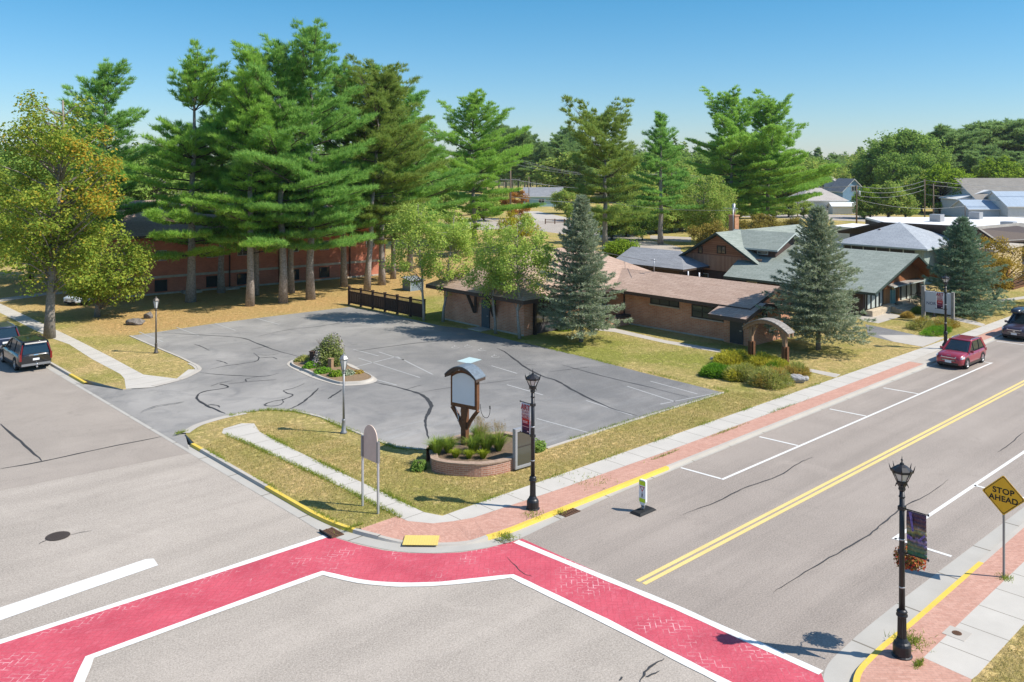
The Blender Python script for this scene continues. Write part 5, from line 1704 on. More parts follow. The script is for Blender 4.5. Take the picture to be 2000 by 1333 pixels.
# ---- distant houses: local frame, x = the camera's right, y away
RYAW = -math.atan2(SA, CA)
def house(name, px, py, w_, d_, eave, ridge, wall, roof, label, cat="house", ridge_x=True, trim="trim_white", hip=0.0, over=0.4, rot=0.0, win=()):
    a = gp(px, py)
    o = empty(name, (a[0], a[1], 0), RYAW + rot, label, cat)
    hw, hd = w_ / 2, d_
    mb = MB(); mb.box(-hw, hw, 0, hd, -0.3, eave)
    if not hip:
        if ridge_x:
            for s_ in (-1, 1): mb.poly([(s_ * hw, 0, eave), (s_ * hw, hd, eave), (s_ * hw, hd / 2, ridge - 0.1)][::s_])
        else:
            for y_, s_ in ((0, 1), (hd, -1)): mb.poly([(-hw, y_, eave), (hw, y_, eave), (0, y_, ridge - 0.1)][::s_])
    mb.build("wall", wall, o)
    mb = MB(); v = over; e_ = eave + 0.02
    if hip:
        A, B, C, D = (-hw - v, -v, e_), (hw + v, -v, e_), (hw + v, hd + v, e_), (-hw - v, hd + v, e_)
        p, q_ = (-hw + hip, hd / 2, ridge), (hw - hip, hd / 2, ridge)
        slab(mb, [A, B, q_, p], 0.18); slab(mb, [B, C, q_], 0.18); slab(mb, [C, D, p, q_], 0.18); slab(mb, [D, A, p], 0.18)
    elif ridge_x:
        slab(mb, [(-hw - v, -v, e_), (hw + v, -v, e_), (hw + v, hd / 2, ridge), (-hw - v, hd / 2, ridge)], 0.18)
        slab(mb, [(-hw - v, hd / 2, ridge), (hw + v, hd / 2, ridge), (hw + v, hd + v, e_), (-hw - v, hd + v, e_)], 0.18)
    else:
        slab(mb, [(-hw - v, -v, e_), (0, -v, ridge), (0, hd + v, ridge), (-hw - v, hd + v, e_)], 0.18)
        slab(mb, [(0, -v, ridge), (hw + v, -v, e_), (hw + v, hd + v, e_), (0, hd + v, ridge)], 0.18)
    mb.build("roof", [roof, trim], o)
    for (x0, x1, z0, z1) in win:
        window(o, 'y', 0, x0, x1, z0, z1, 2, 1, -1, frame=trim)
    return o
house("bungalow", 1062, 404, 11, 10, 2.9, 5.4, "teal_siding", "charcoal_shingle", "pale teal bungalow with a grey roof seen past the tall loose pine", win=((-1.5, 0.2, 1.1, 2.2), (3.2, 4.2, 1.1, 2.2)), trim="trim_white")
house("bungalow", 1607, 417, 12, 11, 3.2, 6.2, "white_siding", "pale_shingle", "white bungalow with a hipped tan roof right of the tall twin pines", hip=4.5, win=((1, 2.2, 1.2, 2.2), (4, 5, 1.2, 2.2)))
house("cottage", 1618, 400, 11, 16, 4.6, 8.3, "grey_siding", "pale_shingle", "grey gabled cottage with a pale roof behind the white bungalow", ridge_x=False, rot=R(-24), win=((-2.5, -1.2, 4.6, 6.0), (0.6, 1.9, 4.6, 6.0)))
house("cottage", 1668, 404, 7, 8, 4.2, 8.0, "blue_siding", "charcoal_shingle", "small bright blue house in the shade beside the utility pole", ridge_x=False, rot=R(10), win=((-0.8, 0.8, 4.4, 6.0),))
house("porch_shed", 1650, 419, 6, 3, 2.0, 2.9, "white_siding", "white_roof_membrane", "low white porch shed in front of the blue house", cat="shed")
house("barn", 2040, 426, 30, 22, 3.6, 9.0, "grey_siding", "brown_grey_shingle", "long grey barn roof behind the blue metal roof at the right edge", cat="barn")
house("workshop", 1932, 424, 15, 8, 4.2, 6.4, "grey_siding", "white_roof_membrane", "grey gabled workshop with a white roof edge in front of the long barn", cat="workshop", ridge_x=False)
house("metal_shed", 1932, 428, 9, 8, 2.2, 4.2, "grey_siding", "metal_roof_blue", "lean shed with a pale blue metal roof before the grey workshop", cat="shed")
house("metal_shed", 2030, 430, 14, 12, 3.0, 6.2, "white_siding", "metal_roof_blue", "larger shed with a blue metal roof cut by the right edge of the picture", cat="shed")
house("bungalow", 920, 470, 14, 9, 2.8, 4.6, "grey_siding", "charcoal_shingle", "grey sided garage glimpsed behind the young locust trees", cat="garage") if False else None

# ---- long red brick apartment house among the pines
RB = (31.2, 88.3, 0)
rb_ang = math.atan2(85.9 - 88.9, 58.5 - 31.2)
rbk = empty("brick_apartments", (30.9, 88.95, 0), rb_ang, "long two storey red brick apartment house half hidden behind the tall pines", "building")
LW = 28.6
mb = MB(); mb.box(-3.2, LW, 0, 12, -0.3, 5.9); mb.build("wall", "red_brick", rbk)
mb = MB(); mb.box(-3.22, LW + 0.03, -0.06, -0.003, 1.62, 1.86); mb.box(LW + 0.003, LW + 0.06, 0, 12, 1.62, 1.86); mb.build("stone_course", "stone_band", rbk)
mb = MB(); mb.box(-3.22, LW + 0.05, -0.12, -0.003, -0.2, 0.16); mb.build("foundation", "stone_band", rbk)
mb = MB()
slab(mb, [(-4.2, -1.0, 6.0), (LW + 1.0, -1.0, 6.0), (LW - 5, 6, 9.2), (-4.2, 6, 9.2)], 0.25)
slab(mb, [(LW + 1, -1.0, 6.0), (LW + 1, 13, 6.0), (LW - 5, 6, 9.2)], 0.25)
slab(mb, [(-4.2, 6, 9.2), (LW - 5, 6, 9.2), (LW + 1, 13, 6.0), (-4.2, 13, 6.0)], 0.25)
mb.build("roof", ["pink_shingle", "fascia_brown"], rbk)
for x_ in (-0.5, 3.3, 8.4, 11.6, 17.3, 20.9, 26.6):
    window(rbk, 'y', 0, x_ - 0.55, x_ + 0.55, 3.35, 4.4, 2, 1, -1, frame="frame_aluminium", glass="reflective_glass", fw=0.06)
for x_ in (3.3, 8.4, 11.6, 17.3, 20.9):
    window(rbk, 'y', 0, x_ - 0.6, x_ + 0.6, 0.3, 1.45, 1, 1, -1, fw=0.06)
for x_ in (10.2, 15.6, 24.0):
    mb = MB(); mb.box(x_ - .06, x_ + .06, -0.16, -0.065, 0.1, 5.8); mb.build("downpipe", "dark_wood", rbk)
part_box(rbk, "step", "stone_band", (0, 0, 0), (5.2, 7.0, -1.3, -0.13, -0.1, 0.25), (9.4, 10.9, -1.2, -0.13, -0.1, 0.2))

# ---- dark slatted fence at the back of the lot
fp = [(44.66, 70.48), (44.73, 68.6), (44.8, 66.79), (44.86, 64.95), (44.93, 63.18), (44.99, 61.32), (45.06, 59.5)]
fe = empty("wooden_fence", (44.66, 70.48, 0), 0, "dark brown board fence with a baluster top rail at the back of the lot", "fence")
for (x_, y_) in fp:
    mb = MB((44.66, 70.48, 0)); mb.box(x_ - .09, x_ + .09, y_ - .09, y_ + .09, 0, 1.66); mb.box(x_ - .12, x_ + .12, y_ - .12, y_ + .12, 1.662, 1.72); mb.build("post", "dark_wood", fe)
for (a, b) in zip(fp[:-1], fp[1:]):
    mb = MB((44.66, 70.48, 0))
    for z_ in (0.28, 1.22, 1.56): mb.beam((a[0], a[1] - 0.09, z_), (b[0], b[1] + 0.09, z_), 0.08, 0.1)
    n_ = 7
    for k in range(n_):
        f = (k + 0.5) / n_; x_ = a[0] + (b[0] - a[0]) * f; y_ = a[1] + (b[1] - a[1]) * f
        mb.box(x_ - .03, x_ + .03, y_ - .105, y_ + .105, 0.14, 1.26)
    for k in range(14):
        f = (k + 0.5) / 14; x_ = a[0] + (b[0] - a[0]) * f; y_ = a[1] + (b[1] - a[1]) * f
        mb.box(x_ - .015, x_ + .015, y_ - .015, y_ + .015, 1.27, 1.51)
    mb.build("fence_panel", "dark_wood", fe)

# ------------------------------------------------------------------ street furniture
def street_lamp(s, t, label, arm, group="black street lamps", rod_z=(4.02, 2.82)):
    o = empty("street_lamp", (s, t, 0), 0, label, "street lamp", group)
    mb = MB()
    mb.lathe([(0.27, 0), (0.27, 0.03), (0.235, 0.05), (0.235, 0.3), (0.21, 0.36), (0.17, 0.4), (0.15, 0.45), (0.125, 0.5)], 16, smooth=False)
    mb.build("base", "black_metal", o)
    mb = MB()
    mb.lathe([(0.12, 0.5), (0.112, 1.06)], 24, flute=0.14, smooth=False)
    mb.lathe([(0.115, 1.06), (0.15, 1.09), (0.15, 1.13), (0.12, 1.16), (0.145, 1.2), (0.12, 1.24), (0.085, 1.27)], 16)
    mb.lathe([(0.082, 1.27), (0.074, 3.0), (0.066, 4.5)], 14)
    mb.lathe([(0.075, 4.3), (0.09, 4.32), (0.075, 4.36)], 12)
    mb.build("post", "black_metal", o)
    mb = MB()
    mb.lathe([(0.066, 4.48), (0.10, 4.53), (0.09, 4.6), (0.13, 4.66), (0.15, 4.72), (0.145, 4.77)], 8, smooth=False)
    for k in range(8):
        a = 2 * PI * (k + 0.5) / 8; ca, sa = math.cos(a), math.sin(a)
        mb.tube([(0.14 * ca, 0.14 * sa, 4.74), (0.27 * ca, 0.27 * sa, 5.03)], 0.012, 5)
        if k % 1 == 0:
            mb.tube([(0.27 * ca, 0.27 * sa, 5.0), (0.305 * ca, 0.305 * sa, 5.1), (0.33 * ca, 0.33 * sa, 5.2)], [0.02, 0.014, 0.004], 5)
        if k % 2 == 0: mb.tube([(0.13 * ca, 0.13 * sa, 4.68), (0.17 * ca, 0.17 * sa, 4.58)], [0.02, 0.006], 5)
    mb.lathe([(0.262, 5.0), (0.285, 5.0), (0.285, 5.06), (0.262, 5.06)], 8, smooth=False, ph=PI / 8)
    la = mb.build("lantern", "black_metal", o)
    mb = MB(); mb.lathe([(0.128, 4.77), (0.25, 5.0)], 8, smooth=False, ph=PI / 8); mb.build("glass", "lamp_glass", la)
    mb = MB(); mb.lathe([(0.28, 5.062), (0.16, 5.15), (0.06, 5.2), (0.05, 5.24), (0.02, 5.25), (0.018, 5.3), (0.035, 5.32), (0.012, 5.35), (0.003, 5.43)], 8, smooth=False, ph=PI / 8); mb.build("cap", "black_metal", la)
    mb = MB()
    for z_ in rod_z:
        mb.tube([(0, 0, z_), (0, arm * 0.7, z_)], 0.016, 6); mb.box(-0.07, 0.07, -0.09, 0.09, z_ - 0.05, z_ + 0.05)
        mb.lathe([(0.025, -0.025), (0.025, 0.025)], 8, (0, arm * 0.7, z_))
    mb.build("banner_bracket", "black_metal", o)
    for z_ in (3.15, 1.85): mb = MB(); mb.lathe([(0.081, z_), (0.081, z_ + 0.04)], 12); mb.build("strap", "galvanised", o)
    return o

def banner(s, t, z, arm, label, art=False):
    w_, h_ = 0.52, 1.18
    t0 = 0.13 * (1 if arm > 0 else -1)
    o = empty("banner", (s, t, z), 0, label, "banner", "banners hanging from street lamps")
    mb = MB(); N = 6
    for i in range(N):
        for j in range(10):
            def P(u, v_):
                y = t0 + arm_sign * w_ * u
                return (0.035 * math.sin(v_ * PI) * (0.4 + u) - 0.0, y + 0.015 * math.sin(v_ * 5), -h_ * v_)
            arm_sign = 1 if arm > 0 else -1
            a, b, c, d = P(i / N, j / 10), P((i + 1) / N, j / 10), P((i + 1) / N, (j + 1) / 10), P(i / N, (j + 1) / 10)
            mb.poly([a, b, c, d] if arm < 0 else [b, a, d, c], 0, True)
    cl_ = mb.build("cloth", "painted_banner" if art else "banner_gradient", o)
    sol = cl_.modifiers.new("thick", 'SOLIDIFY'); sol.thickness = 0.006
    yc = t0 + (1 if arm > 0 else -1) * w_ * 0.5
    if not art:
        edge = MB()
        for y0 in (yc - w_ / 2, yc + w_ / 2 - 0.05):
            edge.box(-0.006, -0.0035, y0, y0 + 0.05, -h_, 0)
        edge.build("border", "sign_white", o)
        mbx = lambda zz: -0.02 - 0.04 * math.sin(-zz / h_ * PI)
        text_mesh("lettering", "ART", 0.30, "banner_red_letter", o, (-0.03, yc, -0.17), FACE_NX, 0.002, bold=0.008, sx=0.85)
        text_mesh("lettering", "SCAPE", 0.15, "banner_red_letter", o, (-0.04, yc, -0.35), FACE_NX, 0.002, bold=-0.001, sx=0.85)
        text_mesh("lettering", "2026", 0.235, "banner_red_letter", o, (-0.045, yc, -0.52), FACE_NX, 0.002, bold=0.002, sx=0.8)
        st2 = MB()
        for z_, w2 in ((-0.69, 0.28), (-0.74, 0.25)):
            n = 7
            for k in range(n):
                y0 = yc - w2 / 2 + w2 * k / n
                st2.box(-0.044, -0.041, y0, y0 + w2 / n * 0.7, z_ - 0.014, z_ + 0.014)
        for k in range(12):
            y0 = yc - 0.19 + 0.38 * k / 12
            st2.box(-0.038, -0.035, y0, y0 + 0.02, -0.91, -0.892)
        st2.box(-0.03, -0.027, yc - 0.2, yc - 0.1, -1.09, -1.05)
        st2.build("small_print", "banner_pink_letter", o)
    else:
        mb = MB()
        mb.poly([(-0.02, yc + 0.2, -0.02), (-0.03, yc + 0.12, -0.02), (-0.05, yc + 0.05, -0.5), (-0.05, yc + 0.1, -0.52)][::-1])
        mb.poly([(-0.05, yc - 0.04, -0.72), (-0.05, yc - 0.24, -0.5), (-0.05, yc - 0.25, -0.56), (-0.05, yc - 0.1, -0.74)])
        mb.poly([(-0.05, yc + 0.24, -0.62), (-0.05, yc + 0.08, -0.68), (-0.05, yc + 0.12, -0.76), (-0.05, yc + 0.24, -0.74)])
        M_ = NT("painted_purple"); M_.color(M_.mix(M_.noise(M_.coord("Object"), 14, 4, 0.7, 0.4, 0.65), (0.1, 0.06, 0.22), (0.26, 0.19, 0.46))); M_.rough(0.6, 0.2)
        mb.build("painted_river", "painted_purple", o)
    return o

L1 = (23.74, 24.42); L2 = (24.08, 10.36); L3 = (65.3, 25.0)
street_lamp(*L1, "black street lamp at the corner with the red and white banner nearest the brick planter", 1)
street_lamp(*L2, "black street lamp with a painted banner and flower basket in the right foreground", -1)
street_lamp(*L3, "distant black street lamp behind the parked red car", 1)
banner(L1[0], L1[1], 4.0, 1, "red and white ART SCAPE 2026 banner on the lamp beside the brick planter")
banner(L3[0], L3[1], 4.0, 1, "red and white ART SCAPE 2026 banner on the far lamp behind the red car")
banner(L2[0], L2[1], 4.0, -1, "painted purple and green river scene banner on the near lamp", True)
fb = empty("flower_basket", (24.72, 10.42, 2.2), 0, "hanging basket of red and orange flowers on the near black lamp", "flower basket")
mb = MB(); mb.lathe([(0.08, -0.05), (0.2, 0.0), (0.27, 0.12), (0.29, 0.2), (0.25, 0.2)], 14); mb.build("bowl", "dark_iron", fb)
mb = MB(); mb.tube([(0, 0, 0.2), (0, 0, 0.55), (-0.3, -0.03, 0.75), (-0.56, -0.05, 0.62)], 0.014, 6); mb.build("hook", "black_metal", fb)
rng = np.random.default_rng(5)
v = unit(rng.normal(size=(1500, 3))); P = v * rng.uniform(0.6, 1.0, (1500, 1)) * np.array([0.44, 0.44, 0.33]) + np.array([0, 0, 0.27]); P[:, 2] -= 0.35 * np.maximum(0, np.hypot(P[:, 0], P[:, 1]) - 0.3) * rng.uniform(0, 3, 1500)
link("flowers", np_mesh("flowers", leaves(rng, P, 0.075, 0.3, v), 4, "flower_petals"), fb)

# lot lanterns
def lot_lamp(s, t, metal, label, h=3.95):
    o = empty("post_lantern", (s, t, 0), 0, label, "lamp post", "lantern posts of the parking lot")
    mb = MB()
    mb.lathe([(0.17, 0), (0.17, 0.06), (0.12, 0.12), (0.1, 0.3), (0.085, 0.34), (0.085, 0.62), (0.1, 0.66), (0.06, 0.7)], 12)
    mb.lathe([(0.058, 0.7), (0.048, h - 0.95)], 12)
    mb.lathe([(0.07, h - 0.98), (0.075, h - 0.94), (0.04, h - 0.88)], 12)
    mb.build("post", metal, o)
    mb = MB()
    mb.lathe([(0.05, h - 0.9), (0.12, h - 0.84), (0.12, h - 0.8)], 6, smooth=False)
    for k in range(6):
        a = 2 * PI * k / 6; ca, sa = math.cos(a), math.sin(a)
        mb.tube([(0.115 * ca, 0.115 * sa, h - 0.82), (0.205 * ca, 0.205 * sa, h - 0.3)], 0.013, 5)
    la = mb.build("lantern", metal, o)
    mb = MB(); mb.lathe([(0.105, h - 0.8), (0.19, h - 0.3)], 6, smooth=False); mb.build("glass", "lamp_glass", la)
    mb = MB(); mb.lathe([(0.24, h - 0.3), (0.24, h - 0.27), (0.13, h - 0.13), (0.05, h - 0.08), (0.03, h - 0.03), (0.006, h + 0.03)], 6, smooth=False); mb.build("cap", metal, la)
    return o
lot_lamp(23.55, 61.9, "bronze_metal", "dark bronze lantern post on the grass tip by the left lot kerb")
lot_lamp(23.45, 37.5, "grey_metal", "grey lantern post on the near lawn in front of the planted island")
lot_lamp(78.0, 30.8, "bronze_metal", "small lantern post in front of the lodge steps", 2.3)

# blank monument sign on its wooden post
SG = (25.85, 31.05)
sg = empty("monument_sign", (SG[0], SG[1], 0.4), math.atan2(0.226, 0.974), "blank pale blue sign panel in an arched brown wooden frame on a single post", "sign")
def arch_pts(y0, y1, z0, zs, zr, n=12, pw=1.0):
    pts = [(y0, z0), (y1, z0)]
    for k in range(n + 1):
        f = k / n; y = y1 + (y0 - y1) * f
        pts.append((y, zs + (zr - zs) * (1 - (2 * f - 1) ** 2) ** pw))
    return pts
def yz_prism(mb, pts, x0, x1, mi=0):
    n = len(pts)
    mb.poly([(x0, p[0], p[1]) for p in pts][::-1], mi)
    mb.poly([(x1, p[0], p[1]) for p in pts], mi)
    for i in range(n):
        a, b = pts[i], pts[(i + 1) % n]
        mb.poly([(x0, a[0], a[1]), (x0, b[0], b[1]), (x1, b[0], b[1]), (x1, a[0], a[1])][::-1], mi)
mb = MB(); mb.box(-0.13, 0.13, -0.14, 0.14, -0.3, 1.75); mb.build("post", "brown_wood", sg)
mb = MB(); yz_prism(mb, arch_pts(-0.75, 0.75, 1.74, 3.15, 3.46), -0.10, 0.10); mb.build("frame", "brown_wood", sg, bevel=0.01)
mb = MB(); yz_prism(mb, arch_pts(-0.63, 0.63, 1.92, 3.1, 3.33), -0.13, -0.102); mb.build("panel", "blank_panel", sg)
mb = MB()
N = 12
for k in range(N):
    def rp(f): 
        y = -0.9 + 1.8 * f; return (y, 3.2 + 0.46 * (1 - (2 * f - 1) ** 2))
    a, b = rp(k / N), rp((k + 1) / N)
    mb.hexa([(-0.36, a[0], a[1] - .13), (0.36, a[0], a[1] - .13), (0.36, b[0], b[1] - .13), (-0.36, b[0], b[1] - .13), (-0.36, a[0], a[1]), (0.36, a[0], a[1]), (0.36, b[0], b[1]), (-0.36, b[0], b[1])])
mb.build("arched_roof", "fascia_brown", sg, fixn=True)
mb = MB()
for k in range(N):
    a, b = rp(k / N), rp((k + 1) / N)
    mb.hexa([(-0.39, a[0], a[1] + .002), (0.39, a[0], a[1] + .002), (0.39, b[0], b[1] + .002), (-0.39, b[0], b[1] + .002), (-0.39, a[0], a[1] + .04), (0.39, a[0], a[1] + .04), (0.39, b[0], b[1] + .04), (-0.39, b[0], b[1] + .04)])
mb.build("roof_covering", "slate_cap", sg, fixn=True)
for s_ in (-1, 1):
    mb = MB(); p = [(0, s_ * 0.14, 0.85), (0, s_ * 0.3, 1.15), (0, s_ * 0.52, 1.45), (0, s_ * 0.74, 1.7)]
    for a, b in zip(p[:-1], p[1:]): mb.beam(a, b, 0.14, 0.14, up=(1, 0, 0))
    mb.build("brace", "brown_wood", sg)
mb = MB(); mb.tube(catmull([(0.1, -0.79, 2.0), (0.1, -0.85, 1.65), (0.1, -1.0, 1.45), (0.1, -1.2, 1.45), (0.1, -1.32, 1.65), (0.1, -1.34, 1.9)], 5), 0.013, 5); mb.tube([(0.1, -1.34, 1.86), (0.1, -1.33, 2.0)], 0.03, 6)
mb.build("cable", "black_rubber", sg)
mb = MB(); mb.tube(catmull([(-0.1, 0.45, 1.72), (-0.1, 0.3, 1.2), (-0.1, 0.35, 1.1), (-0.1, 0.2, 1.5), (-0.1, 0.15, 1.72)], 4), 0.012, 5); mb.build("cable", "plastic_white", sg)

# curved brick planter
PL = (25.3, 29.2)
plan = gps([(838, 893), (842, 915), (846, 922), (870, 928), (900, 931), (940, 932), (975, 927), (1010, 917), (1030, 907), (1036, 896)], 0)
back = [(28.6, 29.6), (28.3, 30.9), (26.8, 32.0), (25.0, 32.1), (23.9, 31.4)]
out_ = catmull(plan, 3) + back
pn = empty("brick_planter", (PL[0], PL[1], 0), 0, "curved low brick planter with a stone cap round the post of the blank sign", "planter")
cx_, cy_ = sum(p[0] for p in out_) / len(out_), sum(p[1] for p in out_) / len(out_)
def shrink(p, d):
    v_ = Vector((cx_ - p[0], cy_ - p[1])); L = v_.length; return (p[0] + v_.x / L * d, p[1] + v_.y / L * d)
inn_ = [shrink(p, 0.25) for p in out_]
def ring_wall(mb, A, B, z0, z1):
    n = len(A)
    for i in range(n):
        j = (i + 1) % n
        mb.poly([(*A[i], z0), (*A[j], z0), (*A[j], z1), (*A[i], z1)])
        mb.poly([(*B[j], z0), (*B[i], z0), (*B[i], z1), (*B[j], z1)])
        mb.poly([(*A[i], z1), (*A[j], z1), (*B[j], z1), (*B[i], z1)])
mb = MB((PL[0], PL[1], 0)); ring_wall(mb, out_, inn_, -0.1, 0.5); mb.build("wall", "planter_brick", pn)
mb = MB((PL[0], PL[1], 0)); A = [shrink(p, -0.04) for p in out_]; Bq = [shrink(p, 0.3) for p in out_]
ring_wall(mb, A, Bq, 0.502, 0.56); mb.build("cap", "planter_cap", pn)
so_ = sheet("soil", [(p[0] - PL[0], p[1] - PL[1]) for p in inn_], 0.45, "soil", kind=None, parent=pn)

# notice cabinet standing at the planter
nb = empty("notice_cabinet", (26.55, 27.78, 0), R(-3), "tall grey framed notice cabinet with dark glass at the end of the brick planter", "notice board")
mb = MB()
mb.box(-0.56, 0.56, 0.0, 0.2, 0.08, 0.2); mb.box(-0.56, 0.56, 0.0, 0.2, 1.68, 1.82); mb.box(-0.56, -0.44, 0, 0.2, 0.2, 1.68); mb.box(0.44, 0.56, 0, 0.2, 0.2, 1.68); mb.box(-0.44, 0.44, 0.12, 0.2, 0.2, 1.68)
mb.build("frame", "frame_aluminium", nb, bevel=0.008)
part_box(nb, "glass", "notice_glass", (0, 0, 0), (-0.44, 0.44, 0.04, 0.06, 0.2, 1.68))
part_box(nb, "divider", "dark_iron", (0, 0, 0), (-0.44, 0.44, 0.02, 0.038, 1.0, 1.03))

# two-post sign seen from behind
ts = empty("two_post_sign", (19.07, 28.6, 0), 0, "beige arch topped sign seen from behind on two galvanised posts", "sign")
for y_ in (-0.53, 0.53):
    mb = MB(); mb.box(-0.035, 0.035, y_ - 0.035, y_ + 0.035, -0.1, 2.72); p = mb.build("post", "galvanised", ts)
    mb = MB(); mb.box(-0.05, 0.05, y_ - 0.055, y_ + 0.055, 1.95, 2.74); mb.build("bracket", "grey_metal", p)
mb = MB(); yz_prism(mb, arch_pts(-0.47, 0.47, 1.9, 2.74, 3.26, 16, 0.5), 0.0, 0.035); mb.build("panel", "sign_back_beige", ts, fixn=True)

# STOP AHEAD
sa_ = empty("stop_ahead_sign", (31.0, 10.06, 0), 0, "amber diamond STOP AHEAD warning sign on a grey post at the right kerb", "traffic sign")
mb = MB(); mb.box(-0.03, 0.03, -0.03, 0.03, -0.05, 3.2); mb.build("post", "grey_metal", sa_)
def diamond(r, x, c, mat, name, rr=0.06, par=None):
    pts = []
    for k in range(4):
        a = k * PI / 2
        for da in (-0.5, 0, 0.5):
            ang = a + da
            pts.append((math.cos(a) * (r - rr * 1.414) + math.cos(ang * 1.0) * rr, c + math.sin(a) * (r - rr * 1.414) + math.sin(ang) * rr))
    mb = MB(); yz_prism(mb, pts, x - 0.004, x + 0.004); return mb.build(name, mat, par or sa_, fixn=True)
zc = 2.66
diamond(0.655, -0.04, zc, "sign_amber", "panel")
mb = MB()
def ringpoly(r):
    pts = []
    for k in range(4):
        a = k * PI / 2
        for da in (-0.5, 0, 0.5): pts.append((math.cos(a) * (r - 0.085) + math.cos(a + da) * 0.06, zc + math.sin(a) * (r - 0.085) + math.sin(a + da) * 0.06))
    return pts
A, Bq = ringpoly(0.615), ringpoly(0.590)
for i in range(12):
    j = (i + 1) % 12
    mb.poly([(-0.047, *A[i]), (-0.047, *A[j]), (-0.047, *Bq[j]), (-0.047, *Bq[i])])
mb.build("border", "sign_black", sa_)
text_mesh("lettering", "STOP", 0.25, "sign_black", sa_, (-0.049, 0, zc + 0.12), FACE_NX, 0.002, bold=0.006, sx=1.05)
text_mesh("lettering", "AHEAD", 0.25, "sign_black", sa_, (-0.049, 0, zc - 0.13), FACE_NX, 0.002, bold=0.006, sx=1.02)
mb = MB()
for z_ in (zc - .48, zc + .48): mb.lathe([(0.016, 0), (0.016, 0.008)], 8, (0, 0, 0))
# in-street crossing sign
pc = gp(1256, 1000, RZ)
ped = empty("crossing_sign", (pc[0], pc[1], RZ), 0, "in street pedestrian yield sign on a black rubber base near the yellow kerb", "traffic sign")
mb = MB(); mb.hexa([(-.5, -.27, 0.014), (.5, -.27, 0.014), (.5, .27, 0.014), (-.5, .27, 0.014), (-.42, -.2, .09), (.42, -.2, .09), (.42, .2, .09), (-.42, .2, .09)]); mb.build("base", "black_rubber", ped)
mb = MB(); mb.tube([(0, 0, 0.09), (0, 0, 0.2)], 0.05, 10); mb.box(-0.02, 0.02, -0.08, 0.08, 0.18, 0.34); mb.build("hinge", "grey_metal", ped)
mb = MB(); yz_prism(mb, [(-0.09, 0.27), (0.09, 0.27), (0.16, 0.42), (0.16, 1.2), (0.12, 1.24), (-0.12, 1.24), (-0.16, 1.2), (-0.16, 0.42)], -0.05, 0.05); mb.build("panel", "plastic_white", ped, fixn=True)
part_box(ped, "lime_band", "sign_lime", (0, 0, 0), (-0.056, -0.051, -0.15, 0.15, 1.03, 1.2), (-0.056, -0.051, -0.14, 0.14, 0.38, 0.53))
part_box(ped, "white_face", "sign_white", (0, 0, 0), (-0.055, -0.051, -0.15, 0.15, 0.532, 1.028))
mb = MB()
def tri(r, z): return [(r, z), (-r, z), (0, z - r * 1.7)]
A, Bq = tri(0.125, 0.99), tri(0.075, 0.962)
for i in range(3):
    j = (i + 1) % 3
    mb.poly([(-0.058, *A[i]), (-0.058, *A[j]), (-0.058, *Bq[j]), (-0.058, *Bq[i])])
mb.build("yield_triangle", "sign_red", ped)
mb = MB()
mb.poly([(-0.058, 0.018 * math.cos(a), 0.745 + 0.022 * math.sin(a)) for a in np.linspace(0, 6.28, 10)[:-1]])
mb.poly([(-0.058, 0.03, 0.715), (-0.058, -0.03, 0.715), (-0.058, -0.025, 0.64), (-0.058, 0.025, 0.64)])
mb.poly([(-0.058, 0.025, 0.64), (-0.058, 0.0, 0.64), (-0.058, 0.035, 0.555), (-0.058, 0.055, 0.555)]); mb.poly([(-0.058, 0.0, 0.64), (-0.058, -0.025, 0.64), (-0.058, -0.055, 0.555), (-0.058, -0.035, 0.555)])
mb.build("walking_figure", "sign_black", ped)

# grates, covers, tactile plate
def cover(px, py, r, mat, label, z, frame=None):
    p = gp(px, py, z)
    o = empty("manhole_cover", (p[0], p[1], z), 0, label, "manhole cover")
    mb = MB(); mb.lathe([(r, 0.0145), (r, 0.022), (r * 0.97, 0.026)], 28, smooth=False)
    for k in range(-4, 5):
        for j in range(-4, 5):
            if k * k + j * j < 17: mb.box(k * r * .2 - r * .06, k * r * .2 + r * .06, j * r * .2 - r * .06, j * r * .2 + r * .06, 0.0262, 0.031)
    mb.build("lid", mat, o)
    if frame:
        mb = MB(); mb.box(-frame, frame, -frame, frame, 0.009, 0.0135); mb.build("surround", "concrete_plain", o)
    else:
        mb = MB(); mb.lathe([(r * 1.1, 0.0135), (r * 1.1, 0.018)], 28, smooth=False); mb.build("rim", "dark_iron", o)
    return o
cover(113, 1048, 0.37, "dark_iron", "round rusty manhole cover in the grey side street", RZ)
cover(1869, 1238, 0.13, "rust_iron", "small round utility cover in its pale square on the right pavement", 0.0, 0.3)
def grate(s, t, rz, label, hood):
    o = empty("storm_drain", (s, t, RZ), rz, label, "storm drain")
    mb = MB()
    mb.box(-.42, .42, -.24, .24, 0.009, 0.012)
    mb.build("pit", "black_rubber", o)
    mb = MB()
    for k in range(8): mb.box(-.42 + .11 * k, -.36 + .11 * k, -.24, .24, 0.0125, 0.03)
    for y_ in (-.24, -.03, .18): mb.box(-.42, .42, y_, y_ + .06, 0.031, 0.036)
    mb.build("grate", "rust_iron", o)
    mb = MB(); mb.hexa([(-.4, .25, .02), (.4, .25, .02), (.4, .3, .02), (-.4, .3, .02), (-.4, .275, .11), (.4, .275, .11), (.4, .32, .11), (-.4, .32, .11)]); mb.build("kerb_inlet", "black_rubber", o)
g_ = gp(1114, 1003, RZ); grate(g_[0], 23.42, 0, "rusty storm drain grate at the yellow kerb beside the crossing sign", True)
g_ = gp(655, 1040, RZ); grate(17.02, g_[1], R(90), "rusty storm drain grate at the kerb beside the two post sign", True)
tp_ = gps([(791, 1046), (857, 1047), (855, 1063), (787, 1062)])
tc = (sum(p[0] for p in tp_) / 4, sum(p[1] for p in tp_) / 4)
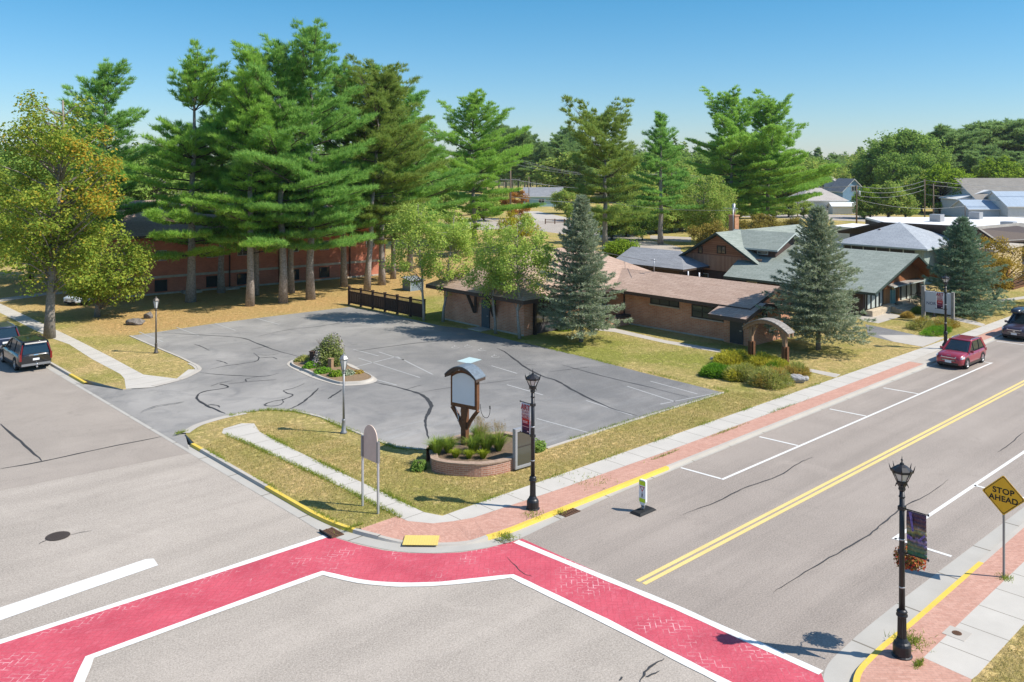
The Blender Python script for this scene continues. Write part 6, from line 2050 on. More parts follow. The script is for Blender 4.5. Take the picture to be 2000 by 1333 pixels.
ta = empty("tactile_plate", (tc[0], tc[1], -0.034), R(-44), "yellow tactile warning plate in the brick corner ramp", "tactile paving")
mb = MB(); mb.box(-0.62, 0.62, -0.36, 0.36, 0.008, 0.02); mb.build("plate", "tactile_yellow", ta)
mb = MB()
for i in range(14):
    for j in range(8):
        mb.lathe([(0.024, 0.0205), (0.016, 0.027)], 6, (-0.585 + 0.09 * i, -0.315 + 0.09 * j, 0), smooth=False)
mb.build("domes", "tactile_yellow", ta)["kind"] = "stuff"
ta.rotation_euler = (R(2.6), 0, R(-44))

# timber arch with curved shingle roof
AR = ((51.96 + 51.86) / 2, (32.39 + 29.91) / 2)
ar = empty("timber_arch", (AR[0], AR[1], 0), 0, "timber arch with a curved grey shingle roof over the juniper bed", "garden arch")
for y_ in (1.24, -1.24):
    mb = MB(); mb.box(-.12, .12, y_ - .12, y_ + .12, -0.1, 2.55); p = mb.build("post", "weathered_wood", ar)
    mb = MB(); mb.box(-.22, -.122, y_ - .12, y_ + .12, -0.1, 1.35); mb.build("side_post", "brown_wood", p); mb = MB(); mb.box(-.12, .12, y_ - .24, y_ - .122, -0.1, 1.35); mb.build("side_post", "brown_wood", p)
for s_ in (-1, 1):
    mb = MB(); pth = [(0, s_ * 1.1, 1.8), (0, s_ * 1.0, 2.15), (0, s_ * 0.75, 2.5)]
    for a, b in zip(pth[:-1], pth[1:]): mb.beam(a, b, 0.12, 0.12, up=(1, 0, 0))
    mb.build("brace", "weathered_wood", ar)
def rp2(f): 
    y = -1.7 + 3.4 * f; return (y, 2.28 + 0.68 * (1 - (2 * f - 1) ** 2))
mb = MB(); mb2 = MB(); mb3 = MB(); mb1 = mb
for k in range(14):
    mb = mb1
    a, b = rp2(k / 14), rp2((k + 1) / 14)
    for x0, x1, mb in ((-.3, -.16, mb), (.16, .3, mb3)):
        mb.hexa([(x0, a[0], a[1] - .26), (x1, a[0], a[1] - .26), (x1, b[0], b[1] - .26), (x0, b[0], b[1] - .26), (x0, a[0], a[1] - .03), (x1, a[0], a[1] - .03), (x1, b[0], b[1] - .03), (x0, b[0], b[1] - .03)])
    mb2.hexa([(-.42, a[0], a[1] - .028), (.42, a[0], a[1] - .028), (.42, b[0], b[1] - .028), (-.42, b[0], b[1] - .028), (-.42, a[0], a[1] + .03), (.42, a[0], a[1] + .03), (.42, b[0], b[1] + .03), (-.42, b[0], b[1] + .03)])
mb1.build("arched_beam", "weathered_wood", ar, fixn=True); mb3.build("arched_beam", "weathered_wood", ar, fixn=True); mb2.build("roof", "cedar_shingle", ar, fixn=True)

# pale sign behind the far banner
ns = empty("lodge_sign", (75.6, 30.6, 0), 0, "pale sign board lettered NORTH on a grey wooden post in front of the lodge", "sign")
mb = MB(); mb.box(-.13, .13, 0.0, .26, -0.1, 2.9); mb.build("post", "grey_wood", ns)
mb = MB(); mb.box(-.06, .06, -2.1, -.02, 0.75, 2.5); mb.build("board", "pale_sign_face", ns)
mb = MB(); mb.box(-.1, .1, -2.34, -2.12, -0.1, 2.6); mb.build("post", "grey_wood", ns)
text_mesh("lettering", "NORTH", 0.34, "navy_letter", ns, (-0.063, -0.75, 1.5), FACE_NX, 0.002, bold=0.006)
# post stump and boulders, tree stumps
def rock(name, px, py, rx, ry, rz_, seed, label, cat="boulder", mat="boulder_stone", z=0.0, group=None):
    p = gp(px, py)
    rng = np.random.default_rng(seed)
    bm = bmesh.new(); bmesh.ops.create_icosphere(bm, subdivisions=3, radius=1)
    ax = unit(rng.normal(size=(9, 3))); of = rng.uniform(0.55, 0.95, 9)
    for v_ in bm.verts:
        q = np.array(v_.co); 
        for a, o_ in zip(ax, of):
            d = float(q @ a)
            if d > o_: q = q - a * (d - o_) * 0.85
        q = q * (1 + 0.05 * math.sin(9 * q[0] + 7 * q[1]))
        v_.co = (q[0] * rx, q[1] * ry, q[2] * rz_ + rz_ * 0.55)
    me = bpy.data.meshes.new(name); bm.to_mesh(me); bm.free(); me.materials.append(MATS[mat])
    o = link(name, me); o.location = (p[0], p[1], z); o.rotation_euler = (0, 0, rng.uniform(0, 6))
    return tag(o, label, cat, group)
rock("boulder", 1472, 748, 0.5, 0.35, 0.22, 1, "grey boulder at the near left foot of the juniper bed")
rock("boulder", 1538, 752, 0.5, 0.35, 0.16, 2, "low grey boulder between the big juniper and the pavement")
rock("boulder", 1556, 746, 0.6, 0.42, 0.3, 3, "largest grey boulder at the right end of the juniper bed")
rock("boulder", 1571, 743, 0.35, 0.3, 0.2, 4, "small grey boulder last in the row at the right of the juniper bed")
rock("boulder", 1398, 703, 0.4, 0.3, 0.12, 6, "small pale stone behind the bright green juniper")
rock("tree_stump", 264, 634, 0.85, 0.6, 0.32, 7, "wide weathered tree stump on the brown needles by the lot", "tree stump", "stump_wood")
rock("tree_stump", 290, 622, 0.4, 0.4, 0.4, 8, "smaller upright tree stump behind the wide one", "tree stump", "stump_wood")

# ------------------------------------------------------------------ cars
def car(label, loc, rz, paint, L=4.4, W=1.8, Ht=1.63, kind="suv", group="parked cars", wr=0.34, rails=True, emblem=None, hood=1.02, cat="car", rearx=None, face="grille", trim="black_rubber", name="parked_car"):
    o = empty(name, loc, rz, label, cat, group)
    hl, hw = L / 2, W / 2
    g = 0.22
    belt = Ht * 0.60
    hd = hood * Ht / 1.63
    secs = [(-hl, hw * .80, g + .2, belt * .88), (-hl + .07, hw * .93, g + .12, belt * .98), (-hl + .5, hw, g + .04, belt), (-hl * .3, hw, g, belt), (hl * .30, hw, g, belt * .99), (hl * .42, hw * .995, g, belt * .985),
            (hl * .62, hw * .985, g + .02, hd * .97), (hl - .35, hw * .95, g + .03, hd * .90), (hl - .09, hw * .86, g + .06, hd * .80), (hl, hw * .70, g + .14, hd * .66)]
    rings = []
    for x, w_, zl, zt in secs:
        h_ = zt - zl
        half = [(w_ * .90, zl), (w_ * .985, zl + h_ * .12), (w_, zl + h_ * .38), (w_ * .985, zl + h_ * .68), (w_ * .93, zl + h_ * .9), (w_ * .82, zt), (w_ * .4, zt + .025)]
        rings.append([(x, -a, b) for a, b in half] + [(x, a, b) for a, b in half[::-1]])
    mb = MB(); mb.loft(rings, 0, True); mb.build("body", paint, o, fixn=True)
    # greenhouse
    xb0, xb1 = (-hl + .12, hl * .44); xt0, xt1 = (-hl + .55, hl * .06)
    if kind == "boxy": xb0, xt0 = -hl + .06, -hl + .26
    wb, wt = hw * .90, hw * .74
    zr = Ht - 0.05
    def ring(x0, x1, w_, z, c=.12):
        return [(x0, -w_ + c, z), (x0 + c, -w_, z), (x1 - c, -w_, z), (x1, -w_ + c * 1.2, z), (x1, w_ - c * 1.2, z), (x1 - c, w_, z), (x0 + c, w_, z), (x0, w_ - c, z)]
    mb = MB(); mb.loft([ring(xb0, xb1, wb, belt - .03), ring(xt0, xt1, wt, zr)], 0, False); gl = mb.build("windows", "car_glass", o, fixn=True)
    mb = MB(); mb.loft([ring(xt0 - .06, xt1 + .05, wt + .02, zr - .02), ring(xt0 - .03, xt1 + .02, wt, zr + .03), ring(xt0 + .2, xt1 - .2, wt - .15, Ht)], 0, True); mb.build("roof", paint, o, fixn=True)
    def lerp(a, b, f): return tuple(a[i] + (b[i] - a[i]) * f for i in range(3))
    for s_ in (-1, 1):
        mb = MB()
        mb.beam((xb1 - .06, s_ * (wb + .005), belt - .02), (xt1 - .06, s_ * (wt + .005), zr), .09, .06)
        mb.beam((xb0 + .12, s_ * (wb + .005), belt - .02), (xt0 + .1, s_ * (wt + .005), zr), .2, .06, up=(0, 1, 0))
        mb.build("pillar", paint, o)
        for fx in (0.02, -0.42):
            mb = MB(); xa = hl * fx; mb.beam((xa, s_ * (wb + .003), belt - .02), (xa - .08, s_ * (wt + .003), zr), .07, .04, up=(0, 1, 0)); mb.build("window_pillar", "black_rubber", o)
        mb = MB(); mb.hexa([(hl * .33, s_ * hw * .97, belt - .02), (hl * .37, s_ * hw * .97, belt - .02), (hl * .37, s_ * (hw + .16), belt - .02), (hl * .33, s_ * (hw + .16), belt - .02), (hl * .32, s_ * hw * .97, belt + .13), (hl * .37, s_ * hw * .97, belt + .13), (hl * .37, s_ * (hw + .17), belt + .14), (hl * .32, s_ * (hw + .17), belt + .14)])
        mb.build("mirror", paint if paint != "red_car_paint" or s_ < 0 else paint, o, fixn=True, bevel=.02)
        # lights
        mb = MB(); mb.hexa([(hl - .36, s_ * hw * .66, hd * .70), (hl - .02, s_ * hw * .45, hd * .70), (hl - .10, s_ * hw * .89, hd * .68), (hl - .45, s_ * hw * .97, hd * .68), (hl - .38, s_ * hw * .66, hd * .80), (hl - .06, s_ * hw * .45, hd * .79), (hl - .16, s_ * hw * .885, hd * .80), (hl - .5, s_ * hw * .96, hd * .82)])
        mb.build("headlight", "head_clear", o, fixn=True)
        mb = MB()
        if kind == "boxy": mb.box(-hl - .012, -hl + .3, s_ * hw * .84, s_ * hw * .955, belt * .62, belt * 1.0); mb.beam((xb0 - .03, s_ * (wb - .03), belt - .02), (xt0 - .03, s_ * (wt - .02), zr - .15), .05, .07)
        else: mb.box(-hl - .01, -hl + .28, s_ * hw * .60, s_ * hw * .945, belt * .72, belt * .9)
        mb.build("taillight", "tail_red", o)
        for fx in (.12, -.32): mb = MB(); mb.box(hl * fx - .09, hl * fx + .09, s_ * hw * .985, s_ * (hw * .985 + .03), belt * .83, belt * .86); mb.build("door_handle", "chrome", o)
        mb = MB(); mb.box(-hl * .5, hl * .5, s_ * hw * .90, s_ * (hw * .97 + .02), g - .02, g + .13); mb.build("sill", trim, o)
        if rails:
            mb = MB(); mb.tube([(xt0 + .15, s_ * (wt - .06), Ht - .03), (xt0 + .25, s_ * (wt - .06), Ht + .04), (xt1 - .25, s_ * (wt - .06), Ht + .04), (xt1 - .12, s_ * (wt - .06), Ht - .02)], .02, 6); mb.build("roof_rail", "chrome" if paint != "black_car_paint" else "black_rubber", o)
        for x_ in (hl * .62, -hl * .60):
            mb = MB()
            for k in range(13):
                a0, a1 = PI * k / 13 - .12, PI * (k + 1) / 13 - .12
                r0_, r1_ = wr * 1.02, wr * 1.19
                y0, y1 = s_ * (hw * .86), s_ * (hw + .008)
                q = [(x_ + r0_ * math.cos(a0), wr + r0_ * math.sin(a0)), (x_ + r1_ * math.cos(a0), wr + r1_ * math.sin(a0)), (x_ + r1_ * math.cos(a1), wr + r1_ * math.sin(a1)), (x_ + r0_ * math.cos(a1), wr + r0_ * math.sin(a1))]
                mb.hexa([(a, y0, b) for a, b in q] + [(a, y1, b) for a, b in q])
            mb.build("wheel_arch", trim, o, fixn=True)
            wh = empty("wheel", (x_, s_ * (hw - .10), wr)); wh.parent = o
            def disc(mb, prof):
                n = 24; b = []
                for (r, y) in prof: b.append([(r * math.cos(2 * PI * k / n), s_ * y, r * math.sin(2 * PI * k / n)) for k in range(n)])
                mb.loft(b, 0, True)
            mb = MB(); disc(mb, [(wr * .66, -.11), (wr * .95, -.11), (wr, -.08), (wr, .08), (wr * .95, .112), (wr * .68, .112), (wr * .66, .06)]); mb.build("tyre", "black_rubber", wh, fixn=True)
            mb = MB(); disc(mb, [(wr * .66, .03), (wr * .66, .105), (wr * .6, .1), (wr * .58, .04), (wr * .05, .04)])
            for k in range(5):
                a = 2 * PI * k / 5; mb.beam((0, s_ * .075, 0), (wr * .6 * math.cos(a), s_ * .09, wr * .6 * math.sin(a)), .07, .03, up=(0, 1, 0))
            mb.build("rim", "rim_alloy", wh, fixn=True)
    # front and rear furniture
    mb = MB(); mb.hexa([(hl - .12, -hw * .56, hd * .50), (hl + .014, -hw * .5, hd * .50), (hl + .014, hw * .5, hd * .50), (hl - .12, hw * .56, hd * .50), (hl - .2, -hw * .6, hd * .70), (hl - .015, -hw * .5, hd * .70), (hl - .015, hw * .5, hd * .70), (hl - .2, hw * .6, hd * .70)]); gr_ = mb.build("grille", "black_frame", o, fixn=True)
    mb = MB(); mb.box(hl - .03, hl - .002, -hw * .52, hw * .52, hd * .705, hd * .735); mb.build("grille_trim", "chrome", gr_); mb = MB(); mb.box(hl - .01, hl + .02, -hw * .45, hw * .45, hd * .545, hd * .565); mb.build("grille_trim", "chrome", gr_)
    mb = MB(); mb.box(hl - .12, hl + .012, -hw * .68, hw * .68, g + .05, g + .2); mb.build("bumper_trim", trim if kind != "boxy" else "grey_metal", o); mb = MB(); mb.box(-hl - .03, -hl + .15, -hw * .85, hw * .85, g + .16, g + .30); mb.build("bumper_trim", trim if kind != "boxy" else "grey_metal", o)
    part_box(o, "license_plate", "sign_white", (0, 0, 0), (hl + .013, hl + .026, -.2, .2, hd * .40, hd * .40 + .14))
    part_box(o, "license_plate", "sign_white", (0, 0, 0), (-hl - .03, -hl - .012, -.19, .19, belt * .62, belt * .62 + .13))
    mb = MB(); mb.tube([(xb1 + .0, hw * .6, belt + .03), (xb1 - .1, -.1, belt + .1)], .012, 4); mb.build("wiper", "black_rubber", o); mb = MB(); mb.tube([(xb1 + .0, -.1, belt + .03), (xb1 - .1, -hw * .7, belt + .1)], .012, 4); mb.build("wiper", "black_rubber", o)
    if emblem == "word":
        rot = Matrix.Rotation(R(90), 3, 'Z') @ Matrix.Rotation(R(52), 3, 'X')
        text_mesh("emblem", "KIA", .13, "chrome", o, (hl - .13, 0, hd * .835), rot, .004, bold=.003, sx=1.35)
    if emblem == "letter":
        rot = Matrix.Rotation(R(90), 3, 'Z') @ Matrix.Rotation(R(90), 3, 'X')
        text_mesh("emblem", "H", .16, "chrome", gr_, (hl + .02, 0, hd * .635), rot, .006, bold=.004, sx=1.2)
    if emblem == "wing":
        mb = MB(); mb.box(-hl - .022, -hl - .004, -.42, .42, belt * .885, belt * .905)
        mb.hexa([(-hl - .03, -.12, belt * .9), (-hl - .03, .12, belt * .9), (-hl - .01, .12, belt * .9), (-hl - .01, -.12, belt * .9), (-hl - .02, -.16, belt * .95), (-hl - .02, .16, belt * .95), (-hl, .16, belt * .95), (-hl, -.16, belt * .95)])
        mb.build("emblem", "chrome", o, fixn=True)
        mb = MB(); mb.box(-hl - .25, -hl + .1, -.05, .05, g + .06, g + .13); mb.lathe([(.03, 0), (.03, .08), (.05, .1), (.05, .17), (.02, .2)], 10, (-hl - .2, 0, g + .13)); mb.build("tow_hitch", "chrome", o)
        mb = MB(); mb.hexa([(-hl + .3, -hw * .7, Ht - .1), (-hl + .05, -hw * .64, Ht - .14), (-hl + .05, hw * .64, Ht - .14), (-hl + .3, hw * .7, Ht - .1), (-hl + .45, -hw * .7, Ht - .01), (-hl + .1, -hw * .64, Ht - .06), (-hl + .1, hw * .64, Ht - .06), (-hl + .45, hw * .7, Ht - .01)]); mb.build("spoiler", paint, o, fixn=True)
    return o
car("red compact SUV parked in the last marked bay by the far lamp", (61.95, 22.72, RZ + .014), PI, "red_car_paint", 4.37, 1.8, 1.63, emblem="word", trim="dark_iron")
car("dark plum SUV with a roof box parked at the right edge", (75.0, 22.85, RZ + .014), PI, "plum_car_paint", 4.9, 1.98, 1.78, emblem="letter", wr=.37)
car("large black SUV seen from behind at the left kerb, nearer of the two there", (16.08, 65.0, RZ + .014), PI / 2, "black_car_paint", 5.2, 2.0, 1.9, kind="boxy", emblem="wing", wr=.4, hood=1.05)
car("dark blue van parked ahead of the black SUV, cut by the left edge", (16.0, 72.2, RZ + .014), PI / 2, "blue_car_paint", 5.1, 1.98, 1.78, kind="boxy", wr=.35)
car("white car glimpsed through the maple leaves beside the brick apartments", (27.2, 88.3, 0), R(-150), "white_car_paint", 4.5, 1.8, 1.5, rails=False)
p = gp(1023, 408); car("small silver car in the yard beside the teal bungalow", (p[0], p[1], 0), RYAW + R(60), "silver_car_paint", 4.5, 1.8, 1.5, rails=False)
rbx = empty("roof_box", (74.7, 23.15, RZ + 1.86), PI, "long black roof box carried on the plum SUV", "roof box")
mb = MB()
def rr(x, w_, z0, z1): return [(x, -w_, z0 + .08), (x, -w_ * .7, z0), (x, w_ * .7, z0), (x, w_, z0 + .08), (x, w_ * .8, z1), (x, -w_ * .8, z1)]
mb.loft([rr(-1.0, .28, .03, .25), rr(-.8, .38, 0, .38), rr(.3, .4, 0, .4), rr(.9, .36, .02, .3), rr(1.15, .18, .08, .16)], 0, True); mb.build("shell", "black_car_paint", rbx, fixn=True)
part_box(rbx, "crossbar", "black_rubber", (0, 0, 0), (-.5, -.44, -.6, .6, -.05, -.002), (.5, .56, -.6, .6, -.05, -.002))

# ------------------------------------------------------------------ planting
def hgt(by, ty):
    return H + (F * H / (by - YH)) / F * (YH - ty)
PG = "tall pines along the brick apartments"
pines = [
 # base px, top y, crown base, radius, seed, gap, profile, material, trunk radius, label
 ((205, 578), 112, 5.0, 5.2, 11, 0.20, prof_white, "white_pine_needles", .45, "tall white pine rising behind the yellow maple at the far left"),
 ((372, 590), 95, 5.2, 5.3, 12, 0.26, prof_white, "white_pine_light", .5, "white pine with a thin forked top, thickest trunk at left"),
 ((432, 572), 165, 6.0, 4.6, 13, 0.24, prof_white, "white_pine_needles", .4, "shorter white pine filling the space between the thin topped pine and the next trunk"),
 ((488, 598), 83, 5.6, 4.4, 14, 0.22, prof_white, "white_pine_light", .42, "pointed white pine with a straight pale trunk right at the lot edge"),
 ((499, 577), 140, 8.0, 3.6, 15, 0.30, prof_white, "white_pine_needles", .36, "slim dark trunked pine standing just behind the pointed white pine"),
 ((553, 592), 62, 6.2, 4.8, 16, 0.20, prof_white, "white_pine_needles", .45, "white pine with a leaning trunk in the middle of the tallest clump"),
 ((568, 572), 95, 7.0, 4.4, 17, 0.30, prof_white, "white_pine_needles", .4, "pine hidden behind the leaning trunk of the tallest clump"),
 ((607, 585), 48, 6.0, 5.6, 18, 0.18, prof_white, "white_pine_needles", .46, "tallest white pine of all with a broad dense crown"),
 ((672, 560), 105, 5.5, 5.2, 19, 0.26, prof_white, "white_pine_needles", .4, "broad white pine just right of the tallest one"),
 ((717, 567), 126, 8.5, 4.6, 20, 0.14, prof_round, "red_pine_needles", .38, "round topped olive red pine with bare dead lower limbs and a leaning trunk"),
 ((746, 557), 150, 5.5, 5.0, 21, 0.24, prof_round, "red_pine_needles", .4, "dark trunked pine right of the round topped red pine"),
 ((800, 530), 165, 6.0, 5.6, 22, 0.22, prof_white, "white_pine_needles", .4, "white pine on the right shoulder of the grove"),
 ((768, 545), 190, 6.5, 4.2, 24, 0.28, prof_white, "white_pine_needles", .33, "smaller white pine with a dark bare trunk behind the fence end"),
 ((925, 478), 184, 5.5, 7.4, 23, 0.16, prof_white, "white_pine_light", .45, "separate spreading bright green white pine past the right end of the grove"),
]
for (b, ty, cb, Rm, sd, gap, pf, mt_, r0, lab) in pines:
    a = gp(*b); h_ = hgt(b[1], ty) * 0.955
    dead = (sd == 20)
    lean = {16: (0.9, -0.4), 20: (1.6, -1.2), 12: (-0.3, 0.3)}.get(sd, (0, 0))
    skip = (lambda f, az, rg: 0.60 < f < 0.72 and rg.random() < .9) if sd == 12 else None
    plant_tree("pine_tree", make_pine(h_, cb * 0.86, Rm * 1.06, sd, pf, mt_, r0=r0 * .86, gap=gap, lean=lean, dens=1.2, bl=.44 if mt_ != "red_pine_needles" else .36, bw=.05, dead=dead, skip=skip, sweep=1.15 if sd == 12 else 1.0), (a[0], a[1], 0), sd * 1.3, lab, "pine tree", PG)
# mid distance pines
for (b, ty, cb, Rm, sd, pf, mt_, lab) in [
  ((1182, 492), 226, 4.6, 6.3, 31, prof_round, "red_pine_needles", "loose open crowned red pine behind the nearest blue spruce"),
  ((1290, 478), 227, 5.0, 4.6, 32, prof_white, "white_pine_needles", "narrow white pine right of the loose red pine"),
  ((1428, 442), 192, 3.4, 8.8, 33, prof_white, "white_pine_light", "left of the tall twin pines, with long bare edged limbs on its left side"),
  ((1500, 440), 203, 3.0, 9.8, 34, prof_white, "white_pine_light", "right of the tall twin pines, with a broad dome top"),
  ((1330, 452), 340, 3.0, 4.0, 35, prof_white, "white_pine_needles", "low pine filling the gap left of the weeping birch"),
]:
    a = gp(*b); h_ = hgt(b[1], ty)
    plant_tree("pine_tree", make_pine(h_, cb, Rm, sd, pf, mt_, r0=.42, gap=.12, dens=.8, bl=.55, bw=.08, step=1.2, k=8), (a[0], a[1], 0), sd * 1.1, lab, "pine tree", "pines of the middle distance")
# spruces
for (b, ty, Rm, sd, mt_, cb, lab) in [
  ((1135, 668), 383, 3.35, 41, "blue_spruce_needles", 1.3, "pale blue spruce at the corner of the brick building beside the lot"),
  ((1598, 684), 403, 3.9, 42, "blue_spruce_needles", 1.35, "broad blue spruce between the timber arch and the lodge"),
  ((1880, 612), 424, 4.1, 43, "green_spruce_needles", .15, "dark green spruce with branches to the ground beside the far lamp")]:
    a = gp(*b); h_ = hgt(b[1], ty)
    plant_tree("spruce_tree", make_spruce(h_, Rm, sd, mt_, cb), (a[0], a[1], 0), sd, lab, "spruce tree", "spruces along the main street")
# maple at the left kerb: leaning trunk, turning leaves
ma = (19.62, 72.6)
def orange_part(c, rg): return ((c[:, 2] > 9) & (c[:, 0] - c[:, 1] > 4.2) & (rg.random(len(c)) < .5)) | (rg.random(len(c)) < .04)
plant_tree("maple_tree", make_leafy(20.0, 2.4, 4.7, 51, "maple_leaves", n_cl=150, per=200, leaf=.24, rc=1.2, r0=.37, lean=(.9, -.3), hollow=.35, second=("maple_orange_leaves", orange_part), shape=.9), (ma[0], ma[1], 0), 0, "big leaning maple with yellow and orange leaves at the left kerb", "maple tree")
a = gp(190, 619)
plant_tree("maple_tree", make_leafy(6.8, .7, 3.7, 52, "maple_leaves", n_cl=80, per=210, leaf=.23, rc=1.05, r0=.24, lean=(-.8, -.6), hollow=.15), (a[0], a[1], 0), 1.0, "low spreading yellow green maple right of the big leaning maple", "maple tree")
a = gp(-60, 600)
plant_tree("maple_tree", make_leafy(14, 3.0, 5.0, 53, "maple_leaves", n_cl=110, per=170, leaf=.26, rc=1.2, r0=.4), (a[0], a[1], 0), 2.0, "yellow green maple cut by the left edge behind the dark van", "maple tree")
# young locusts by the brick building
LG = "young light green trees by the lot"
for (b, ty, Rx, cb, sd, tr, lean, ncl, lab) in [
  ((828, 627), 372, 2.5, 2.8, 61, 1, (-.3, .6), 74, "young pale green tree at the end of the dark fence"),
  ((865, 629), 395, 2.5, 2.5, 62, 1, (.9, -.5), 66, "slim young tree with bare twigs at the left corner of the brick building"),
  ((968, 652), 446, 2.2, 2.2, 63, 1, (-.3, .4), 54, "young tree left of the pair before the teal door of the brick building"),
  ((1015, 662), 418, 2.9, 2.4, 64, 1, (.2, .5), 90, "young tree with a forked trunk in front of the glazed bay")]:
    a = gp(*b); h_ = hgt(b[1], ty)
    plant_tree("young_tree", make_leafy(h_, cb, Rx, sd, "locust_leaves", n_cl=ncl, per=125, leaf=.165, rc=.72, r0=.115, lean=lean, bark="pale_bark", hollow=.15, shape=.75, squash=.85), (a[0], a[1], 0), 0, lab, "young tree", LG)
a = gp(1375, 474)
plant_tree("weeping_birch", make_leafy(10.6, 1.4, 5.2, 65, "birch_leaves", n_cl=110, per=200, leaf=.26, rc=1.2, r0=.24, hollow=.5, droop=.5), (a[0], a[1], 0), 0, "rounded weeping birch behind the cedar gable", "birch tree")
a = (88.84, 29.6)
plant_tree("crab_apple_tree", make_leafy(5.6, 1.6, 4.3, 66, "bronze_leaves", n_cl=80, per=200, leaf=.16, rc=.85, r0=.2, trunks=3, bark="dark_bark", hollow=.3, lean=(.8, -.3)), (a[0], a[1], 0), 0, "low bronze leaved multi stemmed tree at the right edge", "ornamental tree")
for (b, ty, Rx, sd, mt_, lab) in [((1490, 468), 418, 4.2, 67, "olive_leaves", "olive brown large bush behind the lodge ridge, left one"), ((1560, 470), 424, 4.6, 68, "olive_leaves", "olive brown large bush left of the broad blue spruce"), ((1215, 506), 470, 2.2, 69, "bright_leaves", "bright green bush behind the low dark shed"), ((1005, 428), 372, 3.2, 70, "orange_leaves", "small orange tree at the foot of the utility pole"), ((1012, 470), 415, 3.4, 71, "yellow_leaves", "yellow green sapling in front of the orange tree"), ((1255, 470), 395, 3.0, 72, "green_leaves", "dark shaded bush under the narrow white pine"), ((890, 500), 420, 3.5, 73, "bright_leaves", "bushy green tree under the spreading pine"), ((1395, 486), 440, 3.0, 74, "olive_leaves", "small bush beneath the weeping birch")]:
    a = gp(*b); h_ = hgt(b[1], ty)
    plant_tree("small_tree", make_leafy(h_, .4, Rx, sd, mt_, n_cl=44, per=190, leaf=.24, rc=.95, r0=.1, hollow=.25, bark="dark_bark"), (a[0], a[1], 0), 0, lab, "bush")

# island: kerb ring, beds, shrub, posts
ring_px = [(561, 714), (566, 706), (580, 702), (592, 697), (610, 694), (640, 692), (668, 706), (690, 714), (706, 724), (722, 732), (736, 741), (733, 747), (715, 752), (690, 754), (665, 754), (636, 747), (608, 738), (580, 725)]
ring_ = catmull(gps(ring_px), 4, True)
ic = (sum(p[0] for p in ring_) / len(ring_), sum(p[1] for p in ring_) / len(ring_))
def toward(p, c, d):
    v_ = Vector((c[0] - p[0], c[1] - p[1])); L = v_.length; return (p[0] + v_.x / L * d, p[1] + v_.y / L * d)
rin = [toward(p, ic, .30) for p in ring_]; rin2 = [toward(p, ic, .36) for p in ring_]; rtop = [toward(p, ic, .52) for p in ring_]
mb = MB(); n = len(ring_)
for i in range(n):
    j = (i + 1) % n
    q = [(*ring_[i], .02), (*ring_[j], .02), (*rin[j], .025), (*rin[i], .025)]
    fl = geometry_area(q) < 0
    for q in ([(*ring_[i], .02), (*ring_[j], .02), (*rin[j], .025), (*rin[i], .025)], [(*rin[i], .025), (*rin[j], .025), (*rin2[j], .15), (*rin2[i], .15)], [(*rin2[i], .15), (*rin2[j], .15), (*rtop[j], .15), (*rtop[i], .15)]):
        mb.poly(q[::-1] if fl else q)
o = mb.build("island_kerb", "concrete_plain"); o["kind"] = 'structure'
sheet("planting_bed", rtop, .13, "mulch")
pb = gp(642, 714)
make_bush("flowering_bush", (pb[0], pb[1], .12), 1.35, 1.35, 1.95, 81, "bush_leaves", "grey green flowering bush in the lot island", "bush", n=8000, leaf=.11, second="grey_twigs", shell=.45)
for (px_, py_, r_, h_, m_, sd, lab) in [(606, 722, .55, .4, "juniper_green", 82, "bright green low plant at the left front of the island"), (630, 732, .6, .38, "juniper_green", 83, "bright green low plant in the middle front of the island"), (655, 738, .55, .36, "bright_leaves", 84, "yellow green low plant behind the grey lantern in the island"), (678, 736, .5, .3, "blue_spruce_needles", 85, "blue green low plant at the right of the lantern post in the island"), (590, 708, .6, .35, "juniper_dry", 86, "dry yellowish plant at the far left tip of the island"), (700, 733, .35, .2, "juniper_orange", 87, "small rusty plant at the right end of the island")]:
    a = gp(px_, py_); make_bush("low_plant", (a[0], a[1], .12), r_, r_ * .9, h_, sd, m_, lab, "ground plant", "low plants of the lot island", leaf=.09, n=1300)
for (px_, py_, w_, h_, m_, lab) in [(611, 716, .16, .85, "dark_wood", "dark short post at the left of the island bush"), (646, 723, .14, .6, "pale_wood", "pale short wooden post in front of the island bush")]:
    a = gp(px_, py_); o = empty("wooden_post", (a[0], a[1], .1), .4, lab, "post")
    mb = MB(); mb.box(-w_, w_, -w_, w_, 0, h_); mb.build("shaft", m_, o, bevel=.02)
    mb = MB(); mb.box(-w_ * 1.15, w_ * 1.15, -w_ * 1.15, w_ * 1.15, h_ + .002, h_ + .05); mb.build("cap", m_, o)

# ornamental grasses in the brick planter and beside it
GG = "grasses planted in the brick planter"
for (px_, py_, h_, r_, m_, sd, pl_, lab) in [
  (853, 888, .85, .35, "ornamental_grass", 91, False, "tall green grass clump at the left end of the brick planter"),
  (876, 884, .8, .35, "ornamental_grass", 92, False, "green grass clump left of the blank sign post"),
  (925, 884, .8, .35, "ornamental_grass", 93, False, "green grass clump right of the blank sign post"),
  (950, 882, .9, .35, "ornamental_grass", 94, True, "plumed grass clump in the middle of the brick planter"),
  (974, 880, .9, .35, "ornamental_grass", 95, True, "plumed grass clump left of the notice cabinet"),
  (935, 862, .8, .4, "ornamental_grass", 96, True, "plumed grass clump at the back of the brick planter"),
  (890, 893, .4, .3, "lime_grass", 97, False, "small lime clump at the front left of the planter"),
  (916, 895, .4, .3, "lime_grass", 98, False, "small lime clump at the front middle of the planter"),
  (944, 895, .42, .3, "lime_grass", 99, False, "small lime clump at the front right of the planter")]:
    a = gp(px_, py_, .46); grass_clump((a[0], a[1], .45), h_, r_, sd, m_, lab, 460 if h_ > .5 else 320, GG, pl_)
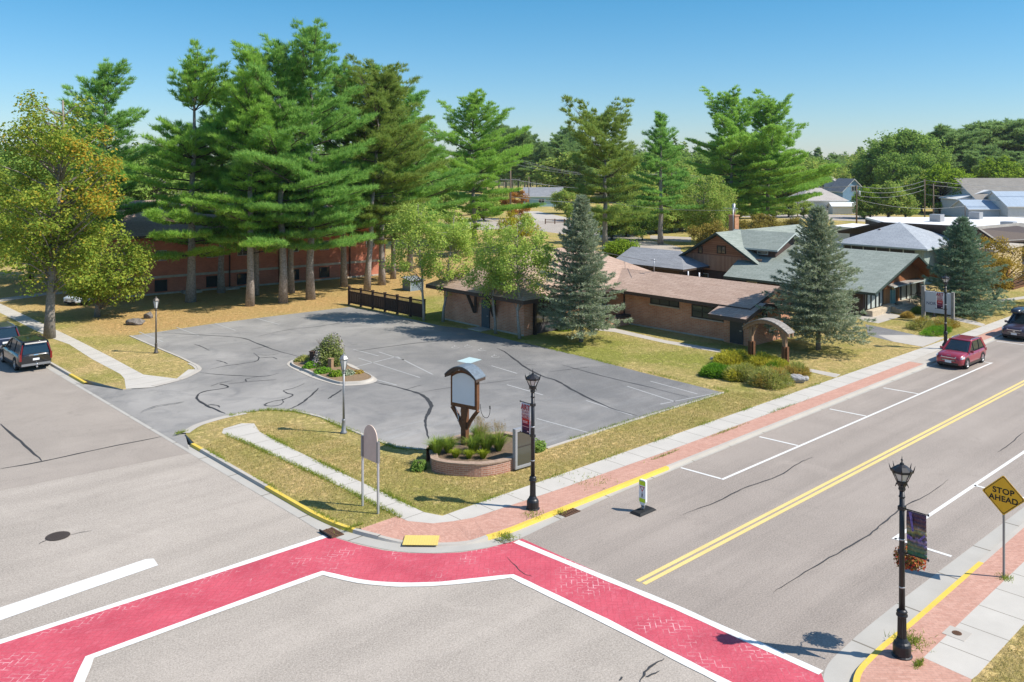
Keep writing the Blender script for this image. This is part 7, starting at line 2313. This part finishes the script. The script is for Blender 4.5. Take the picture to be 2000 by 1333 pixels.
a = gp(818, 918); make_bush("small_shrub", (a[0], a[1], 0), .38, .35, .55, 101, "green_leaves", "small green shrub on the lawn left of the brick planter", "shrub", leaf=.07, n=1500)
a = gp(1050, 880); make_bush("small_shrub", (a[0], a[1], 0), .5, .4, .55, 102, "green_leaves", "low green shrub behind the right end of the brick planter", "shrub", leaf=.08, n=1400)
a = gp(1103, 646); make_bush("small_shrub", (a[0], a[1], 0), .8, .6, .6, 103, "bright_leaves", "low green shrub at the foot of the orange brick panel", "shrub", leaf=.09, n=1800)
# junipers round the timber arch
JG = "junipers round the timber arch"
for (px_, py_, rx_, ry_, h_, m_, m2, sd, lab) in [
  (1402, 733, 1.15, 1.0, .65, "juniper_green", None, 111, "bright green juniper at the left end of the arch bed"),
  (1448, 740, 1.15, 1.05, .9, "juniper_dry", "juniper_yellow", 112, "grey brown juniper between the bright green one and the large front one"),
  (1505, 752, 1.4, 1.2, .98, "juniper_dry", "juniper_orange", 113, "largest mixed brown and green juniper at the front of the arch bed"),
  (1553, 738, .85, .9, .8, "juniper_orange", "juniper_dry", 114, "rusty orange juniper at the right end of the arch bed"),
  (1432, 710, 1.6, 1.1, .8, "juniper_yellow", None, 115, "wide yellow juniper left of the arch post"),
  (1490, 716, 1.3, 1.1, .75, "juniper_yellow", None, 116, "yellow juniper under the middle of the arch"),
  (1518, 728, 1.0, .8, .7, "juniper_yellow", "juniper_green", 117, "yellow green juniper at the foot of the right arch post")]:
    a = gp(px_, py_); make_bush("juniper_shrub", (a[0], a[1], 0), rx_, ry_, h_, sd, m_, lab, "juniper", JG, leaf=.2, n=5200, spiky=True, second=m2, lumps=14)
for (px_, py_, rx_, ry_, h_, m_, m2, sd, lab) in [(1800, 642, 1.5, 1.0, .95, "juniper_dry", "bronze_leaves", 121, "dark brown shrub at the foot of the NORTH sign post"), (1845, 640, 1.6, 1.0, .75, "bronze_leaves", "juniper_dry", 122, "rusty brown shrub behind the far lamp"), (1830, 652, 2.2, .9, .5, "juniper_green", None, 123, "long low bright green juniper left of the far lamp"), (1772, 621, .55, .5, .5, "juniper_orange", None, 124, "small rusty shrub beside the stone steps"), (1790, 612, .6, .5, .6, "green_leaves", None, 125, "small green shrub behind the metal railing")]:
    a = gp(px_, py_); make_bush("shrub", (a[0], a[1], 0), rx_, ry_, h_, sd, m_, lab, "shrub", "shrubs round the lodge sign", leaf=.16, n=2800, spiky=True, second=m2)

# ---- lawns: real blades near the camera
lawns = [
 [(17.5, 40.2), (19.15, 41.2), (19.3, 38), (19.52, 33), (19.48, 27.6), (17.7, 27.4), (17.5, 29)],
 [(20.45, 32), (20.45, 36.8), (20.6, 41.4), (22.2, 41.4), (22.6, 38), (23.0, 35), (23.2, 33), (23.3, 31), (23.3, 30.2), (24.3, 28.3), (26.4, 27.9), (27.9, 28.6), (30, 28.9), (44, 28.8), (46, 26.4), (28, 26.3), (21.7, 26.3), (20.75, 26.35), (20.47, 28)],
 [(24.3, 8.5), (32, 8.6), (32, 5), (22.5, 5), (23, 8)]]
me = np_mesh("grass_blades", grass_field(lawns, 330, .075, "lawn_blades", 3, .016), 3, "lawn_blades")
o = link("grass_blades", me); tag(o, "thin dry grass blades of the near lawns", "grass", kind="stuff")
edge = []
rng = np.random.default_rng(9)
def edge_pts(path, w_, n, zz=0.0):
    p = np.array(dens(path, .3)); i = rng.integers(0, len(p) - 1, n)
    keep = (np.sin(p[i][:, 0] * 1.7) + np.cos(p[i][:, 1] * 1.3) + rng.normal(size=n) * .7) > .1
    q = p[i][keep] + rng.normal(size=(keep.sum(), 2)) * w_
    return np.concatenate([q, np.full((len(q), 1), zz)], 1)
for path, w_, n in (([(19.5, 27.3), (19.5, 33), (19.3, 38), (19.1, 41.5)], .07, 2600), ([(20.45, 27.4), (20.43, 36.8), (20.55, 40.5)], .07, 2600), ([(21, 26.3), (28, 26.27), (52, 26.33)], .08, 4200), ([(17.48, 28.5), (17.45, 33), (17.45, 40)], .05, 2200),
                    (lot_low[2:18], .09, 4200), ([(31, 29.2), (44.2, 29.0)], .1, 1500), ([(44.2, 29.2), (44.3, 38), (44.9, 46)], .12, 1800)):
    edge.append(edge_pts(path, w_ * 1.15, int(n * 1.6)))
P = np.concatenate(edge); D = rng.normal(size=P.shape) * .6 + np.array([0, 0, 1.0])
o = link("grass_edges", np_mesh("grass_edges", blades(rng, P, D, .13 * rng.uniform(.5, 1.4, len(P)), .02), 3, "green_blades")); tag(o, "greener grass tufts growing along the pavement and kerb edges", "grass", kind="stuff")
wd = []
for c_, n, sp in ((gp(990, 1050), 260, .16), (gp(1040, 1006), 120, .2), (gp(1780, 1252), 420, .22), (gp(1795, 1298), 140, .12), (gp(1095, 1001), 50, .1), (gp(1300, 889), 140, .5), (gp(1150, 940), 120, .5), (gp(1420, 842), 160, .8), (gp(1530, 798), 160, .9), (gp(1965, 1130), 120, .12), (gp(352, 846), 160, .14), (gp(690, 1030), 160, .3)):
    q = np.array([c_])[:1] + rng.normal(size=(n, 2)) * sp
    if n in (140, 160): q[:, 1] = c_[1] + rng.normal(size=n) * .03
    wd.append(np.concatenate([q, np.zeros((n, 1))], 1))
P = np.concatenate(wd); D = rng.normal(size=P.shape) * .8 + np.array([0, 0, 1.0])
o = link("weeds", np_mesh("weeds", blades(rng, P, D, .15 * rng.uniform(.5, 1.4, len(P)), .022), 3, "green_blades")); tag(o, "weeds sprouting from the joints of pavements and kerbs", "weeds", kind="stuff")
lit = rng.uniform([22, 69.8], [60, 86], (420, 2)); lit = lit[(lit[:, 1] > 70 + .04 * (60 - lit[:, 0]))]
P = np.concatenate([lit, np.full((len(lit), 1), .03)], 1)
o = link("fallen_leaves", np_mesh("fallen_leaves", leaves(rng, P, .13, 2.0), 4, "leaf_litter")); tag(o, "pale fallen leaves scattered over the brown needles", "fallen leaves", kind="stuff")

# ---- far side: back street, verges, grove, woods
sheet("back_road", [gp(*q) for q in ((900, 452), (1010, 446), (1180, 468), (1260, 492), (1330, 500), (1330, 484), (1200, 452), (1060, 428), (900, 426))], -.005 + .012, "road_asphalt")
sheet("back_road", [gp(*q) for q in ((1270, 468), (1350, 474), (1350, 464), (1270, 460))], .0075, "road_asphalt")
sheet("back_yard_drive", [gp(*q) for q in ((1000, 424), (1020, 413), (1050, 413), (1110, 426), (1100, 434), (1020, 430))], .009, "concrete_plain")
sheet("back_road", [gp(*q) for q in ((1440, 413), (1640, 420), (1800, 425), (2100, 430), (2100, 440), (1760, 436), (1560, 428), (1440, 424))], .008, "road_asphalt")
def grove_pine(seed, h_, Rm, mt_, cb=7):
    return make_pine(h_, cb, Rm, seed, prof_round, mt_, r0=.3, gap=.2, dens=.5, bl=.9, bw=.16, step=1.1, k=6)
protoA = plant_tree("pine_tree", grove_pine(201, 24, 3.6, "dark_pine_needles", 9), (0, 0, -50), 0, "tall slender dark pine in the grove behind the teal bungalow", "pine tree", "pine grove behind the bungalow")
protoB = plant_tree("pine_tree", grove_pine(202, 24, 4.6, "dark_pine_needles", 6), (0, 0, -50), 0, "tall slender dark pine in the grove behind the teal bungalow", "pine tree", "pine grove behind the bungalow")
protoC = plant_tree("broadleaf_tree", make_leafy(20, 2.5, 7.5, 203, "green_leaves", n_cl=110, per=70, leaf=.75, rc=2.1, r0=.4, bark="dark_bark", hollow=.55), (0, 0, -50), 0, "deep green broadleaf tree of the wood at the right", "tree", "trees of the wood at the right")
protoD = plant_tree("broadleaf_tree", make_leafy(12, .8, 5.5, 204, "bright_leaves", n_cl=90, per=70, leaf=.6, rc=1.7, r0=.3, bark="dark_bark", hollow=.55), (0, 0, -50), 0, "bright green tree", "tree", "trees behind the utility poles")
protoE = plant_tree("broadleaf_tree", make_leafy(11, .5, 5.0, 205, "birch_leaves", n_cl=90, per=70, leaf=.55, rc=1.6, r0=.3, bark="dark_bark", hollow=.55), (0, 0, -50), 0, "grey green tree", "tree", "trees behind the utility poles")
def put(proto, px, py, top, rz, label=None, first=[None], wid=1.0):
    a = gp(px, py); h0 = {protoA: 24, protoB: 24, protoC: 20, protoD: 12, protoE: 11}[proto]
    h_ = hgt(py, top); s_ = h_ / h0
    if proto.location.z < -40:
        proto.location = (a[0], a[1], 0); proto.rotation_euler = (0, 0, rz); proto.scale = (s_ * wid, s_ * wid, s_)
        if label: proto["label"] = label
        return proto
    return copy_tree(proto, (a[0], a[1], 0), rz, s_ * wid, label, s_)
rnd = random.Random(4)
# grove behind the bungalow, in depth
for (px_, top) in ((950, 262), (962, 255), (975, 250), (988, 252), (1000, 256), (1012, 258), (1025, 262), (1036, 270), (1048, 284), (1060, 286), (1070, 282), (1085, 280), (1098, 268), (1106, 254), (1116, 262), (1128, 282), (1140, 284), (1155, 280), (940, 280), (920, 290), (985, 275), (1030, 285), (1075, 292), (1120, 292)):
    put(rnd.choice([protoA, protoB]), px_, rnd.uniform(374, 386), top, rnd.uniform(0, 6), wid=1.1)
# wood at the right: broadleaf mass, dark pines above
RW = "dark tall pine at the top of the wood at the right edge"
for (px_, py_, top) in ((1715, 398, 290), (1738, 400, 268), (1762, 398, 254), (1785, 400, 258), (1806, 402, 268), (1700, 392, 312), (1745, 410, 300), (1795, 410, 300), (1680, 388, 322), (1660, 386, 330)):
    put(protoC, px_, py_, top, rnd.uniform(0, 6), wid=.95)
for (px_, py_, top) in ((1836, 392, 252), (1852, 390, 258), (1868, 392, 266), (1885, 390, 262), (1900, 388, 250), (1918, 388, 246), (1936, 386, 248), (1955, 388, 244), (1972, 386, 243), (1990, 388, 240), (2010, 386, 246), (1842, 398, 300), (1905, 396, 300), (1960, 396, 310), (1990, 398, 300), (1930, 394, 290), (2030, 390, 250)):
    c = put(protoB, px_, py_, top, rnd.uniform(0, 6), RW, wid=1.5); c["group"] = "dark pines of the wood at the right"
for (px_, py_, top, pr, lab) in ((1700, 427, 362, protoD, "bright green bushy tree right of the utility pole with the transformer"), (1735, 428, 352, protoE, "grey green tree standing left of the paired utility poles"), (1768, 428, 372, protoE, "lower grey green tree directly behind the paired utility poles"), (1836, 418, 320, protoD, "large bright green tree right of the paired utility poles"), (1868, 416, 330, protoD, "bright green tree next to the long barn"), (1945, 402, 306, protoD, "yellow green round tree above the long barn roof"), (1688, 428, 382, protoE, "small grey green tree nearest the blue house"), (1800, 416, 330, protoE, "grey green tree behind the right pole of the pair"), (1600, 392, 330, protoE, "grey green tree behind the cottages"), (1640, 392, 325, protoE, "grey green tree above the blue house"), (1575, 392, 318, protoD, "bright green tree right of the tall twin pines"), (1340, 420, 318, protoE, "hazy grey green tree left of the tall twin pines"), (1300, 425, 320, protoE, "grey green tree behind the narrow white pine"), (1245, 430, 330, protoE, "grey green tree between the two middle pines")):
    put(pr, px_, py_, top, rnd.uniform(0, 6), lab)
for i in range(46):
    px_ = 1105 + (i * 37.7) % 640; py_ = rnd.uniform(378, 398)
    put(rnd.choice([protoC, protoE, protoE, protoB]), px_, py_, rnd.uniform(292, 318), rnd.uniform(0, 6), "mid green tree of the wood behind the back street houses", wid=1.25)["group"] = "wood behind the back street houses"
for i, (px_, py_, top) in enumerate(((1195, 468, 405), (1222, 462, 395), (1252, 458, 388), (1282, 456, 392), (1312, 454, 395), (1345, 452, 392), (1445, 428, 392), (1475, 427, 396), (1510, 426, 390), (1540, 425, 388), (1570, 424, 392), (1165, 446, 400), (1120, 432, 398), (1104, 418, 368), (968, 414, 366), (945, 432, 380))):
    put(protoE, px_, py_, top, i * 1.7, "low shaded green tree of the row along the back street", wid=1.3)["group"] = "low trees along the back street"
# trees behind the brick apartments at the far left and behind the grove
for (px_, py_, top, lab) in ((60, 545, 330, "dark green tree between the maple and the brick apartments"), (165, 555, 420, "low green tree at the left end of the brick apartments"), (230, 470, 300, "green tree behind the left end of the apartments roof"), (20, 500, 300, "green tree far behind the maple at the left edge"), (120, 480, 250, "green tree behind the brick apartments at the far left"), (300, 470, 290, "green tree behind the brick apartments roof"), (520, 468, 300, "green tree behind the roof between the pale pine trunks"), (680, 462, 280, "green tree closing the gap right of the tallest pine"), (850, 450, 330, "green tree beyond the locusts")):
    put(protoC, px_, py_, top, rnd.uniform(0, 6), lab, wid=1.1)
# far woods in one mass
rng = np.random.default_rng(77)
V = []
for i in range(640):
    px_ = rng.uniform(-300, 2500); dist = rng.uniform(330, 760)
    X_ = (px_ - 1000) * dist / F; Y_ = dist
    gx, gy = X_ * CA + Y_ * SA, -X_ * SA + Y_ * CA
    if 940 < px_ < 1160 and dist < 420: continue
    if px_ < 1900 and dist < 380 and px_ > 1100: continue
    topz = 19.0 + 5.0 * math.sin(px_ * .011) * (1 if px_ > 1600 else .4) + rng.uniform(-3, 3.5) + (dist - 330) * .006
    r = rng.uniform(3.2, 5.2); m = 230
    q = unit(rng.normal(size=(m, 3))) * rng.uniform(.45, 1, (m, 1)) ** .5
    if rng.random() < .55:
        hz = topz * .5; P = np.stack([q[:, 0] * r * (1 - .35 * q[:, 2]), q[:, 1] * r * (1 - .35 * q[:, 2]), topz * .5 + q[:, 2] * hz], 1)
    else:
        P = np.stack([q[:, 0] * r * .7, q[:, 1] * r * .7, topz * .62 + q[:, 2] * topz * .38], 1)
    P += np.array([gx, gy, 0])
    V.append(leaves(rng, P, 1.7, .5, q))
o = link("far_woods", np_mesh("far_woods", np.concatenate(V), 4, "far_leaves")); tag(o, "continuous green woods closing the horizon", "woods", kind="stuff")

# ---- utility poles and wires
def pole(px, py, top, label, arms=(), r=.16, transformer=False):
    a = gp(px, py); h_ = hgt(py, top)
    o = empty("utility_pole", (a[0], a[1], 0), RYAW, label, "utility pole", "wooden utility poles")
    mb = MB(); mb.tube([(0, 0, -.2), (0, 0, h_)], [r, r * .7], 8); mb.build("shaft", "pole_wood", o)
    for z_, w_ in arms:
        mb = MB(); mb.box(-w_, w_, -.08, .08, h_ - z_ - .1, h_ - z_ + .1)
        for k in (-1, -.5, .5, 1): mb.lathe([(.06, 0), (.06, .18)], 6, (w_ * k * .95, 0, h_ - z_ + .1))
        mb.build("crossarm", "grey_wood", o)
    if transformer:
        mb = MB(); mb.lathe([(.3, 0), (.32, .1), (.32, .9), (.25, 1.0)], 10, (.5, 0, h_ - 2.2)); mb.build("transformer", "frame_aluminium", o)
    return (a[0], a[1], h_)
pA = pole(997, 430, 306, "brown utility pole with two crossarms beside the orange tree", ((1.0, 2.6), (5.2, 2.2)), .2)
pB = pole(1673, 437, 362, "utility pole with a transformer between the white bungalow and the green trees", (), .18, True)
pC = pole(1806, 428, 350, "left of the two close utility poles before the wood", (), .17)
pD = pole(1823, 430, 359, "right of the two close utility poles before the wood", (), .18)
pE = pole(1312, 428, 333, "utility pole showing left of the tall twin pines", ((.6, 1.5),), .18)
pF = pole(1558, 425, 377, "short pole in front of the white bungalow", (), .14)
pG = pole(1033, 404, 345, "thin pale pole standing at the bungalow corner", (), .12)
pH = pole(1885, 428, 401, "short street light pole by the white flat roof", (), .1)
pI = pole(930, 462, 432, "short wooden pole between the young trees and the back road", (), .16)
def wire(a, b, sag, label, r=.028):
    mid = [(a[0] + (b[0] - a[0]) * t, a[1] + (b[1] - a[1]) * t, a[2] + (b[2] - a[2]) * t - sag * 4 * t * (1 - t)) for t in np.linspace(0, 1, 17)]
    mb = MB(a); mb.tube(mid, r, 4); o = mb.build("power_line", "wire_grey"); o.location = a; tag(o, label, "power line", "overhead wires")
def off3(p, x, z): return (p[0] + x * CA, p[1] - x * SA, p[2] + z)
for x_ in (-2.4, 0.9, 2.4):
    wire(off3(pA, x_, -.8), off3(pE, x_ * .5, -.4), 2.0, "upper power line running right from the crossarmed pole", .028)
wire(off3(pA, 0, -5.0), off3(pE, 0, -3.5), 1.5, "lower power line running right from the crossarmed pole", .05)
wire(off3(pA, 0, -9.0), (pE[0], pE[1], 4.2), 1.0, "lowest white cable crossing before the bungalow", .05)
for x_ in (-1.2, 1.2): wire(off3(pE, x_, -.4), off3(pB, x_ * .2, -.2), 1.5, "power line between the twin pines and the transformer pole", .04)
for z_ in (-.2, -1.2, -2.2): wire(off3(pB, 0, z_), off3(pC, 0, z_ - .2), 1.0, "power line between the transformer pole and the paired poles", .035)
q1, q2 = gp(2150, 428), gp(2150, 424)
for z_ in (-.3, -1.2, -3.5): wire(off3(pC, 0, z_), (q1[0], q1[1], 8.6 + z_), 1.2, "power line leaving the paired poles towards the right edge", .04)
wire(off3(pB, 0, -3.0), off3(pH, 0, -.2), 1.2, "low cable sloping from the transformer pole to the street light", .035)
wire((58.5, 46.4, 5.0), (pI[0], pI[1], 4.3), .8, "service cable from the brick building mast to the short pole", .02)
wire((86, 55.4, 7.8), (pE[0] - 40, pE[1] - 10, 6.5), .8, "service cable reaching the lodge chimney", .025)

# rail fence in front of the bungalow
a = gp(1065, 438); rf = empty("rail_fence", (a[0], a[1], 0), RYAW, "low brown rail fence on the verge behind the blue spruce", "fence")
mb = MB()
for k in range(7): part_box(rf, "post", "brown_wood", (0, 0, 0), (-.1 + k * 2.0, .1 + k * 2.0, -.1, .1, 0, 1.1))
part_box(rf, "rail", "brown_wood", (0, 0, 0), (0, 12, -.14, -.101, .35, .5), (0, 12, -.14, -.101, .8, .95))
# grey shed seen beyond the fence
gsx = gp(814, 568); sh = empty("garden_shed", (gsx[0], gsx[1], 0), 0, "small blue grey garden shed beyond the dark fence", "shed")
mb = MB(); mb.box(-.8, .8, 0, 1.4, 0, 1.05); mb.build("wall", "slate_siding", sh)
mb = MB(); slab(mb, [(-.92, -.15, 1.08), (.92, -.15, 1.08), (.92, 1.5, 1.35), (-.92, 1.5, 1.35)], .08); mb.build("roof", ["charcoal_shingle", "fascia_brown"], sh)
part_box(sh, "corner_trim", "trim_pale", (0, 0, 0), (-.84, -.78, -.06, -.003, 0, .98), (.78, .84, -.06, -.003, 0, .98))

# ------------------------------------------------------------------ the summer air
hz = NT("haze_air")
hz.n.remove(hz.p)
pv = hz.add("ShaderNodeVolumePrincipled")
pv.inputs["Color"].default_value = (0.80, 0.88, 0.95, 1)
pv.inputs["Density"].default_value = 0.00008
pv.inputs["Anisotropy"].default_value = 0.3
hz.link(pv.outputs[0], hz.out.inputs["Volume"])
mb = MB(); mb.box(-900, 1200, -900, 1200, -1.3, 34)
o = mb.build("haze", "haze_air"); tag(o, "pale summer haze in the air over the town", "haze", kind="stuff")
